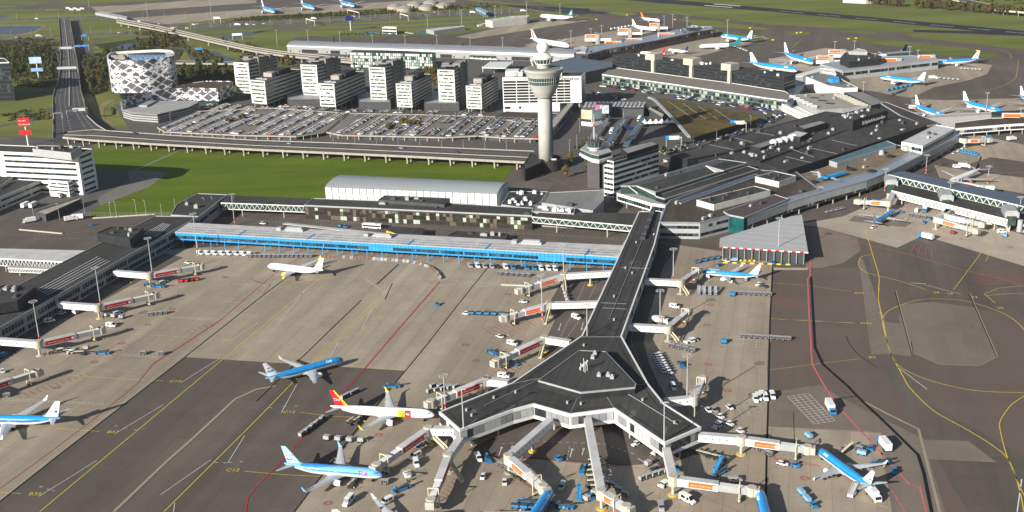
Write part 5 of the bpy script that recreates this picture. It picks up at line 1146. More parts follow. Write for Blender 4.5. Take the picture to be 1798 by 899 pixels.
for k,pts in enumerate([[(1116,219),(1125,220.5),(1113,240),(1103,238.5)],[(1101,241),(1111,242),(1103,257),(1093,256)],[(1085,217),(1091,218.5),(1073,250),(1064,249)],[(1124,206),(1135,205),(1127,218.5),(1118,217.5)],[(1096,203),(1101,204),(1091,217),(1086,216)],[(1053,217),(1061,218),(1048,235),(1042,233)],[(1068,204),(1074,205),(1062,217),(1056,216)]]):
 q=G(sum(p[0] for p in pts)/4,sum(p[1] for p in pts)/4);t=thing('platform_canopy','slim blue-grey bus platform canopy, '+['nearest the white tents','closest to the white office roof','longest, crossing the middle of the bus station','right of the white bus','short one beside the parked bus','left, before the poster building','left, behind the poster building'][k],'canopy',(q.x,q.y,0),group='bus platform canopies')
 b=MB();b.prism(poly(pts,4.2),3.8,4.2);b.build('roof',mat('canopy_blue_grey',(.08,.13,.17),.35,.15,.3),t)
 for j in range(5):
  u=(j+.5)/5;p=G(pts[0][0]*(1-u)+pts[3][0]*u,pts[0][1]*(1-u)+pts[3][1]*u,4).lerp(G(pts[1][0]*(1-u)+pts[2][0]*u,pts[1][1]*(1-u)+pts[2][1]*u,4),.5);b=MB();b.lathe(p.x,p.y,[(.2,0),(.2,3.8)],6);b.build('post',steel,t)
t=thing('station_canopy','segmented glass station canopy spanning the far end of the bus lanes','station canopy',tuple(G(1080,195)))
b=MB();b.prism(poly([(1022,187),(1030,178),(1135,181),(1130,191)],8),0.5,7.4);b.build('station_wall',dgrey,t)
for k in range(15):
 b=MB();x0=1024+k*7.2;b.prism(poly([(x0,187),(x0+5,187.2),(x0+9.5,178.8),(x0+4.5,178.6)],8),7.5,8);b.build('glass_panel',lgrey,t)
pinkm=mat('poster_pink',(.75,.1,.3),.5,.3,.3);picm=mat('poster_mixed',(.35,.4,.42),.5,.5,.5)
q=G(1060,203);t=thing('screen_building','dark box with pink poster and picture screen over the bus lanes','billboard',(q.x,q.y,0))
a,c=G(1048,197,6),G(1072,198,6);b=MB();b.beam((a.x,a.y,6),(c.x,c.y,6),10,8);b.build('box',dgrey,t)
dd=(c-a).normalized();nq=Vector((dd.y,-dd.x,0))*5.1
b=MB();p,r=a+nq,a.lerp(c,.35)+nq;b.face([(p.x,p.y,6.2),(r.x,r.y,6.2),(r.x,r.y,13.6),(p.x,p.y,13.6)]);b.build('pink_poster',pinkm,t)
b=MB();p,r=a.lerp(c,.36)+nq,c+nq;b.face([(p.x,p.y,6.2),(r.x,r.y,6.2),(r.x,r.y,13.6),(p.x,p.y,13.6)]);b.build('picture_screen',picm,t)
for u in (.1,.9):p=a.lerp(c,u);b=MB();b.box(p.x,p.y,0,1,1,6);b.build('post',dgrey,t)
for k,(z0,z1,m_,lb) in enumerate(((8,16,[mat('poster_orange_fade',(.6,.4,.28),.5,.35,.15),mat('poster_blue_fade',(.32,.42,.45),.5,.2,.1)],'angled poster board, pale blue and orange, upper'),)):
 q=G(1040,222);t=thing('poster_board','angled board with pale blue and orange posters on a pole by the old tower','billboard',(q.x,q.y,0))
 a,e,c=Vector((q.x-9,q.y+6,0)),Vector((q.x,q.y,0)),Vector((q.x+9,q.y+7,0))
 for s_,(u,w_) in enumerate(((a,e),(e,c))):
  b=MB();b.beam((u.x,u.y,6),(w_.x,w_.y,6),.6,8);b.build('poster',m_[s_],t)
  b=MB();b.beam((u.x,u.y,0),(w_.x,w_.y,0),.6,3.5);b.build('base_wall',white,t)
 b=MB();b.lathe(q.x,q.y+3,[(.5,0),(.5,14)],8);b.build('pole',white,t)
for k in range(6):
 q=G(1132+k*10,222.5-k*.4);b=MB();b.lathe(q.x,q.y,[(4.4,3.2),(3,3.8),(1.4,5),(.15,6.6)],8,caps=False);t=thing('tent_roof','small white peaked tent roof in a row over the station square','tent',(q.x,q.y,0),group='white tents on the station square');b.build('membrane',white,t)
 b=MB();b.lathe(q.x,q.y,[(.1,0),(.1,6.4)],6);b.build('pole',steel,t)
building('escalator_hall','slanting pale covered stair beside the fan-shaped planted roof','covered stair',[(1134,190),(1139,187),(1166,201),(1163,207)],5,0,wall=dgrey,roof=cream)
def board(name,label,x,y,h0,h1,wd,m,lab='billboard',tri=True,txt=None):
 q=G(x,y);t=thing(name,label,lab,(q.x,q.y,0))
 b=MB();b.lathe(q.x,q.y,[(.7,0),(.6,h1)],10);b.build('pole',white,t)
 b=MB();b.beam((q.x-wd/2,q.y-1.2,h0),(q.x+wd/2*.9,q.y-1.2,h0),.5,h1-h0);b.build('panel',m,t)
 b=MB();b.beam((q.x-wd/2,q.y-1,h0),(q.x,q.y+wd*.6,h0),.5,h1-h0);b.build('panel',m,t)
 if txt:
  for k,s_ in enumerate(txt):wall_text('lettering',s_,(q.x-wd*.42,q.y-1.6,h1-(k+1)*(h1-h0)*.42),(1,0,0),(h1-h0)*.24,white,t)
 return t
board('billboard','red two-sided billboard with white lettering on a white pole at left',50,256,HT(50,256,221),HT(50,256,206),11,redm,txt=('Stay safe','fly connected'))
t=[o for o in COL.objects if o.get('label','').startswith('red two-sided')][0];q=t.location;b=MB();z=HT(50,256,236);b.beam((q.x-6,q.y-1.2,z),(q.x+5.5,q.y-1.2,z),.5,HT(50,256,228)-z);b.build('panel',redm,t)
t=board('billboard','pale blue billboard with two stacked panels on a tall pole among trees',68,137,HT(68,137,111),HT(68,137,100),15,mat('pale_blue_board',(.35,.47,.7),.4,.2,.2))
b=MB();q=G(68,137);z=HT(68,137,125);b.beam((q.x-7,q.y-1.2,z),(q.x+7,q.y-1.2,z),.5,HT(68,137,119)-z);b.build('panel',mat('blue_board',(.2,.33,.6),.4,.2,.2),t)
board('billboard','dark navy billboard on a tall pole beside the motorway',616,54,HT(616,54,36),HT(616,54,28),12,klmd)
def gantry(label,x0,y0,x1,y1,z,base=0,signs=(),m=steel,cat='sign gantry'):
 a,c=G(x0,y0,base),G(x1,y1,base);t=thing('sign_gantry',label,cat,tuple(a.lerp(c,.5)))
 for p in (a,c):b=MB();b.tube((p.x,p.y,base),(p.x,p.y,base+z),.3,6);b.build('leg',m,t)
 b=MB();b.beam((a.x,a.y,base+z-.8),(c.x,c.y,base+z-.8),.8,1.1);b.build('beam',m,t)
 for (u,w_,mm) in signs:
  p=a.lerp(c,u);b=MB();b.box(p.x,p.y-.8,base+z-1.8,w_,.3,3,0);b.build('sign',mm,t)
bs=mat('road_sign_blue',(.02,.2,.6),.4,.1,1)
gantry('grey gantry at the near end of the wide raised road',118,206,155,200,6,RZ,[(.6,12,steel)])
gantry('grey gantry crossing the wide raised road by the trees',101,128,137,127,6,RZ,[(.5,22,steel)])
gantry('grey gantry crossing the wide raised road, third from the near end',105,92,131,91,6,RZ,[(.5,14,steel)])
gantry('gantry with blue signs over the slip road right of the raised road',133,91,157,90,8,0,[(.3,5,bs),(.75,5,bs)])
gantry('gantry with blue signs near the raised road',144,72,156,71,8,0,[(.5,6,bs)])
gantry('gantry with blue sign behind the patterned hotel',344,98,357,97,9,0,[(.5,9,bs)])
gantry('pale slanting gantry arm across the motorway, left one',538,42,553,46,8,0,[],white)
gantry('pale slanting gantry arm across the motorway beyond the navy billboard',611,27,631,32,9,0,[],white)
gantry('pale slanting gantry arm across the motorway before the tanks',703,33,717,37,8,0,[],white)
gantry('white gantry on splayed legs near the flyover',376,40,388,42,9,0,[(.5,9,white)],white)
gantry('white rectangular gantry beside the pond by the flyover',409,70,426,70,8,0,[(.5,14,white)],white)
gantry('gantry with one blue and one white sign on the taxi road by the white office',1170,258,1197,258,8,0,[(.15,5,bs),(.5,8,white)])
gantry('gantry with one blue and one white sign on the taxi road by the planted roof',1283,229,1310,232,8,0,[(.15,5,bs),(.6,7,white)])
gantry('short grey gantry over the left lane of the raised road',95,210,110,208,6,RZ,[])
building('blue_bridge','light blue footbridge over the motorway near the pale-roofed hangar','footbridge',[(835,14),(840,13.5),(858,21),(853,23)],7,4,wall=mat('faded_blue_steel',(.16,.32,.5),.5,.1),roof=MAT['faded_blue_steel'],cols=10)
building('pale_ramp_wall','pale sloping retaining wall by the far end of the flyover','wall',[(167,22),(174,20),(224,30),(222,33)],4,0,wall=lgrey,roof=lgrey)
building('overpass','pale concrete motorway overpass in the top right corner','overpass',[(1670,-2),(1690,-3),(1760,13),(1830,20),(1830,24),(1750,17)],7,5,wall=cream,roof=asphr,cols=20)
wgrey=mat('wing_grey',(.42,.44,.46),.35,.06,.5,obj=True)
nwhite=mat('aircraft_white',(.78,.79,.8),.18,.03,.3,obj=True,coat=.5)
lwhite=mat('aircraft_belly_white',(.7,.71,.73),.25,.04,.3,obj=True,coat=.3)
tuib=mat('holiday_light_blue',(.15,.4,.76),.18,.04,.3,obj=True,coat=.5)
tuid=mat('holiday_mid_blue',(.03,.22,.6),.18,.04,.3,obj=True,coat=.5)
navy=mat('aircraft_navy',(.01,.015,.07),.25,.04,.3,obj=True,coat=.4)
tealp=mat('aircraft_teal',(.01,.2,.24),.25,.06,.3,obj=True)
eorng=mat('aircraft_orange',(.8,.16,.01),.25,.05,.3,obj=True)
ared=mat('aircraft_red',(.65,.02,.03),.25,.05,.3,obj=True)
agreen=mat('aircraft_green',(.28,.5,.03),.3,.05,.3,obj=True)
agrn=mat('aircraft_flag_green',(.0,.14,.05),.3,.05,.3,obj=True)
ayel=mat('aircraft_yellow',(.75,.6,.03),.3,.05,.3,obj=True)
amag=mat('aircraft_magenta',(.6,.01,.14),.3,.05,.3,obj=True)
inlet=mat('engine_inlet_dark',(.015,.015,.017),.5,.1,1,obj=True)
chrome=mat('bare_metal_lip',(.6,.6,.62),.25,.05,1,metal=.8,obj=True)
cwin=mat('cabin_window_glass',(.015,.02,.025),.35,0,spec=.2)
ANG=[0,18,36,52,66,78,84,89,97,112,130,155,180]
def fus_at(L,Rr,x):
 """radius and centre height of the fuselage at x from the nose"""
 t=x/L
 NP=[(0,.03,-.28),(.004,.2,-.26),(.012,.38,-.22),(.03,.6,-.15),(.055,.79,-.08),(.085,.91,-.03),(.12,.98,0),(.15,1,0),(.62,1,0),(.7,.96,.04),(.78,.82,.14),(.86,.6,.32),(.93,.38,.48),(.98,.2,.6),(1,.07,.66)]
 for a,b in zip(NP,NP[1:]):
  if a[0] <=t <=b[0]:
   u=(t-a[0])/(b[0]-a[0]);return Rr*(a[1]+(b[1]-a[1])*u),Rr*(a[2]+(b[2]-a[2])*u)
 return Rr*.07,Rr*.66
def text_obj(txt,size,ext=.0,bold=0.):
 cu=bpy.data.curves.new('t','FONT');cu.body=txt;cu.size=size;cu.extrude=ext;cu.resolution_u=2;cu.offset=bold;cu.align_x='CENTER';cu.align_y='CENTER'
 to=bpy.data.objects.new('t',cu);COL.objects.link(to);dg=bpy.context.evaluated_depsgraph_get();me=bpy.data.meshes.new_from_object(to.evaluated_get(dg));bpy.data.objects.remove(to);me.materials.clear();return me
def aircraft(L=39.5,Rr=1.95,span=35.8,top=klm,belly=lwhite,stripe=None,fin=nwhite,finm=None,eng=nwhite,wlet=nwhite,neng=2,rear=False,H=3.4,ttail=False,split=7,er=1.05,wings=wgrey,text=None,finh=None,tailtop=None,name='airliner'):
 t=thing(name,None,'airliner',(0,0,0),world=False)
 X=lambda s:L/2-s
 xs=[0,.004,.012,.03,.055,.085,.12,.15,.3,.45,.62,.7,.78,.86,.93,.98,1]
 angs=ANG+[-a for a in ANG[-2:0:-1]]
 rings=[]
 for u in xs:
  r,dz=fus_at(L,Rr,u*L);rings.append([(X(u*L),r*math.sin(rad(a)),H+dz+r*math.cos(rad(a))*1.03) for a in angs])
 n=len(angs)
 def mf(i,j):
  k=j if j < n/2 else n-1-j
  if tailtop is not None and i >=11:return 3
  if k < split-1:return 0
  if k==split-1:return 2 if stripe else 0
  return 1
 b=MB();b.grid(rings,0,mf=mf);f=b.build('fuselage',[top,belly,stripe or belly,tailtop or top],t,smooth=True)
 for s in (-1,1):
  b=MB();za=.22*Rr;y=math.sqrt(Rr*Rr-za*za)+.02;x=.14*L;st=.53 if L < 50 else .62
  while x < .78*L:
   r,dz=fus_at(L,Rr,x);yy=math.sqrt(max(r*r-za*za,.01))+.03
   if not (abs(x-.17*L) < .5 or abs(x-.46*L) < .6):b.face([(X(x),s*yy,H+dz+za-.16),(X(x+.3),s*yy,H+dz+za-.2),(X(x+.3),s*yy*.99,H+dz+za+.26),(X(x),s*yy*.99,H+dz+za+.26)])
   x +=st
  b.build('window_row',cwin,t)
 b=MB()
 for s in (-1,1):
  for k in range(3):
   x0=(.036+.012*k)*L*(39.5/L)**.4;x1=x0+.010*L*(39.5/L)**.4
   q=[]
   for (x,a) in ((x0,52-k*2),(x1,54),(x1,33+k*4),(x0,30+k*6)):
    r,dz=fus_at(L,Rr,x);q.append((X(x),s*(r+.03)*math.sin(rad(a+4*k)),H+dz+(r+.03)*math.cos(rad(a+4*k))*1.03))
   b.face(q)
 b.build('cockpit_window',cwin,t)
 cr,ct=span*.2,span*.045;xr=.345*L if not rear else .47*L;half=span/2
 def foil(x,y,z,c,th):return [(X(x),y,z),(X(x+.12*c),y,z+th*.7),(X(x+.4*c),y,z+th),(X(x+.75*c),y,z+th*.55),(X(x+c),y,z+.02),(X(x+.6*c),y,z-th*.35),(X(x+.25*c),y,z-th*.5)]
 zw=H-Rr*.62;sw=math.tan(rad(27));td=math.tan(rad(5.5))
 tipx=xr+half*sw*1.02
 for s in (-1,1):
  b=MB();y1=half*.32
  b.grid([foil(xr+Rr*.4*sw,s*Rr*.5,zw,cr,.55),foil(xr+y1*sw,s*y1,zw+(y1-Rr)*td,cr*.62,.4),foil(tipx-ct*.2,s*half,zw+(half-Rr)*td,ct,.12)],0)
  w_=b.build('wing',wings,t)
  b=MB()
  for k,fy in enumerate((.24,.42,.58)):
   yy=half*fy;cc=cr*(.62-.3*fy);xx=xr+yy*sw+cc*.55;zz=zw+(yy-Rr)*td-.25;b.tube((X(xx),s*yy,zz),(X(xx+cc*.75),s*yy,zz-.1),.2,6,0,.08)
  b.build('flap_fairing',wings,w_)
  if wlet:
   b=MB();zt_=zw+(half-Rr)*td;hh=span*.068
   b.grid([foil(tipx-ct*.2,s*half,zt_,ct,.12),foil(tipx+ct*.35,s*(half+.3),zt_+hh*.3,ct*.6,.07),foil(tipx+ct*.9,s*(half+.6),zt_+hh*.85,ct*.3,.03)],0);b.build('winglet',wlet,t)
  hs=span*.2;zt=H+Rr*.55 if not ttail else H+Rr*.9+span*.145;xt=.87*L if not ttail else .93*L
  b=MB();b.grid([foil(xt,s*(Rr*.25),zt,span*.095,.22),foil(xt+hs*.62,s*hs,zt+hs*.1,span*.035,.07)],0);b.build('tailplane',wings if not ttail else fin,t)
 fh=finh or span*.205;xf=.815*L;c0,c1=span*.165,span*.055;xtp=xf+fh*.82
 def ffoil(x,z,c,th):return [(X(x),0,z),(X(x+.2*c),th,z),(X(x+.5*c),th*.9,z),(X(x+c),.02,z),(X(x+.5*c),-th*.9,z),(X(x+.2*c),-th,z)]
 zb=H+Rr*.62;b=MB();b.grid([ffoil(xf,zb,c0,.28),ffoil(xf+(xtp-xf)*.5,zb+fh*.5,(c0+c1)/2,.2),ffoil(xtp,zb+fh,c1,.08)],0)
 b.face([(X(xf-span*.1),0,zb+.25),(X(xf+span*.06),.12,zb+.1),(X(xf+span*.05),.06,zb+fh*.14)]);b.face([(X(xf-span*.1),0,zb+.25),(X(xf+span*.05),-.06,zb+fh*.14),(X(xf+span*.06),-.12,zb+.1)])
 fo=b.build('tail_fin',fin,t)
 if finm:
  for (u0,u1,v0,v1,mm) in finm:
   b=MB()
   for s in (-1,1):
    q=[]
    for (u,v) in ((u0,v0),(u1,v0),(u1,v1),(u0,v1)):
     cc=c0+(c1-c0)*u;xx=xf+(xtp-xf)*u+cc*v;th=(.28+(.08-.28)*u)*(1-.1*v);th=th*min(1,v/.2) if v < .2 else th*(1 if v < .5 else (1-(v-.5)*1.9));q.append((X(xx),s*(max(th,.02)+.03),zb+fh*u))
    b.face(q)
   b.build('fin_marking',mm,fo)
 ye=(half*.33,) if neng==2 else (half*.33,half*.62)
 for s in (-1,1):
  for k,yy in enumerate(ye if not rear else (Rr+1.1,)):
   if rear:xe,ze=.72*L,H+.5
   else:xe,ze=xr+yy*sw-er*2.1,zw+(yy-Rr)*td-er*1.05
   LE=er*3.9
   b=MB();prof=[(0,.86),(.12,.98),(.6,1.07),(1.6,1.08),(2.9,.8),(3.0,.55),(3.9,.3)]
   rg=[[(X(xe+p*er),s*yy+q*er*math.cos(a*6.2832/18),ze+q*er*math.sin(a*6.2832/18)) for a in range(18)] for p,q in prof]
   b.grid(rg,0,caps=False);e=b.build('engine',eng,t,smooth=True)
   b=MB();b.face([(X(xe+.35*er),s*yy+.88*er*math.cos(a*6.2832/18),ze+.88*er*math.sin(a*6.2832/18)) for a in range(18)]);b.face([(X(xe+3.0*er),s*yy+.55*er*math.cos(a*6.2832/18),ze+.55*er*math.sin(a*6.2832/18)) for a in range(18)]);b.build('engine_inlet',inlet,e)
   b=MB();b.grid([[(X(xe+p*er),s*yy+q*er*math.cos(a*6.2832/18),ze+q*er*math.sin(a*6.2832/18)) for a in range(18)] for p,q in ((.35,.88),(0,.84),(-.03,.9),(.1,.985))],0,caps=False);b.build('engine_lip',chrome,e)
   b=MB()
   if rear:b.box(X(xe+1.6*er),s*(Rr+.2),ze-.15,2.6,1.8,.3)
   else:b.prism([(X(xe+.8*er),s*yy-.12),(X(xe+4.2*er),s*yy-.12),(X(xe+4.2*er),s*yy+.12),(X(xe+.8*er),s*yy+.12)],ze+er*.6,ze+er*1.35)
   b.build('pylon',wings,t)
 for (x,y,nm) in ((.1*L,0,'nose_gear'),(.5*L if not rear else .56*L,Rr*1.45,'main_gear'),(.5*L if not rear else .56*L,-Rr*1.45,'main_gear')):
  b=MB();wr=.45 if nm=='nose_gear' else .6
  b.tube((X(x),y,wr),(X(x),y,H-Rr*.5),.13,6)
  for s in (-.32,.32):
   for o in ((0,) if L < 45 or nm=='nose_gear' else (-.7,.7)):b.tube((X(x)+o,y+s-.13,wr),(X(x)+o,y+s+.13,wr),wr,12)
  b.build(nm,tyre,t)
 b=MB();b.grid([[(X(x),w_*math.cos(rad(a)),H-Rr*.62+h_*math.sin(rad(a))) for a in range(0,360,30)] for x,w_,h_ in ((.34*L,.4*Rr,.2*Rr),(.38*L,1.0*Rr,.5*Rr),(.52*L,1.05*Rr,.52*Rr),(.6*L,.4*Rr,.2*Rr))],0);b.build('belly_fairing',belly,t,smooth=True)
 for (txt,size,xa,ang,mm) in (text or []):
  for s in (-1,1):
   me=text_obj(txt,size,bold=.04);bm=bmesh.new();bm.from_mesh(me);bmesh.ops.triangulate(bm,faces=bm.faces);bmesh.ops.subdivide_edges(bm,edges=bm.edges,cuts=3,use_grid_fill=True);bm.to_mesh(me);bm.free()
   for v in me.vertices:
    r,dz=fus_at(L,Rr,xa);a=rad(ang)-v.co.y/r;xx=X(xa)+(v.co.x if s < 0 else -v.co.x);r2,dz=fus_at(L,Rr,L/2-xx)
    v.co=(xx,s*(r2+.05)*math.sin(a),H+dz+(r2+.05)*math.cos(a)*1.03)
   me.materials.append(mm);o=bpy.data.objects.new('lettering',me);COL.objects.link(o);o.parent=f
 t['_L']=L;t['_H']=H;t['_par']=(xf,xtp,c0,c1,zb,fh)
 return t
def fin_text(t,txt,size,u,mm,v=.55):
 L=t['_L'];xf,xtp,c0,c1,zb,fh=t['_par']
 fo=[c for c in t.children if c.name.startswith('tail_fin')][0]
 for s in (-1,1):
  me=text_obj(txt,size,.01,.03);xx=L/2-(xf+(xtp-xf)*u+(c0+(c1-c0)*u)*v)
  for q in me.vertices:q.co=(xx+(q.co.x if s < 0 else -q.co.x),s*(.3*(1-.6*u)+abs(q.co.z)),zb+fh*u+q.co.y)
  me.materials.append(mm);o=bpy.data.objects.new('lettering',me);COL.objects.link(o);o.parent=fo
def crown(t,u,mm,sc=1.):
 L=t['_L'];xf,xtp,c0,c1,zb,fh=t['_par'];fo=[c for c in t.children if c.name.startswith('tail_fin')][0]
 b=MB()
 for s in (-1,1):
  x0=L/2-(xf+(xtp-xf)*u+(c0+(c1-c0)*u)*.55);z0=zb+fh*u;y=s*.26*(1-.5*u)
  b.face([(x0-.9*sc,y,z0),(x0+.9*sc,y,z0),(x0+.9*sc,y,z0+.22*sc),(x0-.9*sc,y,z0+.22*sc)])
  for k in (-.6,-.2,.2,.6):b.face([(x0+(k+.17*math.cos(a))*sc,y,z0+(.45+.17*math.sin(a))*sc) for a in (0,.8,1.6,2.4,3.1,3.9,4.7,5.5)])
  b.face([(x0-.1*sc,y,z0+.65*sc),(x0+.1*sc,y,z0+.65*sc),(x0+.1*sc,y,z0+1*sc),(x0-.1*sc,y,z0+1*sc)])
 b.build('crown_marking',mm,fo)
def place_air(t,nose,tail,label,group=None,zb=0.,fit=True,first=False,nl=True):
 L,H=t['_L'],t['_H'];A=G(*nose,zb+H);B=G(*tail,zb+H+1);A.z=B.z=zb;d=A-B;m=d.length
 sc=min(max(m/L,.8),1.15) if fit else 1;an=math.atan2(d.y,d.x);c=A-d.normalized()*L*sc/2
 o=t if first else dup(t)
 o.location=(c.x,c.y,zb);o.rotation_euler=(0,0,an);o.scale=(sc,)*3;o['label']=label
 if group:o['group']=group
 return o
KG='blue and white jets on the aprons'
nb=aircraft(stripe=klmd,split=8,text=[('KLM',1.5,8.2,48,nwhite)]);fin_text(nb,'KLM',1.5,.38,klm);crown(nb,.55,klm)
place_air(nb,(603,629.5),(466,664.5),'blue and white jet taxiing on the dark asphalt, alone in mid apron',KG,first=True)
place_air(nb,(1435.5,786.5),(1532.5,853),'blue and white jet docked at the orange-bannered bridge in the lower right',KG)
place_air(nb,(1232,475),(1327,480.5),'blue and white jet docked right of the pier, below the triangular canopy roof',KG)
place_air(nb,(-54,736),(107.5,735),'blue and white jet cut by the left edge, only tail and wing in view',KG)
place_air(nb,(969,858),(925,920),'blue jet nose entering the bottom edge at the bannered bridge below the pier',KG,fit=False)
place_air(nb,(1333,860),(1352,930),'blue jet nose at the bottom edge right of the white van',KG,fit=False)
def by_nose_tip(t,nose,tip,side=1):
 A=G(*nose,3.4);T=G(*tip,5.5);L=t['_L'];best=None
 for k in range(720):
  an=math.pi*2*k/720;f=Vector((math.cos(an),math.sin(an),0));n=Vector((-f.y,f.x,0))*side;tp=A-f*(.62*L)+n*17.9;e=(tp-T).xy.length
  if best is None or e < best[0]:best=(e,an)
 f=Vector((math.cos(best[1]),math.sin(best[1]),0));return A-f*L/2,best[1]
c,an=by_nose_tip(nb,(787,903),(638,865));o=dup(nb,(c.x,c.y,0),an,'blue jet mostly below the bottom edge, one white wing raised beside the white van',KG)
rj=aircraft(L=36.2,Rr=1.55,span=28.7,stripe=klmd,split=8,er=.85,H=3,name='regional_jet')
place_air(rj,(1570.5,368.8),(1532,392),'small blue jet parked nose to the white truss gallery at right',KG,first=True)
fk=aircraft(L=35.5,Rr=1.65,span=28,stripe=None,belly=klm,rear=True,ttail=True,wlet=None,er=.85,H=2.7,name='regional_jet',eng=klm)
place_air(fk,(1487,301.5),(1434,312),'small T-tailed blue jet on show on the brown roof terrace',KG,zb=9.3,first=True,fit=True)
tu=aircraft(top=tuib,belly=nwhite,fin=mat('holiday_tail_blue',(.3,.55,.8),.2,.04,.3,obj=True),wlet=tuib,split=8,tailtop=None,text=[('TUI',2.7,7.2,78,amag)])
L=39.5;fo=[c for c in tu.children if c.name.startswith('tail_fin')][0];fu=[c for c in tu.children if c.name.startswith('fuselage')][0]
xf,xtp,c0,c1,zb_,fh=tu['_par'];b=MB()
for s in (-1,1):
 x0=L/2-(xf+(xtp-xf)*.42+c0*.4);z0=zb_+fh*.42
 for k in range(9):
  a0_,a1_=rad(200+k*15.5),rad(200+(k+1)*15.5);b.face([(x0+r*math.cos(a)*(-s),s*.3,z0+r*math.sin(a)) for r,a in ((1.5,a0_),(1.5,a1_),(1.1,a1_),(1.1,a0_))])
 for dx,dz in ((-1.1,.6),(1.2,.9),(.2,.4)):b.face([(x0+(dx+.35*math.cos(q))*(-s),s*.3,z0+dz+.3*math.sin(q)) for q in (0,1,2,3,4,5)])
b.build('smile_marking',amag,fo)
b=MB()
rg=[]
for u in (.42,.5,.58,.66,.74,.82):
 r,dz=fus_at(L,1.95,u*L);w_=5+(u-.42)*190
 rg.append([(L/2-u*L,(r+.02)*math.sin(rad(a)),3.4+dz+(r+.02)*math.cos(rad(a))*1.03) for a in [w_*(k/6-1) for k in range(13)]])
b.grid(rg,0,close=False,caps=False);b.build('blue_saddle',tuid,fu,smooth=True)
place_air(tu,(671.3,832.5),(499,814),'light blue jet with magenta smile on its tail, docked at the red-bannered bridge',first=True)
tp=aircraft(L=44.5,top=nwhite,belly=nwhite,fin=ared,wlet=ayel,er=1.15,finm=[(.02,.98,.02,.14,ayel),(.1,.99,.14,.26,agreen)])
fin_text(tp,'TAP',1.7,.42,nwhite,.58);fu=[c for c in tp.children if c.name.startswith('fuselage')][0]
for (x0,x1,mm) in ((9.6,12.2,ared),(12.2,13.8,agreen),(13.8,15.2,ayel)):
 for s in (-1,1):
  b=MB();b.grid([[(22.25-x,s*(1.975)*math.sin(rad(a)),3.4+1.975*math.cos(rad(a))*1.03) for a in range(38,140,12)] for x in (x0,x1)],0,close=False,caps=False);b.build('colour_patch',mm,fu,smooth=True)
for s in (-1,1):
 me=text_obj('tap',1.2,0,.03)
 for v in me.vertices:a=rad(80)-v.co.y/1.98;v.co=(22.25-10.9+(v.co.x if s < 0 else -v.co.x),s*2.0*math.sin(a),3.4+2.0*math.cos(a)*1.03)
 me.materials.append(nwhite);o=bpy.data.objects.new('lettering',me);COL.objects.link(o);o.parent=fu
place_air(tp,(763.3,727.3),(580,714),'white jet with red and yellow tail and green-red patch behind the cockpit',first=True)
vu=aircraft(L=37.6,top=nwhite,belly=nwhite,fin=mat('speckled_pale_tail',(.5,.5,.47),.5,.25,1.2,obj=True),eng=ayel,wlet=ayel)
place_air(vu,(470,466),(568,475),'all-white jet with yellow engines taxiing below the blue hall',first=True)
wb=aircraft(L=63.7,Rr=3.1,span=60,er=1.75,H=5.3,split=7,belly=lwhite,wlet=None,finh=10.5,text=[('KLM',2.6,13,50,nwhite)]);fin_text(wb,'KLM',2.4,.35,klm)
WG='large blue and white jets on the far aprons'
for k,(n_,tl,lb) in enumerate([((1661.8,203),(1610.5,183.5),'large blue jet behind the grey gallery, nearest the black airport name block'),((1761.8,194.5),(1710.5,180.2),'large blue jet behind the grey gallery, in front of the light mast'),((1850,186),(1795,167.5),'large blue jet cut by the right edge beyond the grey gallery'),((1641,108.5),(1703,103),'large blue jet at the right end of the round-ended far pier'),((1546,133),(1624,141.5),'large blue jet before the round-ended far pier, tail towards the bend'),((1427.5,110),(1376,93.5),'large blue jet left of the dark polygonal lounge'),((1400,123),(1316,110.5),'large blue jet just above the right end of the black office slab'),((1266,61.5),(1321,68.3),'large blue jet at the tip of the long silver pier'),((482,20.6),(451,10.2),'large blue jet at the top left, leftmost of three'),((552,14.8),(519,4.8),'large blue jet at the top left, middle of three'),((622,10.2),(585,.5),'large blue jet at the top left, rightmost of three')]):
 place_air(wb,n_,tl,lb,WG,first=(k==0))
def wide(label,n_,tl,**kw):
 a=dict(L=63,Rr=3,span=60,er=1.7,H=5.2,top=nwhite,belly=nwhite,wlet=None,finh=10.5);a.update(kw);t=aircraft(**a);place_air(t,n_,tl,label,first=True);return t
wide('large white jet with red, green and black striped tail, seen past the tower radome',(999.5,81),(931,69),L=73,fin=nwhite,finm=[(.0,.95,.45,.8,ared),(.3,.98,.1,.4,agrn)])
wide('large white jet with teal tail on the far apron left of the taxiway',(948.3,27.5),(1006,31),L=66,fin=tealp,finm=[(.3,.7,.4,.8,nwhite)])
wide('large white jet with teal rear fuselage beside the long silver pier',(1227.5,79.5),(1277,76.5),fin=tealp,tailtop=tealp)
wide('white jet with dark navy tail parked above the upper truss walkway',(1667,317.5),(1719.7,294),L=55,Rr=2.6,span=47,fin=navy,finm=[(.4,.7,.4,.8,ayel)],eng=mat('tan_engine',(.5,.3,.08),.4,.1,1,obj=True))
wide('white jet with small coloured spots on its tail beside the long silver pier',(1152,50.5),(1111,44),L=60,fin=nwhite,finm=[(.1,.3,.4,.7,ayel),(.6,.95,.3,.8,eorng),(.35,.5,.5,.8,agrn)])
wide('jet with dark navy tail half hidden behind the round-ended far pier',(1535,99),(1583,91),L=60,fin=navy)
wide('white jet with orange tail taxiing beyond the long silver pier',(1158.8,36.5),(1125.5,31.5),L=37,Rr=1.95,span=35.8,er=1.05,H=3.4,finh=None,fin=eorng,eng=eorng,finm=None)
wide('small white jet with blue tail parked by the long silver pier',(1173,86.5),(1208,89.5),L=38,Rr=1.95,span=35.8,er=1.05,H=3.4,finh=None,fin=klmd)
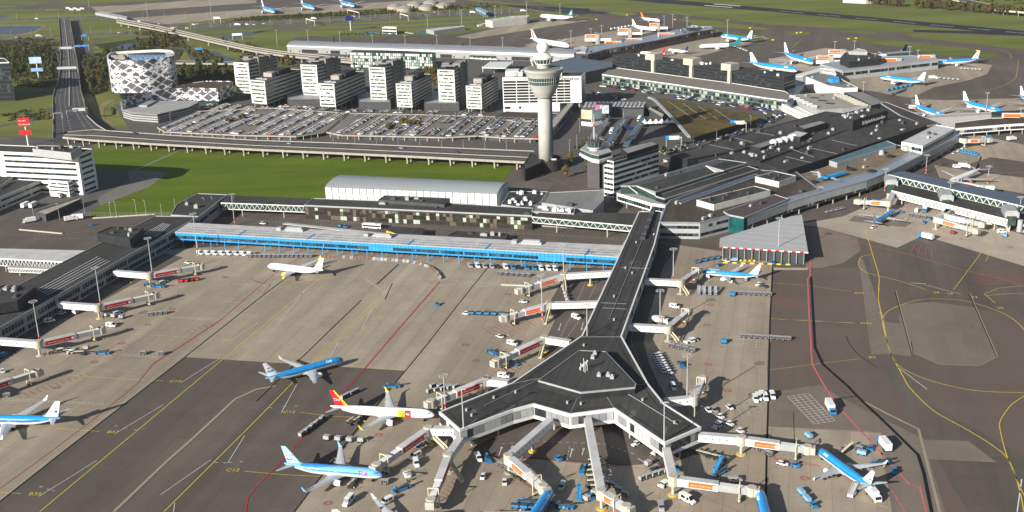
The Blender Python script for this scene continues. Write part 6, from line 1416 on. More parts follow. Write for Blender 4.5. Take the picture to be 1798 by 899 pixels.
wide('white jet with bright red tail just above the black office slab',(1124,91.5),(1168,94),L=40,Rr=1.95,span=35.8,er=1.05,H=3.4,finh=None,fin=ared)
wide('jet with maroon tail behind the left end of the silver barrel hall',(566,86),(588,76),L=38,Rr=1.95,span=35.8,er=1.05,H=3.4,finh=None,fin=mat('maroon_tail',(.3,.02,.04),.4,.05,.3,obj=True))
wide('jet with navy tail behind the silver barrel hall, right of the glass office',(744,89),(758,82),L=38,Rr=1.95,span=35.8,er=1.05,H=3.4,finh=None,fin=navy)
wide('jet with brown tail behind the silver barrel hall, nearest the control tower',(800,90),(810,84),L=38,Rr=1.95,span=35.8,er=1.05,H=3.4,finh=None,fin=mat('brown_tail',(.22,.05,.04),.4,.05,.3,obj=True))
def jetway(label,A,Rp_,C,ban,zA=4.6,zC=3.4,txt=None,stair=None,fixed=True,wind=True,z=4.6,group='passenger boarding bridges around the piers'):
 a,r,c=G(*A,z+1.2),G(*Rp_,z+1.2),G(*C,zC+1.2)
 t=thing('boarding_bridge',label,'boarding bridge',(r.x,r.y,0),group=group)
 def tunnel(nm,p,q,z0,z1,w_,h_,m_,mt=None):
  b=MB();b.beam((p.x,p.y,z0),(q.x,q.y,z1),w_,h_,0,1 if mt else None);return b.build(nm,[m_,mt or m_],t)
 if fixed:
  tunnel('fixed_bridge',a,r,z,z,3,3,white,roofw)
  d=(r-a);L=d.length;d.normalize();n=int(L/2.6)
  nn=Vector((d.y,-d.x,0))
  if nn.y > 0:nn=-nn
  b=MB()
  for k in range(1,n):
   p=a+d*L*k/n+nn*1.56;b.face([(p.x+d.x*.3*math.cos(q)*1,p.y+d.y*.3*math.cos(q),z+1.6+.32*math.sin(q)) for q in [i*.785 for i in range(8)]])
  if b.f:b.build('porthole_row',cwin,t)
  if L > 26:
   m_=a.lerp(r,.45);b=MB();b.lathe(m_.x,m_.y,[(.55,0),(.5,z)],10);b.build('column',cream,t)
   b=MB();b.lathe(m_.x,m_.y,[(1.6,0),(1.6,.5)],10);b.build('column_guard',yel,t)
 b=MB();b.lathe(r.x,r.y,[(1.9,z-.5),(1.9,z+3.2),(1.7,z+3.35)],16);b.build('rotunda',cream,t)
 b=MB();b.lathe(r.x,r.y,[(1.5,0),(1.5,.4),(.6,.45),(.55,z-.5)],12);b.build('column',cream,t)
 b=MB();b.lathe(r.x,r.y,[(1.9,0),(1.9,.35)],12);b.build('base_guard',cream if Rp_[0] % 2 else yel,t)
 d=(c-r);d.z=0;L=d.length;d.normalize();m1=r+d*(L*.58)
 zm=z+(zC-z)*.58
 tunnel('tunnel_section',r+d*1.5,m1,z-.1,zm-.1,2.9,2.9,white,roofw);tunnel('tunnel_section',m1-d*.2,c-d*1.5,zm,zC,2.45,2.4,lgrey,white)
 nn=Vector((d.y,-d.x,0))
 if nn.y > 0:nn=-nn
 if ban:
  s,e=r+d*(3 if ban is redm else L*.2),r+d*(L*.56);o=nn*1.5;zs=lambda p:z-.1+(zC-z)*((p-r).length/L)
  b=MB();p,q=s+o,e+o;b.face([(p.x,p.y,zs(s)+.35),(q.x,q.y,zs(e)+.35),(q.x,q.y,zs(e)+2.5),(p.x,p.y,zs(s)+2.5)]);bo=b.build('banner',ban,t)
  tl=(e-s).length;dirv=(e-s).normalized() if d.x >=0 or True else d
  if d.x < 0:s,e=e,s;
  dirv=(e-s);dirv.z=zs(e)-zs(s);dirv.normalize();up=Vector((0,0,1))
  st=s+(e-s)*.06+nn*1.56;tx=txt or ('Use senses, do your thing' if ban is redm else 'Iedereen, do your thing')
  me=text_obj(tx,1.15);w0=max(v.co.x for v in me.vertices)-min(v.co.x for v in me.vertices);k=tl*.72/w0;nz=dirv.cross(up)
  M=Matrix((dirv*k,up*min(k,1.2)*1.0,nz)).transposed().to_4x4();cpt=s.lerp(e,.44)+nn*1.55;M.translation=Vector((cpt.x,cpt.y,(zs(s)+zs(e))/2+1.35));me.transform(M);me.transform(Matrix.Translation(-t.location));me.materials.append(white)
  o2=bpy.data.objects.new('lettering',me);COL.objects.link(o2);o2.parent=bo;o2.matrix_parent_inverse=Matrix.Identity(4)
  b=MB();cpt=s.lerp(e,.93)+nn*1.56;b.face([(cpt.x+dirv.x*.8*math.cos(q),cpt.y+dirv.y*.8*math.cos(q),(zs(e))+1.4+.7*math.sin(q)) for q in [i*.63 for i in range(10)]]);b.build('round_emblem',white,bo)
 b=MB();b.lathe(c.x,c.y,[(1.9,zC-.4),(1.9,zC+2.7),(1.7,zC+2.9)],12);b.box(c.x+d.x*1.6,c.y+d.y*1.6,zC-.3,2.4,3.2,2.8,math.atan2(d.y,d.x));b.build('cab',mat('cab_pale_grey',(.42,.4,.34),.6,.12,.5,obj=True),t)
 w2=c-d*4.2;b=MB()
 for s in (-1,1):p=w2+nn*s*1.9;b.tube((p.x,p.y,.6),(p.x,p.y,zC+4.4),.22,6)
 p,q=w2+nn*1.9,w2-nn*1.9;b.beam((p.x,p.y,zC+4.2),(q.x,q.y,zC+4.2),.4,.4);b.beam((p.x,p.y,.9),(q.x,q.y,.9),.9,.6);b.build('drive_frame',beige,t)
 b=MB()
 for s in (-1,1):p=w2+nn*s*1.1;b.tube((p.x-d.y*.3,p.y+d.x*.3,.55),(p.x+d.y*.3,p.y-d.x*.3,.55),.55,10)
 b.build('drive_wheels',tyre,t)
 if stair:
  q=G(*stair);e_=r+(q-r).normalized()*2;b=MB();b.beam((e_.x,e_.y,z-.6),(q.x,q.y,.1),1.3,.4);b.beam((e_.x+.7,e_.y,z-.2),(q.x+.7,q.y,.6),.1,.9);b.beam((e_.x-.7,e_.y,z-.2),(q.x-.7,q.y,.6),.1,.9);b.build('escape_stair',beige,t)
 return t
jetway('red-bannered bridge of the left pier, nearest the blue hall',(202,480),(262,485),(353,468),redm)
jetway('red-bannered bridge of the left pier, second from the blue hall',(104,536),(172,541),(272,519),redm)
jetway('red-bannered bridge of the left pier, third from the blue hall',(-2,600),(67,605),(177,580),redm)
jetway('red-bannered bridge at the left edge above the cut-off blue jet',(-110,665),(-45,690),(64,655),redm)
jetway('red-bannered bridge running to the light blue jet',(808,758),(752,757),(662,820),redm,stair=(783,790))
jetway('grey-roofed bridge with edge banner ending above the bottom left blue jet',(808,775),(787,805),(757,882),redm,stair=(812,848))
jetway('red-bannered bridge left of the pier, ending behind the white and green-red jet',(893,675),(854,670),(757,708),redm,stair=(840,695))
jetway('red-bannered bridge left of the pier, above the one by the white jet',(1001,604),(956,597),(872,636),redm,stair=(948,630))
jetway('orange-bannered bridge left of the pier, second below the blue hall',(1052,535),(965,537),(887,558),orng,stair=(957,570))
jetway('orange-bannered bridge left of the pier, first below the blue hall',(1074,481),(990,486),(914,510),orng,stair=(993,518))
jetway('bridge right of the pier leading to the docked blue jet',(1133,495),(1195,498),(1226,476),redm,stair=(1208,520),zC=3.6)
jetway('bridge right of the pier with stair, pointing up at empty concrete',(1103,575),(1173,579),(1208,548),redm,stair=(1190,602))
jetway('short grey bridge right of the pier, pointing up beside the light mast',(1166,708),(1218,703),(1234,668),None)
jetway('long white bridge from the pier tip to the lower right blue jet',(1227,768),(1302,774),(1418,789),orng)
jetway('orange-bannered bridge from the right tip down to the bottom blue jet',(1170,793),(1182,844),(1320,862),orng)
jetway('bridge in mid bottom swinging left then down to the blue jet nose',(966,742),(893,806),(954,858),orng,stair=(925,822))
jetway('narrow bridge in mid bottom running straight down to the lower edge',(1032,740),(1056,868),(1100,893),orng)
jetway('pale bridge pair at the left pod of the truss gallery',(1569,340),(1560,358),(1508,354),orng)
jetway('pale bridge at the middle pod of the truss gallery, lower one',(1665,372),(1644,386),(1712,405),orng)
jetway('pale bridge at the middle pod of the truss gallery, upper one',(1665,372),(1660,380),(1722,394),None)
jetway('pale bridge from the upper truss walkway to the navy-tailed jet',(1745,330),(1725,330),(1675,320),orng,zC=4.4)
jetway('bridge at the end of the curved concourse below the white-banded walkway',(1683,246),(1694,248),(1735,246),orng)
def box_vehicle(name,L,W,H,body,kind='van',cab=None,z0=.35,cargo=None,wh=.34):
 """vehicle pointing along +x, base on the ground; parts: body, windows, wheels (+ cargo box)"""
 t=thing(name,None,'vehicle',(0,0,0),world=False)
 h=L/2
 b=MB()
 if kind=='car':
  sec=[(-h,.55,.78,.8),(-h+.15,.38,.95,.92),(-h*.45,.35,.98,1),(h*.35,.35,.95,1),(h-.25,.38,.75,.95),(h,.5,.68,.82)]
  b.grid([[(x,-W/2*w_,za),(x,W/2*w_,za),(x,W/2*w_*.97,zb*1),(x,-W/2*w_*.97,zb)] for x,za,zb,w_ in sec],0);b.build('body',body,t)
  b=MB();b.grid([[(x,-W/2*wa,za),(x,W/2*wa,za),(x,W/2*wb,zb),(x,-W/2*wb,zb)] for x,za,zb,wa,wb in ((-h+.2,.93,.96,.85,.8),(-h+.65,.93,H-.05,.88,.74),(h*.1,.93,H,.9,.74),(h*.48,.93,.97,.86,.8))],0);c=b.build('window_band',cwin,t)
  b=MB();b.face([(-h+.65,-W*.36,H-.03),(h*.1,-W*.36,H+.02),(h*.1,W*.36,H+.02),(-h+.65,W*.36,H-.03)]);b.build('roof_panel',body,t)
 elif kind=='van':
  b.grid([[(x,-W/2*w_,z0),(x,W/2*w_,z0),(x,W/2*w_,zm),(x,W/2*w_*.9,zb),(x,-W/2*w_*.9,zb),(x,-W/2*w_,zm)] for x,zm,zb,w_ in ((-h,1.2,H-.05,.97),(-h+.1,1.2,H,1),(h*.38,1.2,H,1),(h*.62,1.1,1.35,.98),(h*.95,.9,1.0,.92),(h,.7,.75,.85))],0);b.build('body',body,t)
  b=MB();b.face([(h*.4,-W*.42,H-.05),(h*.63,-W*.45,1.38),(h*.63,W*.45,1.38),(h*.4,W*.42,H-.05)]);b.face([(h*.42,-W*.42,H-.02),(h*.42,W*.42,H-.02),(h*.65,W*.45,1.4),(h*.65,-W*.45,1.4)]);b.build('windscreen',cwin,t)
  b=MB()
  for s in (-1,1):b.face([(h*.1,s*(W/2+.01),1.25),(h*.5,s*(W/2+.01),1.25),(h*.4,s*(W*.46+.01),H-.3),(h*.1,s*(W*.46+.01),H-.3)]);b.face([(-h*.7,s*(W/2+.01),1.25),(-h*.1,s*(W/2+.01),1.25),(-h*.1,s*(W*.46+.01),H-.3),(-h*.7,s*(W*.46+.01),H-.3)])
  b.build('side_window',cwin,t)
 elif kind in ('truck','bus'):
  if kind=='truck':
   b.box(0,0,.5,L,W*.8,.35);b.build('chassis',dgrey,t);b=MB()
   b.grid([[(x,-W/2,.45),(x,W/2,.45),(x,W/2,zb),(x,-W/2,zb)] for x,zb in ((h-2,2.6),(h-.5,2.6),(h,1.5))],0);b.build('cab',body,t)
   b=MB();b.face([(h-.45,-W*.45,2.5),(h+.02,-W*.45,1.55),(h+.02,W*.45,1.55),(h-.45,W*.45,2.5)]);b.build('windscreen',cwin,t)
   b=MB();b.box(-1.1,0,.95,L-2.3,W,H-.95);b.build('cargo_box',cargo or white,t)
  else:
   b.box(0,0,.35,L,W,H-.35);b.box(0,0,H,L*.4,W*.6,.25);b.build('body',body,t)
   b=MB()
   for s in (-1,1):b.face([(-h+.3,s*(W/2+.02),1.3),(h-.3,s*(W/2+.02),1.3),(h-.3,s*(W/2+.02),2.4),(-h+.3,s*(W/2+.02),2.4)])
   b.face([(h+.02,-W*.45,1.2),(h+.02,W*.45,1.2),(h+.02,W*.45,2.5),(h+.02,-W*.45,2.5)]);b.build('window_band',cwin,t)
 elif kind=='tug':
  b.box(0,0,.3,L,W,.6);b.box(-L*.05,0,.9,L*.3,W*.8,.25);b.build('body',body,t)
  b=MB();b.box(-L*.1,0,1.0,L*.4,W*.85,.75);b.build('window_band',cwin,t);b=MB();b.box(-L*.1,0,1.75,L*.44,W*.9,.1);b.build('roof_panel',body,t)
 elif kind=='cart':
  b.box(0,0,.45,L,W,.12);b.box(0,0,1.75,L,W,.08);b.box(-h+.05,0,.5,.08,W,1.3);b.box(h-.05,0,.5,.08,W,1.3);b.build('frame',cab or dgrey,t)
  b=MB();b.box(0,0,.57,L*.9,W*.86,1.0);b.build('load',body,t);b=MB();b.tube((h,0,.5),(h+.8,0,.4),.05,4);b.build('tow_bar',dgrey,t)
 elif kind=='container':
  b.prism([(-h,-W/2),(h,-W/2),(h,W/2),(-h,W/2)],.5,H);b.build('shell',body,t);b=MB();b.box(0,0,.3,L*1.05,W,.15);b.build('dolly',dgrey,t)
 elif kind=='loader':
  b.box(0,0,.35,L,W,.5);b.build('body',body,t);b=MB();b.beam((-h*.9,-.3,.9),(h,-.3,2.3),1.0,.2);b.build('conveyor',cab or dgrey,t);b=MB();b.box(-h*.5,W*.3,.8,1,.8,1.1);b.build('cab',body,t)
 elif kind=='stairs':
  b.box(-h*.4,0,.35,L*.55,W,.8);b.build('body',body,t);b=MB();b.beam((-h,0,.6),(h*.6,0,H-.2),W*.8,.25);b.box(h*.8,0,H-.1,h*.5,W*.8,.15)
  b.tube((h*.7,W*.35,0),(h*.7,W*.35,H),.1,4);b.tube((h*.7,-W*.35,0),(h*.7,-W*.35,H),.1,4);b.build('steps',cab or steel,t)
  b=MB()
  for s in (-1,1):b.beam((-h,s*W*.42,1.5),(h*.6,s*W*.42,H+.9),.06,.1)
  b.build('handrail',body,t)
 xs=(-L*.32,L*.32) if L < 9 else (-L*.36,-L*.24,L*.36)
 for x in xs:
  for s in (-1,1):
   b=MB();r=wh if L < 7 else .5;b.tube((x,s*(W/2-.2),r),(x,s*(W/2+.02),r),r,10);b.build('wheel',tyre,t)
 return t
vw=mat('van_white',(.72,.73,.73),.3,.04,1,obj=True)
silvr=mat('car_silver',(.42,.44,.46),.25,.04,1,obj=True,metal=.3)
PROTO={}
def PV(key):
 if key in PROTO:return PROTO[key],False
 f={'van':lambda:box_vehicle('van',5.4,2,2.3,vw),'bluevan':lambda:box_vehicle('van',5.4,2,2.3,vblue),'greyvan':lambda:box_vehicle('van',5.2,2,2.1,silvr),'bigvan':lambda:box_vehicle('van',6.6,2.1,2.7,vw),'car':lambda:box_vehicle('car',4.4,1.8,1.45,vw,'car'),'darkcar':lambda:box_vehicle('car',4.4,1.8,1.45,dgrey,'car'),'silvercar':lambda:box_vehicle('car',4.4,1.8,1.45,silvr,'car'),'truck':lambda:box_vehicle('truck',9.5,2.5,3.8,vblue,'truck'),'wtruck':lambda:box_vehicle('truck',8.5,2.5,3.5,vw,'truck'),'bus':lambda:box_vehicle('bus',13,2.9,3.1,vw,'bus'),'darkbus':lambda:box_vehicle('bus',12,2.5,3,klmd,'bus'),'tug':lambda:box_vehicle('tug',3.2,1.7,1.8,vblue,'tug'),'wtug':lambda:box_vehicle('tug',3.2,1.7,1.8,vw,'tug'),'pushback':lambda:box_vehicle('tug',6.5,2.8,1.8,vw,'tug',wh=.6),'cart':lambda:box_vehicle('baggage_cart',2.9,1.5,1.8,dgrey,'cart',steel),'bluecart':lambda:box_vehicle('baggage_cart',2.9,1.5,1.8,vblue,'cart',dgrey),'redcart':lambda:box_vehicle('baggage_cart',2.9,1.5,1.8,redp,'cart',dgrey),'box':lambda:box_vehicle('cargo_container',2.4,1.9,2.1,lgrey,'container'),'bluebox':lambda:box_vehicle('cargo_container',2.4,1.9,2.1,vblue,'container'),'bluetank':lambda:box_vehicle('water_tanker',3.4,1.6,1.9,mat('pale_blue_tank',(.2,.38,.58),.4,.05,1,obj=True),'container'),'loader':lambda:box_vehicle('belt_loader',7.5,2,2,vblue,'loader',dgrey),'yloader':lambda:box_vehicle('belt_loader',7.5,2,2,dgrey,'loader',beige),'stairs':lambda:box_vehicle('passenger_stairs',7,2,3.2,mat('stairs_dark_blue',(.02,.07,.12),.4,.1,1,obj=True),'stairs'),'wstairs':lambda:box_vehicle('passenger_stairs',7,2,3.2,vw,'stairs'),'bluestairs':lambda:box_vehicle('passenger_stairs',7,2,3.4,vblue,'stairs',vblue)}[key]
 PROTO[key]=f();return PROTO[key],True
CATN={'cart':'baggage cart','bluecart':'baggage cart','redcart':'baggage cart','box':'container','bluebox':'container','bluetank':'tank trailer','loader':'belt loader','yloader':'belt loader','stairs':'mobile stairs','wstairs':'mobile stairs','bluestairs':'mobile stairs','tug':'tug','wtug':'tug','pushback':'pushback tractor','truck':'truck','wtruck':'truck','bus':'bus','darkbus':'bus','car':'car','darkcar':'car','silvercar':'car'}
def veh(key,x,y,dx,dy,label,group=None,z=0.):
 t,new=PV(key);q=G(x,y,z);an=head(x,y,dx,dy,z)
 o=t if new else dup(t)
 o.location=(q.x,q.y,q.z+.16 if z==0 else q.z);o.rotation_euler=(0,0,an);o['label']=label;o['category']=CATN.get(key,'van')
 if group:o['group']=group
 elif 'group' in o:del o['group']
 return o
for a in [('bigvan',612,884,-14,16,'large white van driving off near the bottom, left of the cut-off blue jet'),('van',729,804,-14,7,'white van just right of the light blue jet, upper of two'),('van',731,817,4,13,'white van right of the light blue jet, lower of two'),('van',679,884,-12,6,'white and blue pickup beside the raised wing at the bottom'),('van',840,808,6,10,'pale van in shade under the pier, beside blue loader'),('car',848,840,-3,9,'small white car on open apron below the pier, left of two'),('car',886,850,0,9,'small white car on open apron below the pier, beside red lines'),('greyvan',987,858,-5,9,'grey-white van in the shadow of the bridge in mid bottom'),('bigvan',1207,881,14,7,'white minibus parked on the apron below the right pier tip'),('greyvan',1291,846,12,-1,'silver minibus in shadow behind the orange-bannered bridge'),('car',1374,817,12,3,'white car crossing the concrete left of the lower right jet'),('greyvan',1161,894,2,10,'grey van at the very bottom edge near the bridge'),('wtug',1116,783,-10,4,'small white tractor under the pier beside the pale kerb'),('wtug',1150,797,-8,5,'white tractor with crane at a pier column'),('truck',1458,722,8,14,'blue-cabbed truck with white box beside the white ground grid'),('truck',1552,786,-10,-12,'blue-cabbed truck with white box behind the lower right jet'),('wtruck',1533,875,8,9,'white catering truck at the tail of the lower right jet'),('tug',1528,791,3,9,'small blue tug beside trailers near the lower right jet'),('tug',1570,830,2,9,'small blue tug behind the tail shadow of the lower right jet'),('wstairs',1498,868,10,-12,'grey mobile stairs at the rear door of the lower right jet'),('bluetank',1420,769,9,6,'pale blue tank trailer above the nose of the lower right jet'),('bluetank',1407,868,9,9,'pale blue tank trailer in a tow near the bottom, first'),('bluetank',1417,880,9,9,'pale blue tank trailer in a tow near the bottom, second'),('tug',1429,891,10,8,'blue tug towing two pale blue tanks near the bottom'),('tug',1397,820,8,2,'tiny blue tug right of the white car'),('bluetank',1513,799,9,2,'pale blue trailer beside the small blue tug'),('cart',1508,791,9,2,'grey trailer beside the small blue tug'),('loader',1545,816,10,-1,'blue loader under the wing of the lower right jet'),('yloader',1486,792,10,-6,'dark loader with crew behind the lower right jet'),('car',1372,449,9,1,'small blue and white car at the striped barriers'),('tug',1356,464,9,1,'blue tug at the top of the black ground joint'),('van',1243,487,2,-9,'white van under the nose of the jet right of the pier'),('wtruck',1257,485,9,1,'white box truck at the wing of the jet right of the pier'),('tug',1263,468,5,-2,'blue tractor behind the jet right of the pier'),('car',1276,460,9,2,'white car beside the blue tank behind the pier-side jet'),('bluetank',1290,459,9,0,'blue tank behind the wing of the pier-side jet'),('stairs',1309,492,0,-10,'dark mobile stairs at the rear door of the pier-side jet'),('wtug',1332,502,-8,3,'white tractor with orange fan unit right of the pier-side jet'),('darkcar',1341,505,9,2,'black unit behind the white tractor right of the pier-side jet'),('van',1182,683,5,10,'white van at the end of the row of parked tractors'),('silvercar',1179,681,4,9,'silver car in the deep shade beside the pier'),('car',1244,723,6,7,'small white car on the marked bays, left of two together'),('silvercar',1254,723,7,6,'small grey car on the marked bays, right of two together'),('car',1281,718,8,7,'white car alone on the marked bays right of the pier'),('pushback',1260,750,-12,9,'dark blue and white pushback tractor right of the pier tip'),('loader',1196,643,8,10,'blue belt loader in shade right of the pier'),('pushback',1213,601,-12,3,'white and blue tractor at the stair bridge right of the pier'),('wtruck',1160,568,14,2,'long white trailer in shade beside the pier'),('van',1185,541,12,2,'white van with flatbed between the two right-hand bridges'),('tug',768,537,6,10,'blue de-icing truck alone on the open concrete'),('wtug',817,553,-9,0,'white tug pulling a line of blue carts'),('car',919,532,10,1,'white car between the two orange-bannered bridges'),('car',878,593,9,3,'white car with a worker beside it, left of the pier'),('van',900,606,12,3,'white van with blue loader behind the red-bannered bridge'),('van',885,663,10,1,'white van right behind the red-bannered bridge rotunda'),('van',1012,560,10,4,'white van parked on the hatched island under the bridge'),('van',88,566,12,-2,'white van in the shade of the left pier'),('van',134,550,10,-8,'silver-white van in the shade of the left pier, upper'),('car',109,552,9,-2,'small pale car in the shade of the left pier'),('car',330,463,9,2,'small white car behind the first red-bannered bridge'),('bluevan',5,627,10,-4,'blue van in deep shade at the left edge'),('wtruck',125,394-6,12,-2,'white truck with blue cab on the service road by the field'),('truck',134,386,-12,1,'blue-cabbed articulated truck on the service road by the field'),('wtruck',52,391,-12,2,'long white articulated truck below the white office'),('tug',160,397,-9,1,'orange and white works vehicle on the service road'),('wtruck',100,347,12,1,'white truck at the foot of the white office annex'),('truck',46,364,10,-5,'blue and white truck at the cargo shed, left of two'),('truck',60,364,10,-5,'blue and white truck at the cargo shed, right of two'),('car',462,394,10,1,'white van on the service road before the truss walkway'),('bluecart',597,399,9,1,'blue trailer on the service road'),('tug',607,400,9,1,'blue tug on the service road'),('bus',654,401,14,1,'white airport bus with blue trim on the service road'),('bus',1123,211,-6,12,'white coach parked at the bus station platforms'),('bus',1074,233,-6,12,'white bus between the bus station canopies'),('darkbus',1103,228,10,2,'dark bus at the bus station canopies'),('truck',1626,420,-12,-3,'blue-cabbed white truck on the apron before the truss gallery'),('truck',1624,371,-4,10,'blue-cabbed white truck under the truss gallery'),('tug',1622,393,-5,8,'blue tractor left of the pale bridge pair'),('tug',1582,374,9,0,'blue tank cart at the small blue jet'),('redcart',1673,411,9,2,'small red trailer under the pale bridge pair'),('wtug',1533,401,10,-4,'white pushback tractor behind the small blue jet'),('bluetank',1763,416,8,6,'blue tank trailer at the right edge of the concrete'),('van',1759,409,10,0,'white van at the right edge of the concrete'),('van',1735,394,10,2,'white van below the truss gallery, right'),('van',1610,372,6,-6,'white van below the truss gallery, left'),('tug',1634,386,8,-5,'blue tug below the truss gallery'),('van',1680,295,9,1,'white car behind the navy-tailed jet'),('wtruck',1693,295,12,1,'white box truck behind the navy-tailed jet'),('wtruck',1776,247,12,-2,'white and blue truck beside the grey gate tower'),('bluevan',1737,243,9,0,'blue van at the end of the far bridge'),('wtruck',1604,192,14,0,'white box truck beside the large blue jet at the grey gallery'),('wtruck',1706,191,12,0,'white box truck between the two large blue jets'),('wtruck',1638,139,9,0,'white box trailer at the tail of a large blue jet'),('yloader',618,742,-9,10,'yellowish belt loader at the tail end of the white jet wing, left'),('yloader',630,740,-9,10,'yellowish belt loader at the white jet wing, right'),('yloader',620,852,-8,11,'yellowish belt loader under the light blue jet'),('loader',688,681,14,0,'blue loader at the wingtip of the white jet'),('loader',705,861,14,-5,'long blue belt loader alone below the light blue jet'),('stairs',741,783,14,-5,'dark stairs lying in shade by the bridge rotunda'),('cart',676,850,10,1,'silver dolly near the nose of the light blue jet'),('wstairs',716,840,5,8,'tilted grey cart alone near the light blue jet nose'),('loader',855,808,8,12,'blue and yellow loader in pier shade'),('tug',981,809,9,4,'blue tractor beside the tangled hose coil'),('loader',1023,827,-3,12,'blue loader left of the narrow bridge'),('tug',1037,876,7,5,'blue tug at the foot of the narrow bridge'),('bluestairs',1017,874,0,-10,'small blue steps near the blue tug at bottom'),('bluestairs',1262,822,10,-10,'blue conveyor steps beside the right pier tip bridge'),('loader',1264,833,10,-5,'blue loader under the right pier tip bridge'),('tug',1189,827,3,4,'small blue tug touching the bridge in lower right'),('darkcar',1150,826,10,-4,'dark blue covered cart below the pier'),('redcart',1162,821,10,-4,'red covered cart below the pier'),('box',1138,818,4,-2,'white twin containers below the pier'),('pushback',1170,852,12,-6,'long white tractor beside the bridge support in lower right'),('loader',180,622,14,0,'blue loader train on the concrete at left'),('pushback',285,498,16,-6,'white tractor under the first red-bannered bridge'),('pushback',205,552,14,-5,'white tractor under the second red-bannered bridge'),('pushback',130,620,12,-2,'white and orange tractor under the third red-bannered bridge'),('box',152,614,8,0,'white container at the end of equipment under the third bridge'),('van',196,574,9,1,'white equipment van at the cab of the third bridge'),('wtug',5,655,5,8,'white tractor at the left edge above the fourth bridge'),('cart',13,697,8,0,'grey trailer at the far left above the cut-off jet')]:
 veh(*a)
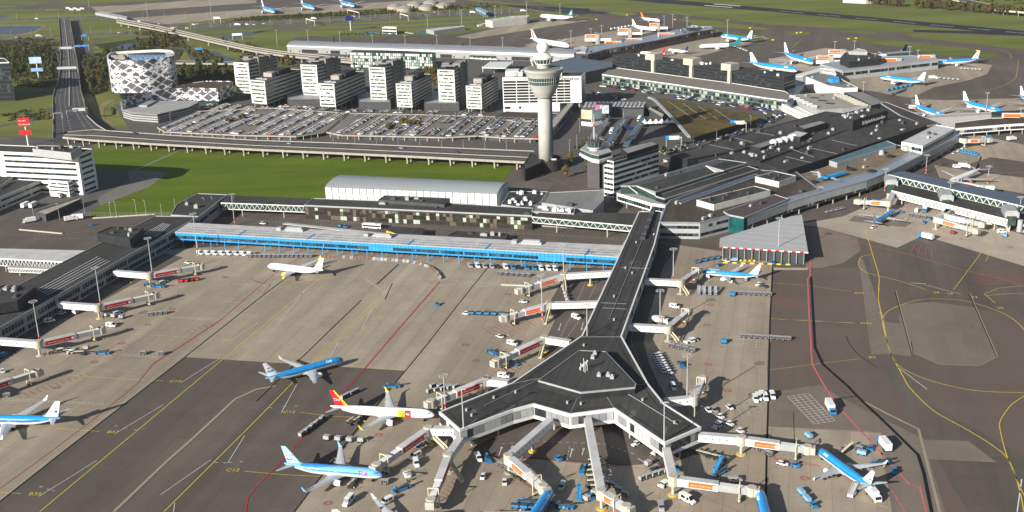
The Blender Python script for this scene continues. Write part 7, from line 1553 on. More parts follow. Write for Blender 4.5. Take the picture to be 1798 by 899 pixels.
for (key,x0,y0,x1,y1,n,dx,dy,lb,gp) in [('bluecart',828,553,880,554,5,9,0,'blue cart in the towed line on open concrete','towed line of blue carts'),('cart',530,766,566,738,5,8,-7,'grey cart in the line beside the white jet tail','carts by the white jet tail'),('box',574,773,634,777,4,9,1,'silver cargo container in the line above the light blue jet','containers above the light blue jet'),('cart',604,700,626,690,4,8,-4,'dark cart in the line behind the white jet tail fin','carts behind the white jet fin'),('car',826,469,975,475,13,7,8,'vehicle parked in the row under the blue hall','vehicles under the blue hall'),('cart',878,483,928,486,6,8,2,'grey cart parked in bays below the blue hall','carts below the blue hall'),('cart',1297,517,1350,520,7,9,1,'grey trailer in the long row behind the blue container, right of the pier','trailers behind the blue container'),('cart',1305,593,1384,598,9,9,1,'dark trailer on the white grid right of the pier','trailers on the white grid'),('stairs',1227,515,1256,516,4,0,-10,'dark green-blue mobile stairs in the row beside the pier bridge','mobile stairs beside the pier bridge'),('wtug',1151,628,1166,655,8,12,4,'white tractor in the parked row in pier shade','parked tractors in pier shade'),('wtug',1158,626,1176,657,8,12,4,'pale tug in the second parked row in pier shade','second row of parked tugs'),('van',1326,704,1338,698,3,5,12,'white vehicle in the cluster beside the black joint, left half','white vehicles by the black joint'),('van',1344,701,1356,698,2,5,12,'white vehicle in the cluster beside the black joint, right half','white vehicles by the black joint, right'),('cart',265,554,289,552,4,9,0,'dark cart in the line under the second red-bannered bridge','carts under the second red bridge'),('redcart',318,496,345,493,4,9,0,'red cart in the line under the first red-bannered bridge','red carts under the first red bridge'),('cart',252,623,284,624,2,30,1,'lone grey-red dolly on the concrete at left','lone dollies at left'),('cart',984,493,1000,540,9,3,-9,'dark trolley in the island row left of the pier','trolleys on the island left of the pier'),('loader',865,621,900,640,2,12,5,'equipment under the upper red-bannered pier bridge','equipment under the upper red bridge'),('box',1030,880,1060,860,3,9,4,'equipment rack beside the narrow bridge','racks beside the narrow bridge'),('yloader',1048,812,1046,858,6,10,1,'yellow-sided trailer in the bay row beside the narrow bridge','yellow-sided trailers beside the narrow bridge'),('cart',760,660+21,800,665+18,4,9,-4,'blue-loaded cart beside the red-bannered bridge by the white jet','carts by the bridge near the white jet'),('loader',925,885,990,892,4,12,2,'blue loading gear beside the jet nose at the bottom','loading gear at the bottom jet'),('bluevan',1560,160,1600,152,6,8,-2,'blue service vehicle in the cluster before the large jet','blue service cluster'),('bluecart',1565,168,1590,158,8,8,-2,'blue cart in the yard beside the grey link roof','blue cart yard'),('box',1688,122,1720,124,6,5,1,'small container in the row at the round far bend','containers at the round bend'),('box',1650,139,1682,142,5,5,1,'white container in the row behind a large blue jet tail','white containers behind the jet tail'),('cart',1052,838,1098,872,5,9,3,'equipment trolley in the shaded bay right of the narrow bridge','trolleys right of the narrow bridge'),('yloader',1236,800,1262,806,3,10,5,'conveyor unit in the shade beside the right pier tip','conveyors by the right pier tip'),('cart',1128,843,1170,830,5,9,-4,'low trailer parked in the bays under the lower right bridge','trailers in the lower right bays'),('bluecart',905,893,950,897,4,9,1,'blue cart beside the bottom jet engine','blue carts at the bottom jet'),('cart',880,820,905,836,3,9,5,'grey trolley beside the mid bottom bridge','trolleys at the mid bottom bridge'),('yloader',900,834,912,840,2,8,6,'dark conveyor under the mid bottom bridge','conveyors under the mid bottom bridge'),('cart',90,622,118,617,3,9,-2,'grey equipment under the third red-bannered bridge','equipment under the third red bridge'),('yloader',104,617,140,622,3,9,2,'yellowish conveyor under the third red-bannered bridge','conveyors under the third red bridge'),('box',186,556,214,560,3,9,1,'pale container under the second red-bannered bridge','containers under the second red bridge'),('loader',262,503,280,505,2,9,1,'blue conveyor under the first red-bannered bridge','conveyors under the first red bridge'),('van',352,447,440,449,8,8,3,'small vehicle parked below the left end of the blue hall','vehicles below the left end of the blue hall'),('cart',440,452,545,452,14,8,1,'cart in the line just below the blue hall','carts just below the blue hall'),('cart',1180,610,1215,618,4,9,2,'trolley at the foot of the stair bridge right of the pier','trolleys at the stair bridge'),('wtug',1265,735,1300,760,3,9,4,'small service vehicle between the marked bays and lower bridge','service vehicles by the marked bays'),('bluecart',1225,462,1260,455,4,9,-1,'blue cart above the nose of the pier-side jet','blue carts above the pier-side jet'),('cart',1600,380,1622,384,3,8,1,'dolly between small blue jet and truss gallery','dollies by the small blue jet'),('cart',1330,790,1350,800,3,8,3,'dark dolly under the long white lower right bridge','dollies under the long white bridge'),('cart',755,690,790,684,4,8,-3,'dark dolly in bridge shade by the white jet nose','dollies by the white jet nose'),('silvercar',1454,373,1480,367,4,8,-2,'pale vehicle parked along the curved service road','vehicles on the curved service road'),('bluevan',1690,268,1712,273,5,8,1,'blue service vehicle behind the navy tail','blue vehicles behind the navy tail'),('car',1675,270,1690,262,3,8,-4,'vehicle along the foot of the curved concourse','vehicles at the concourse foot'),('van',1075,52,1112,46,7,6,-1,'white container van in the far row before the patterned-tail jet','far row of container vans'),('wtug',1290,82,1310,90,5,6,1,'white vehicle beside the teal-tailed jet','vehicles by the teal-tailed jet'),('bluecart',595,62,660,58,16,5,-1,'blue container in the yard by the motorway, front','blue container yard, front'),('bluecart',640,59,690,60,14,5,0,'blue container in the yard by the motorway, rear','blue container yard, rear'),('wtug',712,58,725,60,7,3,1,'white unit in the cluster left of the long low shed','white units by the shed'),('bluevan',735,57,760,58,8,3,1,'blue or white truck in front of the long low shed','trucks by the shed'),('van',840,47,855,43,7,4,1,'vehicle in the cluster before the pale-roofed hangar','vehicles by the hangar'),('van',830,104,870,106,6,6,0,'vehicle outside the silver barrel hall, right part','vehicles outside the barrel hall'),('darkcar',590,100,610,101,4,5,0,'vehicle between the barrel hall and glass office','vehicles by the glass office'),('wtruck',40+80,16,145,17,5,5,0,'works vehicle on the building site at the top left','works vehicles at the top left'),('yloader',83,19,100,20,4,5,0,'tan works machine at the top left','works machines at the top left')]:
 for k in range(n):
  u=k/max(n-1,1);x,y=x0+(x1-x0)*u,y0+(y1-y0)*u;kk=key
  if key=='car' and gp.startswith('vehicles under'):kk=R.choice(['van','van','bluevan','greyvan','darkcar'])
  if key=='wtruck' and n==5:y +=R.uniform(-3,3)
  if 'yard' in gp:x +=R.uniform(-3,3);y +=R.uniform(-1.5,1.5)
  veh(kk,x+R.uniform(-.4,.4),y+R.uniform(-.3,.3),dx,dy,lb,gp)
for k,(x,y) in enumerate(((1286,520),(1271,603))):veh('bluebox',x,y,9,0,'bright blue container at the left end of trailers, '+('upper' if k==0 else 'lower')+' one right of the pier')
hiv=mat('hi_vis_yellow',(.6,.75,.05),.7,.05,3,obj=True);trs=mat('navy_trousers',(.015,.02,.05),.8,.1,3,obj=True);skin=mat('skin',(.45,.28,.2),.6,.05,3,obj=True)
def person(x,y,label,vest=hiv):
 q=G(x,y);me=bpy.data.meshes.new('person')
 vs=[(0,0,.95),(0,0,1.2),(0,0,1.45),(0,0,1.56),(0,.02,1.72),(.1,0,.9),(.12,.05,.5),(.12,0,.06),(-.1,0,.9),(-.13,-.08,.5),(-.13,-.15,.06),(.2,0,1.42),(.27,.03,1.15),(.28,.14,.92),(-.2,0,1.42),(-.27,-.03,1.15),(-.28,.1,.92),(.12,.14,.04),(-.13,0,.04)]
 es=[(0,1),(1,2),(2,3),(3,4),(0,5),(5,6),(6,7),(7,17),(0,8),(8,9),(9,10),(10,18),(2,11),(11,12),(12,13),(2,14),(14,15),(15,16)]
 rr=[.15,.14,.16,.06,.11,.1,.075,.05,.1,.075,.05,.06,.05,.035,.06,.05,.035,.04,.04]
 me.from_pydata(vs,es,[]);o=bpy.data.objects.new('person',me);COL.objects.link(o);m=o.modifiers.new('s','SKIN');m2=o.modifiers.new('d','SUBSURF');m2.levels=m2.render_levels=1
 if not me.skin_vertices:
  bpy.context.view_layer.objects.active=o
 for k,v in enumerate(me.skin_vertices[0].data if me.skin_vertices else []):v.radius=(rr[k],rr[k]*.8);v.use_root=(k==0)
 dg=bpy.context.evaluated_depsgraph_get();e=bpy.data.meshes.new_from_object(o.evaluated_get(dg));bpy.data.objects.remove(o)
 e.materials.clear()
 for mm in (trs,vest,skin):e.materials.append(mm)
 for p in e.polygons:z=p.center.z;p.material_index=2 if z > 1.52 or (abs(p.center.x) > .2 and z < 1.0 and z > .8) else (1 if z > .95 else 0)
 o=bpy.data.objects.new('person',e);COL.objects.link(o);o.location=(q.x,q.y,.16);o.rotation_euler=(0,0,R.uniform(0,6));tag(o,label,'person');return o
try:
 for (x,y,lb) in ((892,593,'worker in yellow vest standing beside the small white car on open concrete'),(646,779,'worker in yellow vest at the end of the silver containers'),(1484,787,'worker in yellow vest at the dark loader near the lower right jet'),(856,664,'worker in yellow vest by the rotunda left of the pier'),(880,655,'worker in orange vest above the white van left of the pier'),(884+17,893,'worker in yellow vest left of the blue jet nose at the bottom')):
  person(x,y,lb,hiv if 'orange' not in lb else eorng)
except Exception as ex:print('person',ex)
for (x,y,lb) in ((640,745,'worker beside the belt loaders at the white jet wing'),(622,862,'worker beside the belt loader under the light blue jet'),(738,795,'worker by the two parked white vans'),(958,893,'worker in the loading crew at the bottom jet, left'),(975,888,'worker in the loading crew at the bottom jet, middle'),(990,897,'worker in the loading crew at the bottom jet, right'),(1200,836,'worker at the foot of the lower right bridge'),(1275,826,'worker beside the blue conveyor steps'),(1552,824,'worker near the tail of the lower right jet'),(1245,497,'worker under the nose of the pier-side jet'),(230,500,'worker near the first red-bannered bridge'),(1030,838,'worker beside the blue loader left of the narrow bridge'),(1590,388,'worker near the small blue jet wing')):
 o=person(x,y,lb)
def mast(x,yb,xt,yt_,where,ring=True,band=True,thick=.26):
 q=G(x,yb);h=HT(x,yb,yt_);t=thing('floodlight_mast',where,'light mast',(q.x,q.y,0),group='floodlight masts')
 b=MB();b.tube((q.x,q.y,0),(q.x,q.y,h),thick*1.3,8,0,thick*.7);b.build('pole',steel,t)
 if band:
  b=MB()
  for k in (0,2):b.tube((q.x,q.y,1+k*1.3),(q.x,q.y,2.3+k*1.3),thick*1.36,8)
  b.build('red_band',redp,t)
 b=MB()
 if ring:
  n=12;Rr=1.9
  for k in range(n):
   a,c=6.2832*k/n,6.2832*(k+1)/n;b.tube((q.x+Rr*math.cos(a),q.y+Rr*math.sin(a),h),(q.x+Rr*math.cos(c),q.y+Rr*math.sin(c),h),.09,4)
   if k % 3==0:b.tube((q.x,q.y,h+.2),(q.x+Rr*math.cos(a),q.y+Rr*math.sin(a),h),.07,4)
  b.build('lamp_ring',steel,t);b=MB()
  for k in range(8):a=6.2832*k/8;b.box(q.x+Rr*math.cos(a),q.y+Rr*math.sin(a),h-.3,.55,.35,.35,a)
  b.build('floodlight',lgrey,t)
 else:
  b.beam((q.x-1.6,q.y,h),(q.x+1.6,q.y,h),.5,.45);b.build('floodlight',lgrey,t)
for (x,yb,xt,yt_,lb) in [(71,607,60.5,529,'light mast beside the third red-bannered bridge'),(178,544,169,470,'light mast beside the second red-bannered bridge'),(269,491,260.5,418,'light mast beside the first red-bannered bridge'),(347.5,449,340,375,'light mast with red and white foot at the left end of the blue hall'),(412.5,397,406,341,'light mast before the truss walkway'),(782.5,728,780,659,'light mast at the west tip of the pier, rear'),(1158.8,572,1158.8,510,'light mast between the two bridges right of the pier'),(1182,500,1181,437,'light mast at the upper bridge right of the pier'),(1206,716,1207,624,'light mast with white head beside the short grey bridge'),(1219,760,1218,686,'light mast by the right pier tip'),(952.5,562,951,483,'light mast with red and white foot left of the pier'),(990,492,988,432,'light mast at the first orange-bannered pier bridge'),(1366,455,1371,383,'light mast at the corner of the triangular canopy'),(1625.5,305,1627.5,272,'light mast beside the curved concourse'),(1553.5,335,1555.5,297,'light mast at the left pod of the truss gallery'),(1666,365,1669,320,'light mast in the middle of the truss gallery'),(1788,395,1791,346,'light mast at the right end of the truss gallery'),(1734,322,1736,292,'light mast by the navy-tailed jet'),(1731,200,1733,163,'light mast before the large blue jets at right'),(1790,220,1792,190,'light mast at the right edge by the orange-bannered gate hall'),(1596,112,1597,82,'light mast on the round-ended far pier, right'),(1610,118,1612,88,'light mast on the round-ended far pier, rightmost'),(1465,100,1466,73,'light mast on the round-ended far pier, left'),(1499.5,95,1500,72,'light mast behind the dark polygonal lounge'),(1535,125,1537,94,'light mast before the dark polygonal lounge'),(1515,172,1517,144,'light mast by the blue cart yard'),(925.5,38,925.5,3,'light mast beside the hangar, left of the teal-tailed jet'),(983.5,32,983,7,'light mast behind the teal-tailed jet'),(1003,92,1003,54,'light mast by the striped-tail jet'),(1038,80,1038,50,'light mast at the root of the silver pier, upper'),(1047,90,1047,57,'light mast at the root of the silver pier, lower'),(1056.5,75,1056,45,'light mast behind the silver pier'),(1099,85,1099,48,'light mast midway on the silver pier'),(1155,72,1155,38,'light mast by the spotted-tail jet'),(1166,52,1166,28,'light mast near the orange-tailed jet, left'),(1181,48,1181,25,'light mast near the orange-tailed jet, right'),(1206,64,1206,30,'light mast at the tip of the silver pier'),(1277,66,1277,35,'light mast beside the jet at the pier tip'),(260,37,257,5,'light mast behind the left end of the flyover'),(372,36,369,1,'light mast on the top left apron'),(542,82,541,53,'light mast behind the barrel hall, leftmost'),(598,84,598,56,'light mast behind the barrel hall by the maroon tail'),(655,86,654,62,'light mast behind the barrel hall above the glass office'),(712,87,711,62,'light mast behind the barrel hall, left of the navy tail'),(768,88,768,62,'light mast behind the barrel hall, right of the navy tail'),(826,90,825,65,'light mast behind the barrel hall, right of the brown tail'),(883,92,882,66,'light mast behind the barrel hall, left of the radome'),(811,48,809,17,'light mast beside the long low shed'),(751,50,750,25,'light mast left of the long low shed'),(870,46,869,11,'light mast at the pale-roofed hangar'),(487,82,485,53,'light mast at the left end of the barrel hall'),(157,16,156,-1,'light mast on the works site at the top left'),(602,24,601,1,'light mast between the top left jets')]:
 mast(x,yb,xt,yt_,lb)
for (x,yb,yt_,z,lb) in ((814,752,686,PH,'light mast standing on the west tip of the pier roof'),(1031,590,536,PH,'light mast standing where the pier roof splits'),(1166,776,709,PH,'light mast standing on the east tip of the pier roof')):
 q=G(x,yb,z);h=HT(x,yb,yt_)*.98
 t=thing('floodlight_mast',lb,'light mast',(q.x,q.y,z),group='floodlight masts');b=MB();b.tube((q.x,q.y,0),(q.x,q.y,z+h),.3,8,0,.18)
 b.v=[(x_,y_,max(z_,z)) for x_,y_,z_ in b.v]
 o=b.build('pole',steel,t);b=MB();b.beam((q.x-1.6,q.y,z+h),(q.x+1.6,q.y,z+h),.5,.4);b.build('floodlight',lgrey,t)
b=MB();b.tube((0,0,0),(0,0,11),.16,6,0,.1);b.beam((0,0,11),(1.4,0,11.2),.3,.2);lampo=b.build('street_lamp',steel);n_l=0
def lampat(x,y,lb,gp):
 global n_l
 q=G(x,y);o=lampo if n_l==0 else dup(lampo);n_l +=1;o.location=(q.x,q.y,0);o.rotation_euler=(0,0,R.uniform(0,6));tag(o,lb,'street lamp',gp)
for k in range(26):lampat(20+k*35,66-k*1.6+R.uniform(-1,1),'thin lamp post along the motorway','motorway lamp posts')
for k in range(24):lampat(30+k*37,36-k*.5+R.uniform(-1,2),'thin lamp post along the far motorway carriageway','far motorway lamp posts')
for k in range(16):lampat(320+k*38,250+k*1.6+R.uniform(-1,1),'thin lamp post between the viaduct and the car park','viaduct lamp posts')
for k in range(12):lampat(300+k*50,222+R.uniform(-8,12),'lamp post standing among the parked cars','car park lamp posts')
for k in range(7):lampat((97,99,101,103,137,142,150)[k],(242,190,150,110,120,160,190)[k],'lamp post beside the wide raised road','raised road lamp posts')
for k in range(7):lampat((1000,1013,1018,1041,1022,1095,1123)[k],(270,262,232,248,205,215,200)[k],'lamp post around the bus station','bus station lamp posts')
for (x,y) in ((1195,268),(1258,250),(1318,226),(1362,212)):lampat(x,y,'lamp post along the taxi road beside the planted roof','taxi road lamp posts')
for k in range(8):lampat(60+k*45,385+R.uniform(-6,6)-k*1,'lamp post along the service road by the field','service road lamp posts')
for k in range(5):lampat(205+k*13*4,382-k*2.2,'thin post along the field fence','field fence posts')
t=thing('field_fence','long low grey mesh fence along the near edge of the green field','fence',tuple(G(240,380)))
b=MB();P=poly([(146,379),(230,378.5),(300,377.5)])
for a,c in zip(P,P[1:]):
 n=int((c-a).length/2.5)
 for k in range(n):p=a.lerp(c,k/n);b.tube((p.x,p.y,0),(p.x,p.y,2.2),.05,4)
b.build('post_row',grey,t);b=MB()
for a,c in zip(P,P[1:]):
 for z in (.3,1.2,2.1):b.beam((a.x,a.y,z),(c.x,c.y,z),.06,.06)
b.build('rail',grey,t)
pan=[(560,452),(600,454),(640,456),(680,458.5),(712,461),(735,465),(752,471),(765,480),(772,491)]
q=G(700,462);t=thing('blast_fence','curved row of leaning rusty and white panels below the blue hall','blast fence',(q.x,q.y,0));P=[G(*p) for p in pan];k_=0
fm=[mat('panel_rust',(.16,.1,.08),.8,.3,1),mat('panel_pale',(.3,.3,.3),.6,.2,1),mat('panel_grey',(.22,.23,.25),.6,.2,1)]
for a,c in zip(P,P[1:]):
 d=(c-a);n=max(1,int(d.length/2.2));d.normalize();nn=Vector((-d.y,d.x,0))
 for k in range(n):
  p,r=a.lerp(c,k/n),a.lerp(c,(k+.88)/n);b=MB();m_=fm[R.choice((0,0,1,2))];b.face([p,r,r+nn*1.2+Vector((0,0,1.5)),p+nn*1.2+Vector((0,0,1.5))]);b.face([p+nn*1.3,r+nn*1.3,r+nn*1.3+Vector((0,0,1.4)),p+nn*1.3+Vector((0,0,1.4))]);k_ +=1
  if k_ < 98:b.build('panel',m_,t)
for (x0,y0,x1,y1,lb) in ((34,404,110,411,'long pale concrete kerb line on the service yard at left'),(163,384,272,377,'pale kerb wall under the field fence'),(880,501,930,503,'pale low concrete barrier left of the orange-bannered bridge')):
 b=MB();b.beam(G(x0,y0),G(x1,y1),.7,.8);tag(b.build('concrete_barrier',cream),lb,'barrier')
for k,(x,y) in enumerate(((1185,35),(1399,59),(1490,69),(1406,58),(1357,71),(1503,68),(1317,50),(1716,90),(1047,35),(1101,27))):
 b=MB();q=G(x,y);b.box(q.x,q.y,.3,3.2,.35,1,rad(-50));b.box(q.x-1.5,q.y,0,.2,.2,.4);b.box(q.x+1.5,q.y,0,.2,.2,.4);tag(b.build('taxiway_sign',yel),'small yellow taxiway sign on the grass','taxiway sign','yellow taxiway signs')
ccol=[('white',(.7,.7,.7),6),('silver',(.38,.4,.42),6),('dark grey',(.06,.065,.07),6),('black',(.014,.014,.016),6),('blue',(.02,.06,.25),3),('red',(.4,.015,.015),1)]
def carmesh(nm,col):
 m=mat('car_'+nm.replace(' ','_'),col,.6,.04,1,obj=True,spec=.1);b=MB();h=2.2;W=1.8
 b.grid([[(x,-W/2*w_,za),(x,W/2*w_,za),(x,W/2*w_*.97,zb),(x,-W/2*w_*.97,zb)] for x,za,zb,w_ in ((-h,.5,.8,.82),(-h+.15,.3,.95,.93),(-.9,.28,.98,1),(.8,.28,.95,1),(h-.25,.3,.75,.95),(h,.45,.66,.82))],0)
 b.grid([[(x,-W/2*wa,.93),(x,W/2*wa,.93),(x,W/2*wb,zb),(x,-W/2*wb,zb)] for x,zb,wa,wb in ((-h+.2,.97,.85,.8),(-h+.7,1.42,.88,.74),(.25,1.45,.9,.74),(1.1,.97,.86,.8))],1)
 b.face([(-h+.72,-W*.35,1.46),(.22,-W*.35,1.48),(.22,W*.35,1.48),(-h+.72,W*.35,1.46)],0)
 for x in (-1.35,1.35):
  for s in (-1,1):b.tube((x,s*.72,.32),(x,s*.93,.32),.32,8,2)
 o=b.build('parked_car',[m,cwin,tyre]);return o
CM=[carmesh(n,c) for n,c,w_ in ccol];CW=[w_ for _,_,w_ in ccol];used=set();spots=[]
def inpoly(x,y,P):
 c=False
 for i in range(len(P)):
  x1,y1=P[i];x2,y2=P[(i+1) % len(P)]
  if (y1 > y) !=(y2 > y) and x < (x2-x1)*(y-y1)/(y2-y1)+x1:c=not c
 return c
decks=[([(285,224),(348,198),(470,192),(606,200),(568,230),(520,238),(420,236),(292,230)],DZ),([(584,232),(624,202),(740,204),(868,207),(830,236),(780,240),(700,238),(602,236)],DZ),([(844,238),(876,208),(950,212),(955,228),(942,242),(890,241)],DZ),([(300,196),(380,180),(440,188),(560,192),(420,196),(350,196)],0),([(470,186),(560,190),(620,198),(500,190)],0),([(600,190),(700,196),(740,200),(630,198)],0),([(735,194),(820,198),(850,204),(750,202)],0)]
ux=Vector((math.cos(GA),math.sin(GA),0));uy=Vector((math.sin(GA),-math.cos(GA),0))
o0=G(600,220)
for P,z in decks:
 pw=[(q.x,q.y) for q in poly(P,z)];I_=pw
 for i in range(-45,60):
  for row in (0,1):
   for j in range(-60,60):
    a=i*15.8+row*5.1
    p=o0+uy*a+ux*(j*2.6);
    if not inpoly(p.x,p.y,I_):continue
    if (j//9+i*3) % 17==0 or R.random() < .07:continue
    spots.append((p.x,p.y,z,math.atan2(uy.y,uy.x)+(0 if row else math.pi)))
spots2=[]
def carline(pts,n,dz=0,lanes=1,jit=1.2):
 P=[G(x,y) for x,y in pts];tot_=sum((c-a).length for a,c in zip(P,P[1:]))
 for k in range(n):
  p,d=along(P,tot_*R.random());nn=Vector((-d.y,d.x,0));p=p+nn*(R.randrange(lanes)-(lanes-1)/2)*3.4;spots2.append((p.x,p.y,dz+.16,math.atan2(d.y,d.x)))
carline([(1165,272),(1220,255),(1290,238),(1345,218),(1372,202)],46,lanes=3)
carline([(1060,150),(1130,160),(1200,172),(1290,186),(1350,196),(1368,204)],60,lanes=4)
carline([(1100,152),(1200,165),(1330,186)],26,lanes=3)
keep2=spots2;spots2=[]
carline([(1060,150),(1130,160),(1200,172),(1290,186),(1350,196),(1368,204)],120,lanes=5);carline([(1090,148),(1200,161),(1330,182),(1375,190)],90,lanes=4);carline([(1165,270),(1220,253),(1290,236),(1345,216),(1372,200)],70,lanes=4);carline([(1030,160),(1060,168),(1100,176)],20,lanes=3);carline([(1010,262),(1060,245),(1100,262)],14,lanes=2);carline([(340,196),(440,186),(560,188)],30,lanes=3);carline([(500,100),(560,103),(640,124)],20,lanes=2)
more=spots2;spots2=keep2
camd=lambda s:(Vector((s[0],s[1],0))-CP).length
def spaced(L_):
 out=[]
 for s in L_:
  if all((s[0]-o[0])**2+(s[1]-o[1])**2 > 8 for o in out):out.append(s)
 return out
spots2=spaced(spots2)
spots.sort(key=camd);near=spots[:292-len(spots2) if len(spots2) < 150 else 150];rest=spots[len(near):]
def put(s,lb,gp):
 k=R.choices(range(len(CM)),CW)[0];o=CM[k] if k not in used else dup(CM[k]);used.add(k);o.location=(s[0]+R.uniform(-.15,.15),s[1]+R.uniform(-.15,.15),s[2]);o.rotation_euler=(0,0,s[3]+R.uniform(-.04,.04)+(math.pi if R.random() < .3 else 0))
 tag(o,ccol[k][0]+' car '+lb,'car',gp)
for s in near:put(s,'parked in the rows nearest the viaduct','cars parked nearest the viaduct')
for s in spots2:put(s,'on the taxi and drop-off road by the planted roof','cars on the taxi and drop-off road')
b=MB();mats_=[MAT['car_'+n.replace(' ','_')] for n,c,w_ in ccol]+[cwin]
def lowcar(s):
 k=R.choices(range(6),CW)[0];x,y,z,an=s;c_,s_=math.cos(an),math.sin(an);T=lambda a,q,h:(x+c_*a-s_*q,y+s_*a+c_*q,z+h)
 L_,W=2.2,.9
 b.grid([[T(a,-W,.3),T(a,W,.3),T(a,W*.96,zb),T(a,-W*.96,zb)] for a,zb in ((-L_,.85),(-.9,.97),(.9,.95),(L_,.68))],k)
 b.grid([[T(a,-W*.9,.93),T(a,W*.9,.93),T(a,W*.72,zb),T(a,-W*.72,zb)] for a,zb in ((-L_+.25,.97),(-L_+.7,1.42),(.25,1.45),(1.1,.97))],6)
 b.face([T(-L_+.72,-W*.7,1.46),T(.22,-W*.7,1.48),T(.22,W*.7,1.48),T(-L_+.72,W*.7,1.46)],k)
for s in rest:lowcar(s)
occ=list(spots2)
for s in more:
 if all((s[0]-o[0])**2+(s[1]-o[1])**2 > 9 for o in occ):occ.append(s);lowcar(s)
tag(b.build('parked_cars',mats_),'hundreds of small parked cars filling the far car park rows','parked cars',kind='stuff')
print('cars',len(near),len(spots2),len(rest))
for k in range(34):
 L_=hw[k % 2];P=[G(x,y) for x,y in smooth_px(L_,6)];tt=sum((c-a).length for a,c in zip(P,P[1:]));p,d=along(P,tt*R.uniform(.06,.95));nn=Vector((-d.y,d.x,0));p=p+nn*R.choice((-5.8,-2,2,5.8))
 kk=R.choice(['van','silvercar','darkcar','car','darkcar','wtruck']);t,new=PV(kk);o=t if new else dup(t);o.location=(p.x,p.y,.16);o.rotation_euler=(0,0,math.atan2(d.y,d.x));tag(o,{'van':'white van','silvercar':'silver car','darkcar':'dark car','car':'white car','wtruck':'white truck'}[kk]+' driving on the motorway at the top',CATN.get(kk,'van'),'traffic on the motorway')
for (x,y,kk,z,lb) in ((115,95,'darkcar',RZ,'on the wide raised road, far'),(122,128+11,'darkcar',RZ,'on the wide raised road, middle'),(105,164,'darkcar',RZ,'in the left lane of the wide raised road'),(112,110,'silvercar',RZ,'on the wide raised road by the second gantry'),(237,235,'darkcar',VZ,'near the left end of the viaduct'),(508,240+13,'silvercar',VZ,'on the viaduct, middle'),(705,249+12,'silvercar',VZ,'on the viaduct near the car park kiosk'),(802,268,'darkcar',VZ,'on the viaduct, right part'),(245,39.5,'wtruck',FZ,'on the flyover at its far end')):
 veh(kk,x,y,3 if z !=VZ else 10,-12 if z==RZ else 1,{'darkcar':'dark car','silvercar':'silver car','wtruck':'white truck'}[kk]+' '+lb,None,z+.03)
leafm=[mat('leaf_dark',(.042,.055,.015),.8,.35,.5,obj=True),mat('leaf_olive',(.075,.085,.024),.8,.35,.5,obj=True),mat('leaf_autumn',(.14,.1,.028),.8,.35,.5,obj=True),mat('leaf_brown',(.085,.062,.026),.8,.35,.5,obj=True)]
bark=mat('tree_bark',(.07,.055,.04),.9,.2,1,obj=True)
def treeproto(m,seed,slim=1.,nleaf=460):
 r=random.Random(seed);t=thing('tree',None,'tree',(0,0,0),world=False);b=MB();b.tube((0,0,0),(.1,0,5),.28,6,0,.12)
 cl=[]
 for k in range(11):
  an=r.uniform(0,6.28);rr_=r.uniform(.3,2.6)*slim;z=r.uniform(3,9.2);rr_ *=(1-.5*abs(z-5.5)/4);p=(rr_*math.cos(an),rr_*math.sin(an),z);cl.append((p,r.uniform(1.0,1.8)*slim**.5))
  b.tube((0,0,min(z-1,5)),p,.1,4,0,.04)
 b.build('trunk',bark,t);b=MB()
 for k in range(nleaf):
  (c,s)=cl[r.randrange(len(cl))];v=Vector((r.gauss(0,1),r.gauss(0,1),r.gauss(0,.9))).normalized()*s*r.uniform(.55,1.1);p=Vector(c)+v;n=(v.normalized()+Vector((r.uniform(-.6,.6),r.uniform(-.6,.6),r.uniform(-.3,.8)))).normalized();a=n.orthogonal().normalized();q=n.cross(a);sz=r.uniform(.3,.62)
  b.face([p-a*sz-q*sz*.6,p+a*sz-q*sz*.6,p+a*sz*.7+q*sz*.7,p-a*sz*.6+q*sz])
 b.build('crown',m,t);return t
TP=[treeproto(leafm[0],1),treeproto(leafm[1],2),treeproto(leafm[2],3),treeproto(leafm[3],4),treeproto(leafm[0],5,.6),treeproto(leafm[1],6,.6)]
TN=['dark green tree','olive green tree','yellowing tree','brown autumn tree','slim dark green tree','slim olive tree'];usedT=set()
def tree(x,y,kind,sc,lb,gp):
 q=G(x,y);o=TP[kind] if kind not in usedT else dup(TP[kind]);usedT.add(kind);o.location=(q.x,q.y,0);o.rotation_euler=(0,0,R.uniform(0,6.28));o.scale=(sc*R.uniform(.9,1.15),sc*R.uniform(.9,1.15),sc);tag(o,TN[kind]+' '+lb,'tree',gp)
def wood(px,n,kinds,sc,lb,gp):
 xs_=[p[0] for p in px];ys_=[p[1] for p in px];c=0;g_=0
 while c < n and g_ < 5000:
  g_ +=1;x,y=R.uniform(min(xs_),max(xs_)),R.uniform(min(ys_),max(ys_))
  if inpoly(x,y,px):tree(x,y,R.choice(kinds),sc*R.uniform(.75,1.2),lb,gp);c +=1
wood([(-20,82),(60,78),(95,92),(98,138),(50,138),(-20,132)],74,(0,0,1,1,4),1.15,'in the wood left of the raised road','trees left of the raised road')
wood([(148,108),(190,104),(188,155),(160,165),(146,150)],34,(0,1,3,5,4),1.1,'in the wood between raised road and patterned hotel','trees between raised road and patterned hotel')
wood([(170,92),(200,92),(230,88),(255,70),(310,60),(318,72),(300,80),(262,84),(190,104)],30,(0,1,3),1.0,'beyond the patterned hotel','trees beyond the patterned hotel')
wood([(312,115),(408,112),(408,142),(330,144),(314,150)],34,(0,0,1,5),1.05,'right of the patterned hotel','trees right of the patterned hotel')
wood([(226,64),(300,53),(330,62),(300,66)],9,(0,1,3),.9,'on the green bank left under the flyover','trees on the bank by the flyover')
wood([(316,80),(345,86),(350,104),(316,102)],10,(0,2,1),.95,'beside the blue sign behind the patterned hotel','trees beside the blue sign')
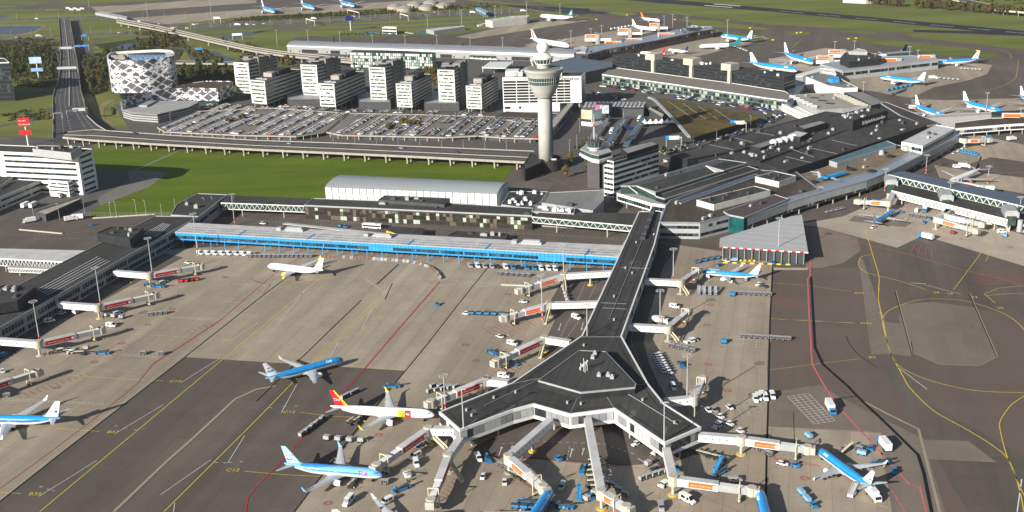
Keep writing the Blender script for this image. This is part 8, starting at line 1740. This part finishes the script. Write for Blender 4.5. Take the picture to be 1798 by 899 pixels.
wood([(400,36),(560,25),(680,18),(760,12),(780,14),(640,25),(450,36)],40,(0,1),.55,'in the hedge row beside the motorway','hedge row beside the motorway')
wood([(390,76),(420,78),(480,92),(470,96),(400,88)],12,(1,3),.8,'under the long flyover','trees under the flyover')
wood([(476,104),(520,106),(520,120),(490,120)],9,(2,3),.95,'glimpsed between the first office towers','trees between the first office towers')
wood([(700,112),(765,126),(770,148),(740,142)],10,(2,1),.95,'behind the middle office blocks','trees behind the middle office blocks')
wood([(670,228),(740,218),(745,228),(690,240)],14,(3,2),.8,'in the sunken patch of the car park','trees in the car park patch')
wood([(395,220),(430,208),(440,216),(415,226)],7,(3,2),.8,'at the left edge of the car park','trees at the left of the car park')
wood([(720,16),(860,10),(900,12),(860,18),(760,24)],26,(0,3),.6,'around the storage tanks','trees around the storage tanks')
for (x,y,k,lb) in ((1002,290,2,'standing alone by the tower annex, upper'),(994,312,2,'standing alone by the tower annex, lower'),(1033,300,1,'close to the old tower shaft'),(201,206,0,'on the lawn beside the open garage'),(1165,276,1,'at the left end of the long black-roofed hall')):
 tree(x,y,k,1.,lb,None)
wood([(1000,262),(1015,262),(1030,250),(1020,270)],3,(2,1),.8,'beside the road at the bus station','trees at the bus station')
b=MB();r_=random.Random(4)
for px,n,hs in (([(-20,80),(62,76),(98,92),(98,140),(50,140),(-20,136)],420,5),([(146,100),(192,96),(190,158),(160,168),(146,152)],170,4),([(170,92),(200,90),(235,88),(260,70),(312,60),(322,76),(300,84),(262,88)],160,4),([(312,113),(410,112),(408,144),(314,150)],200,4),([(400,35),(560,24),(700,16),(800,10),(880,12),(700,23),(560,31),(450,38)],260,2.5),([(228,60),(300,52),(330,62),(300,66)],60,3),([(20,66),(100,70),(104,86),(60,76)],60,2.5),([(200,100),(180,96),(192,90),(206,92)],20,3),([(0,136),(45,138),(100,146),(96,156),(0,150)],60,3),([(340,84),(366,92),(400,106),(350,106)],50,3),([(430,90),(480,100),(500,106),(420,106)],50,2.5),([(0,200),(30,196),(90,192),(92,210),(10,212)],40,2),([(668,228),(742,217),(747,229),(690,241)],50,3),([(390,76),(430,78),(500,94),(470,98),(395,90)],60,3),([(700,112),(766,126),(770,150),(735,144)],50,3)):
 xs_=[p[0] for p in px];ys_=[p[1] for p in px];c=0
 while c < n:
  x,y=r_.uniform(min(xs_),max(xs_)),r_.uniform(min(ys_),max(ys_))
  if not inpoly(x,y,px):continue
  c +=1;q=G(x,y);w_=r_.uniform(2,4.5);mi=r_.choice((0,0,1,1,2,3));hh=hs*r_.uniform(.4,1)
  for k in range(26):
   v=Vector((r_.gauss(0,.5)*w_,r_.gauss(0,.5)*w_,r_.uniform(.05,1)*hh));p=q+v;nn=Vector((r_.uniform(-1,1),r_.uniform(-1,1),r_.uniform(0,1.3))).normalized();a=nn.orthogonal().normalized();e=nn.cross(a);sz=r_.uniform(.4,.9);b.face([p-a*sz-e*sz,p+a*sz-e*sz*.7,p+a*sz*.8+e*sz,p-a*sz*.7+e*sz],mi)
tag(b.build('undergrowth',leafm),'mixed shrubs and undergrowth filling the woods and motorway banks','undergrowth',kind='stuff')
for k in range(44):
 tree(1608+k*4.3+R.uniform(-.8,.8),14+k*.33+R.uniform(-1,2),R.choice((3,3,5)),R.uniform(1.2,1.5),'in the long row along the top right motorway','tree row at the top right')
for k in range(20):
 tree(1526+k*3.1+R.uniform(-.8,.8),8+k*.25+R.uniform(-1,1),R.choice((3,5)),R.uniform(1.1,1.4),'in the shorter row left of the long top right row','short tree row at the top')
for k in range(10):tree(1650+k*16+R.uniform(-5,5),2+R.uniform(0,6),R.choice((0,1)),1,'scattered at the very top right edge','scattered trees at the top right')
building('warehouse','pale low warehouse at the very top edge beyond the runway','warehouse',[(1480,-1),(1520,-4),(1560,-2),(1520,1)],5,0,wall=offw,roof=roofw)
def adopt(names,owner,only=None):
 T=[o for o in COL.objects if o.parent is None and o.get('label','').startswith(owner)]
 if not T:print('no owner',owner);return
 T=T[0]
 for o in list(COL.objects):
  if o.parent is None and o.name.split('.')[0] in names and (only is None or only in o.get('label','')) and o is not T:
   o.parent=T;o.location=o.location-T.location
   for k in ('label','category','group'):
    if k in o:del o[k]
adopt(('office_penthouse',),'white seven-storey office');adopt(('roof_plant_box',),'long straight pier');adopt(('roof_plant_room',),'dark glass hall with bronze');adopt(('roof_storey',),'white six-storey office')
adopt(('roof_plant_house','glass_skylight'),'flat brown-roofed terminal');adopt(('roof_vent_cone','terrace_pavilion'),'brown rooftop terrace');adopt(('roof_tower_block','roof_slab','roof_tank'),'dark roof strip crowded')
adopt(('pier_lounge','pier_office'),'grey far pier','polygonal');adopt(('pier_lounge',),'long silver pier')
b=MB();b.prism([(-14200,-3200),(14200,-3200),(14200,16200),(-14200,16200)],-1,230);o=b.build('haze',[])
m=bpy.data.materials.new('haze');m.use_nodes=True;n=m.node_tree.nodes;n.remove(n['Principled BSDF']);v=n.new('ShaderNodeVolumePrincipled')
v.inputs['Density'].default_value=.000035;v.inputs['Color'].default_value=(.93,.95,1,1);v.inputs['Anisotropy'].default_value=.3
m.node_tree.links.new(v.outputs[0],n['Material Output'].inputs['Volume']);o.data.materials.clear();o.data.materials.append(m);tag(o,'thin pale haze over the airfield',None,None,'stuff')
SC.cycles.volume_bounces=0;SC.cycles.volume_step_rate=10
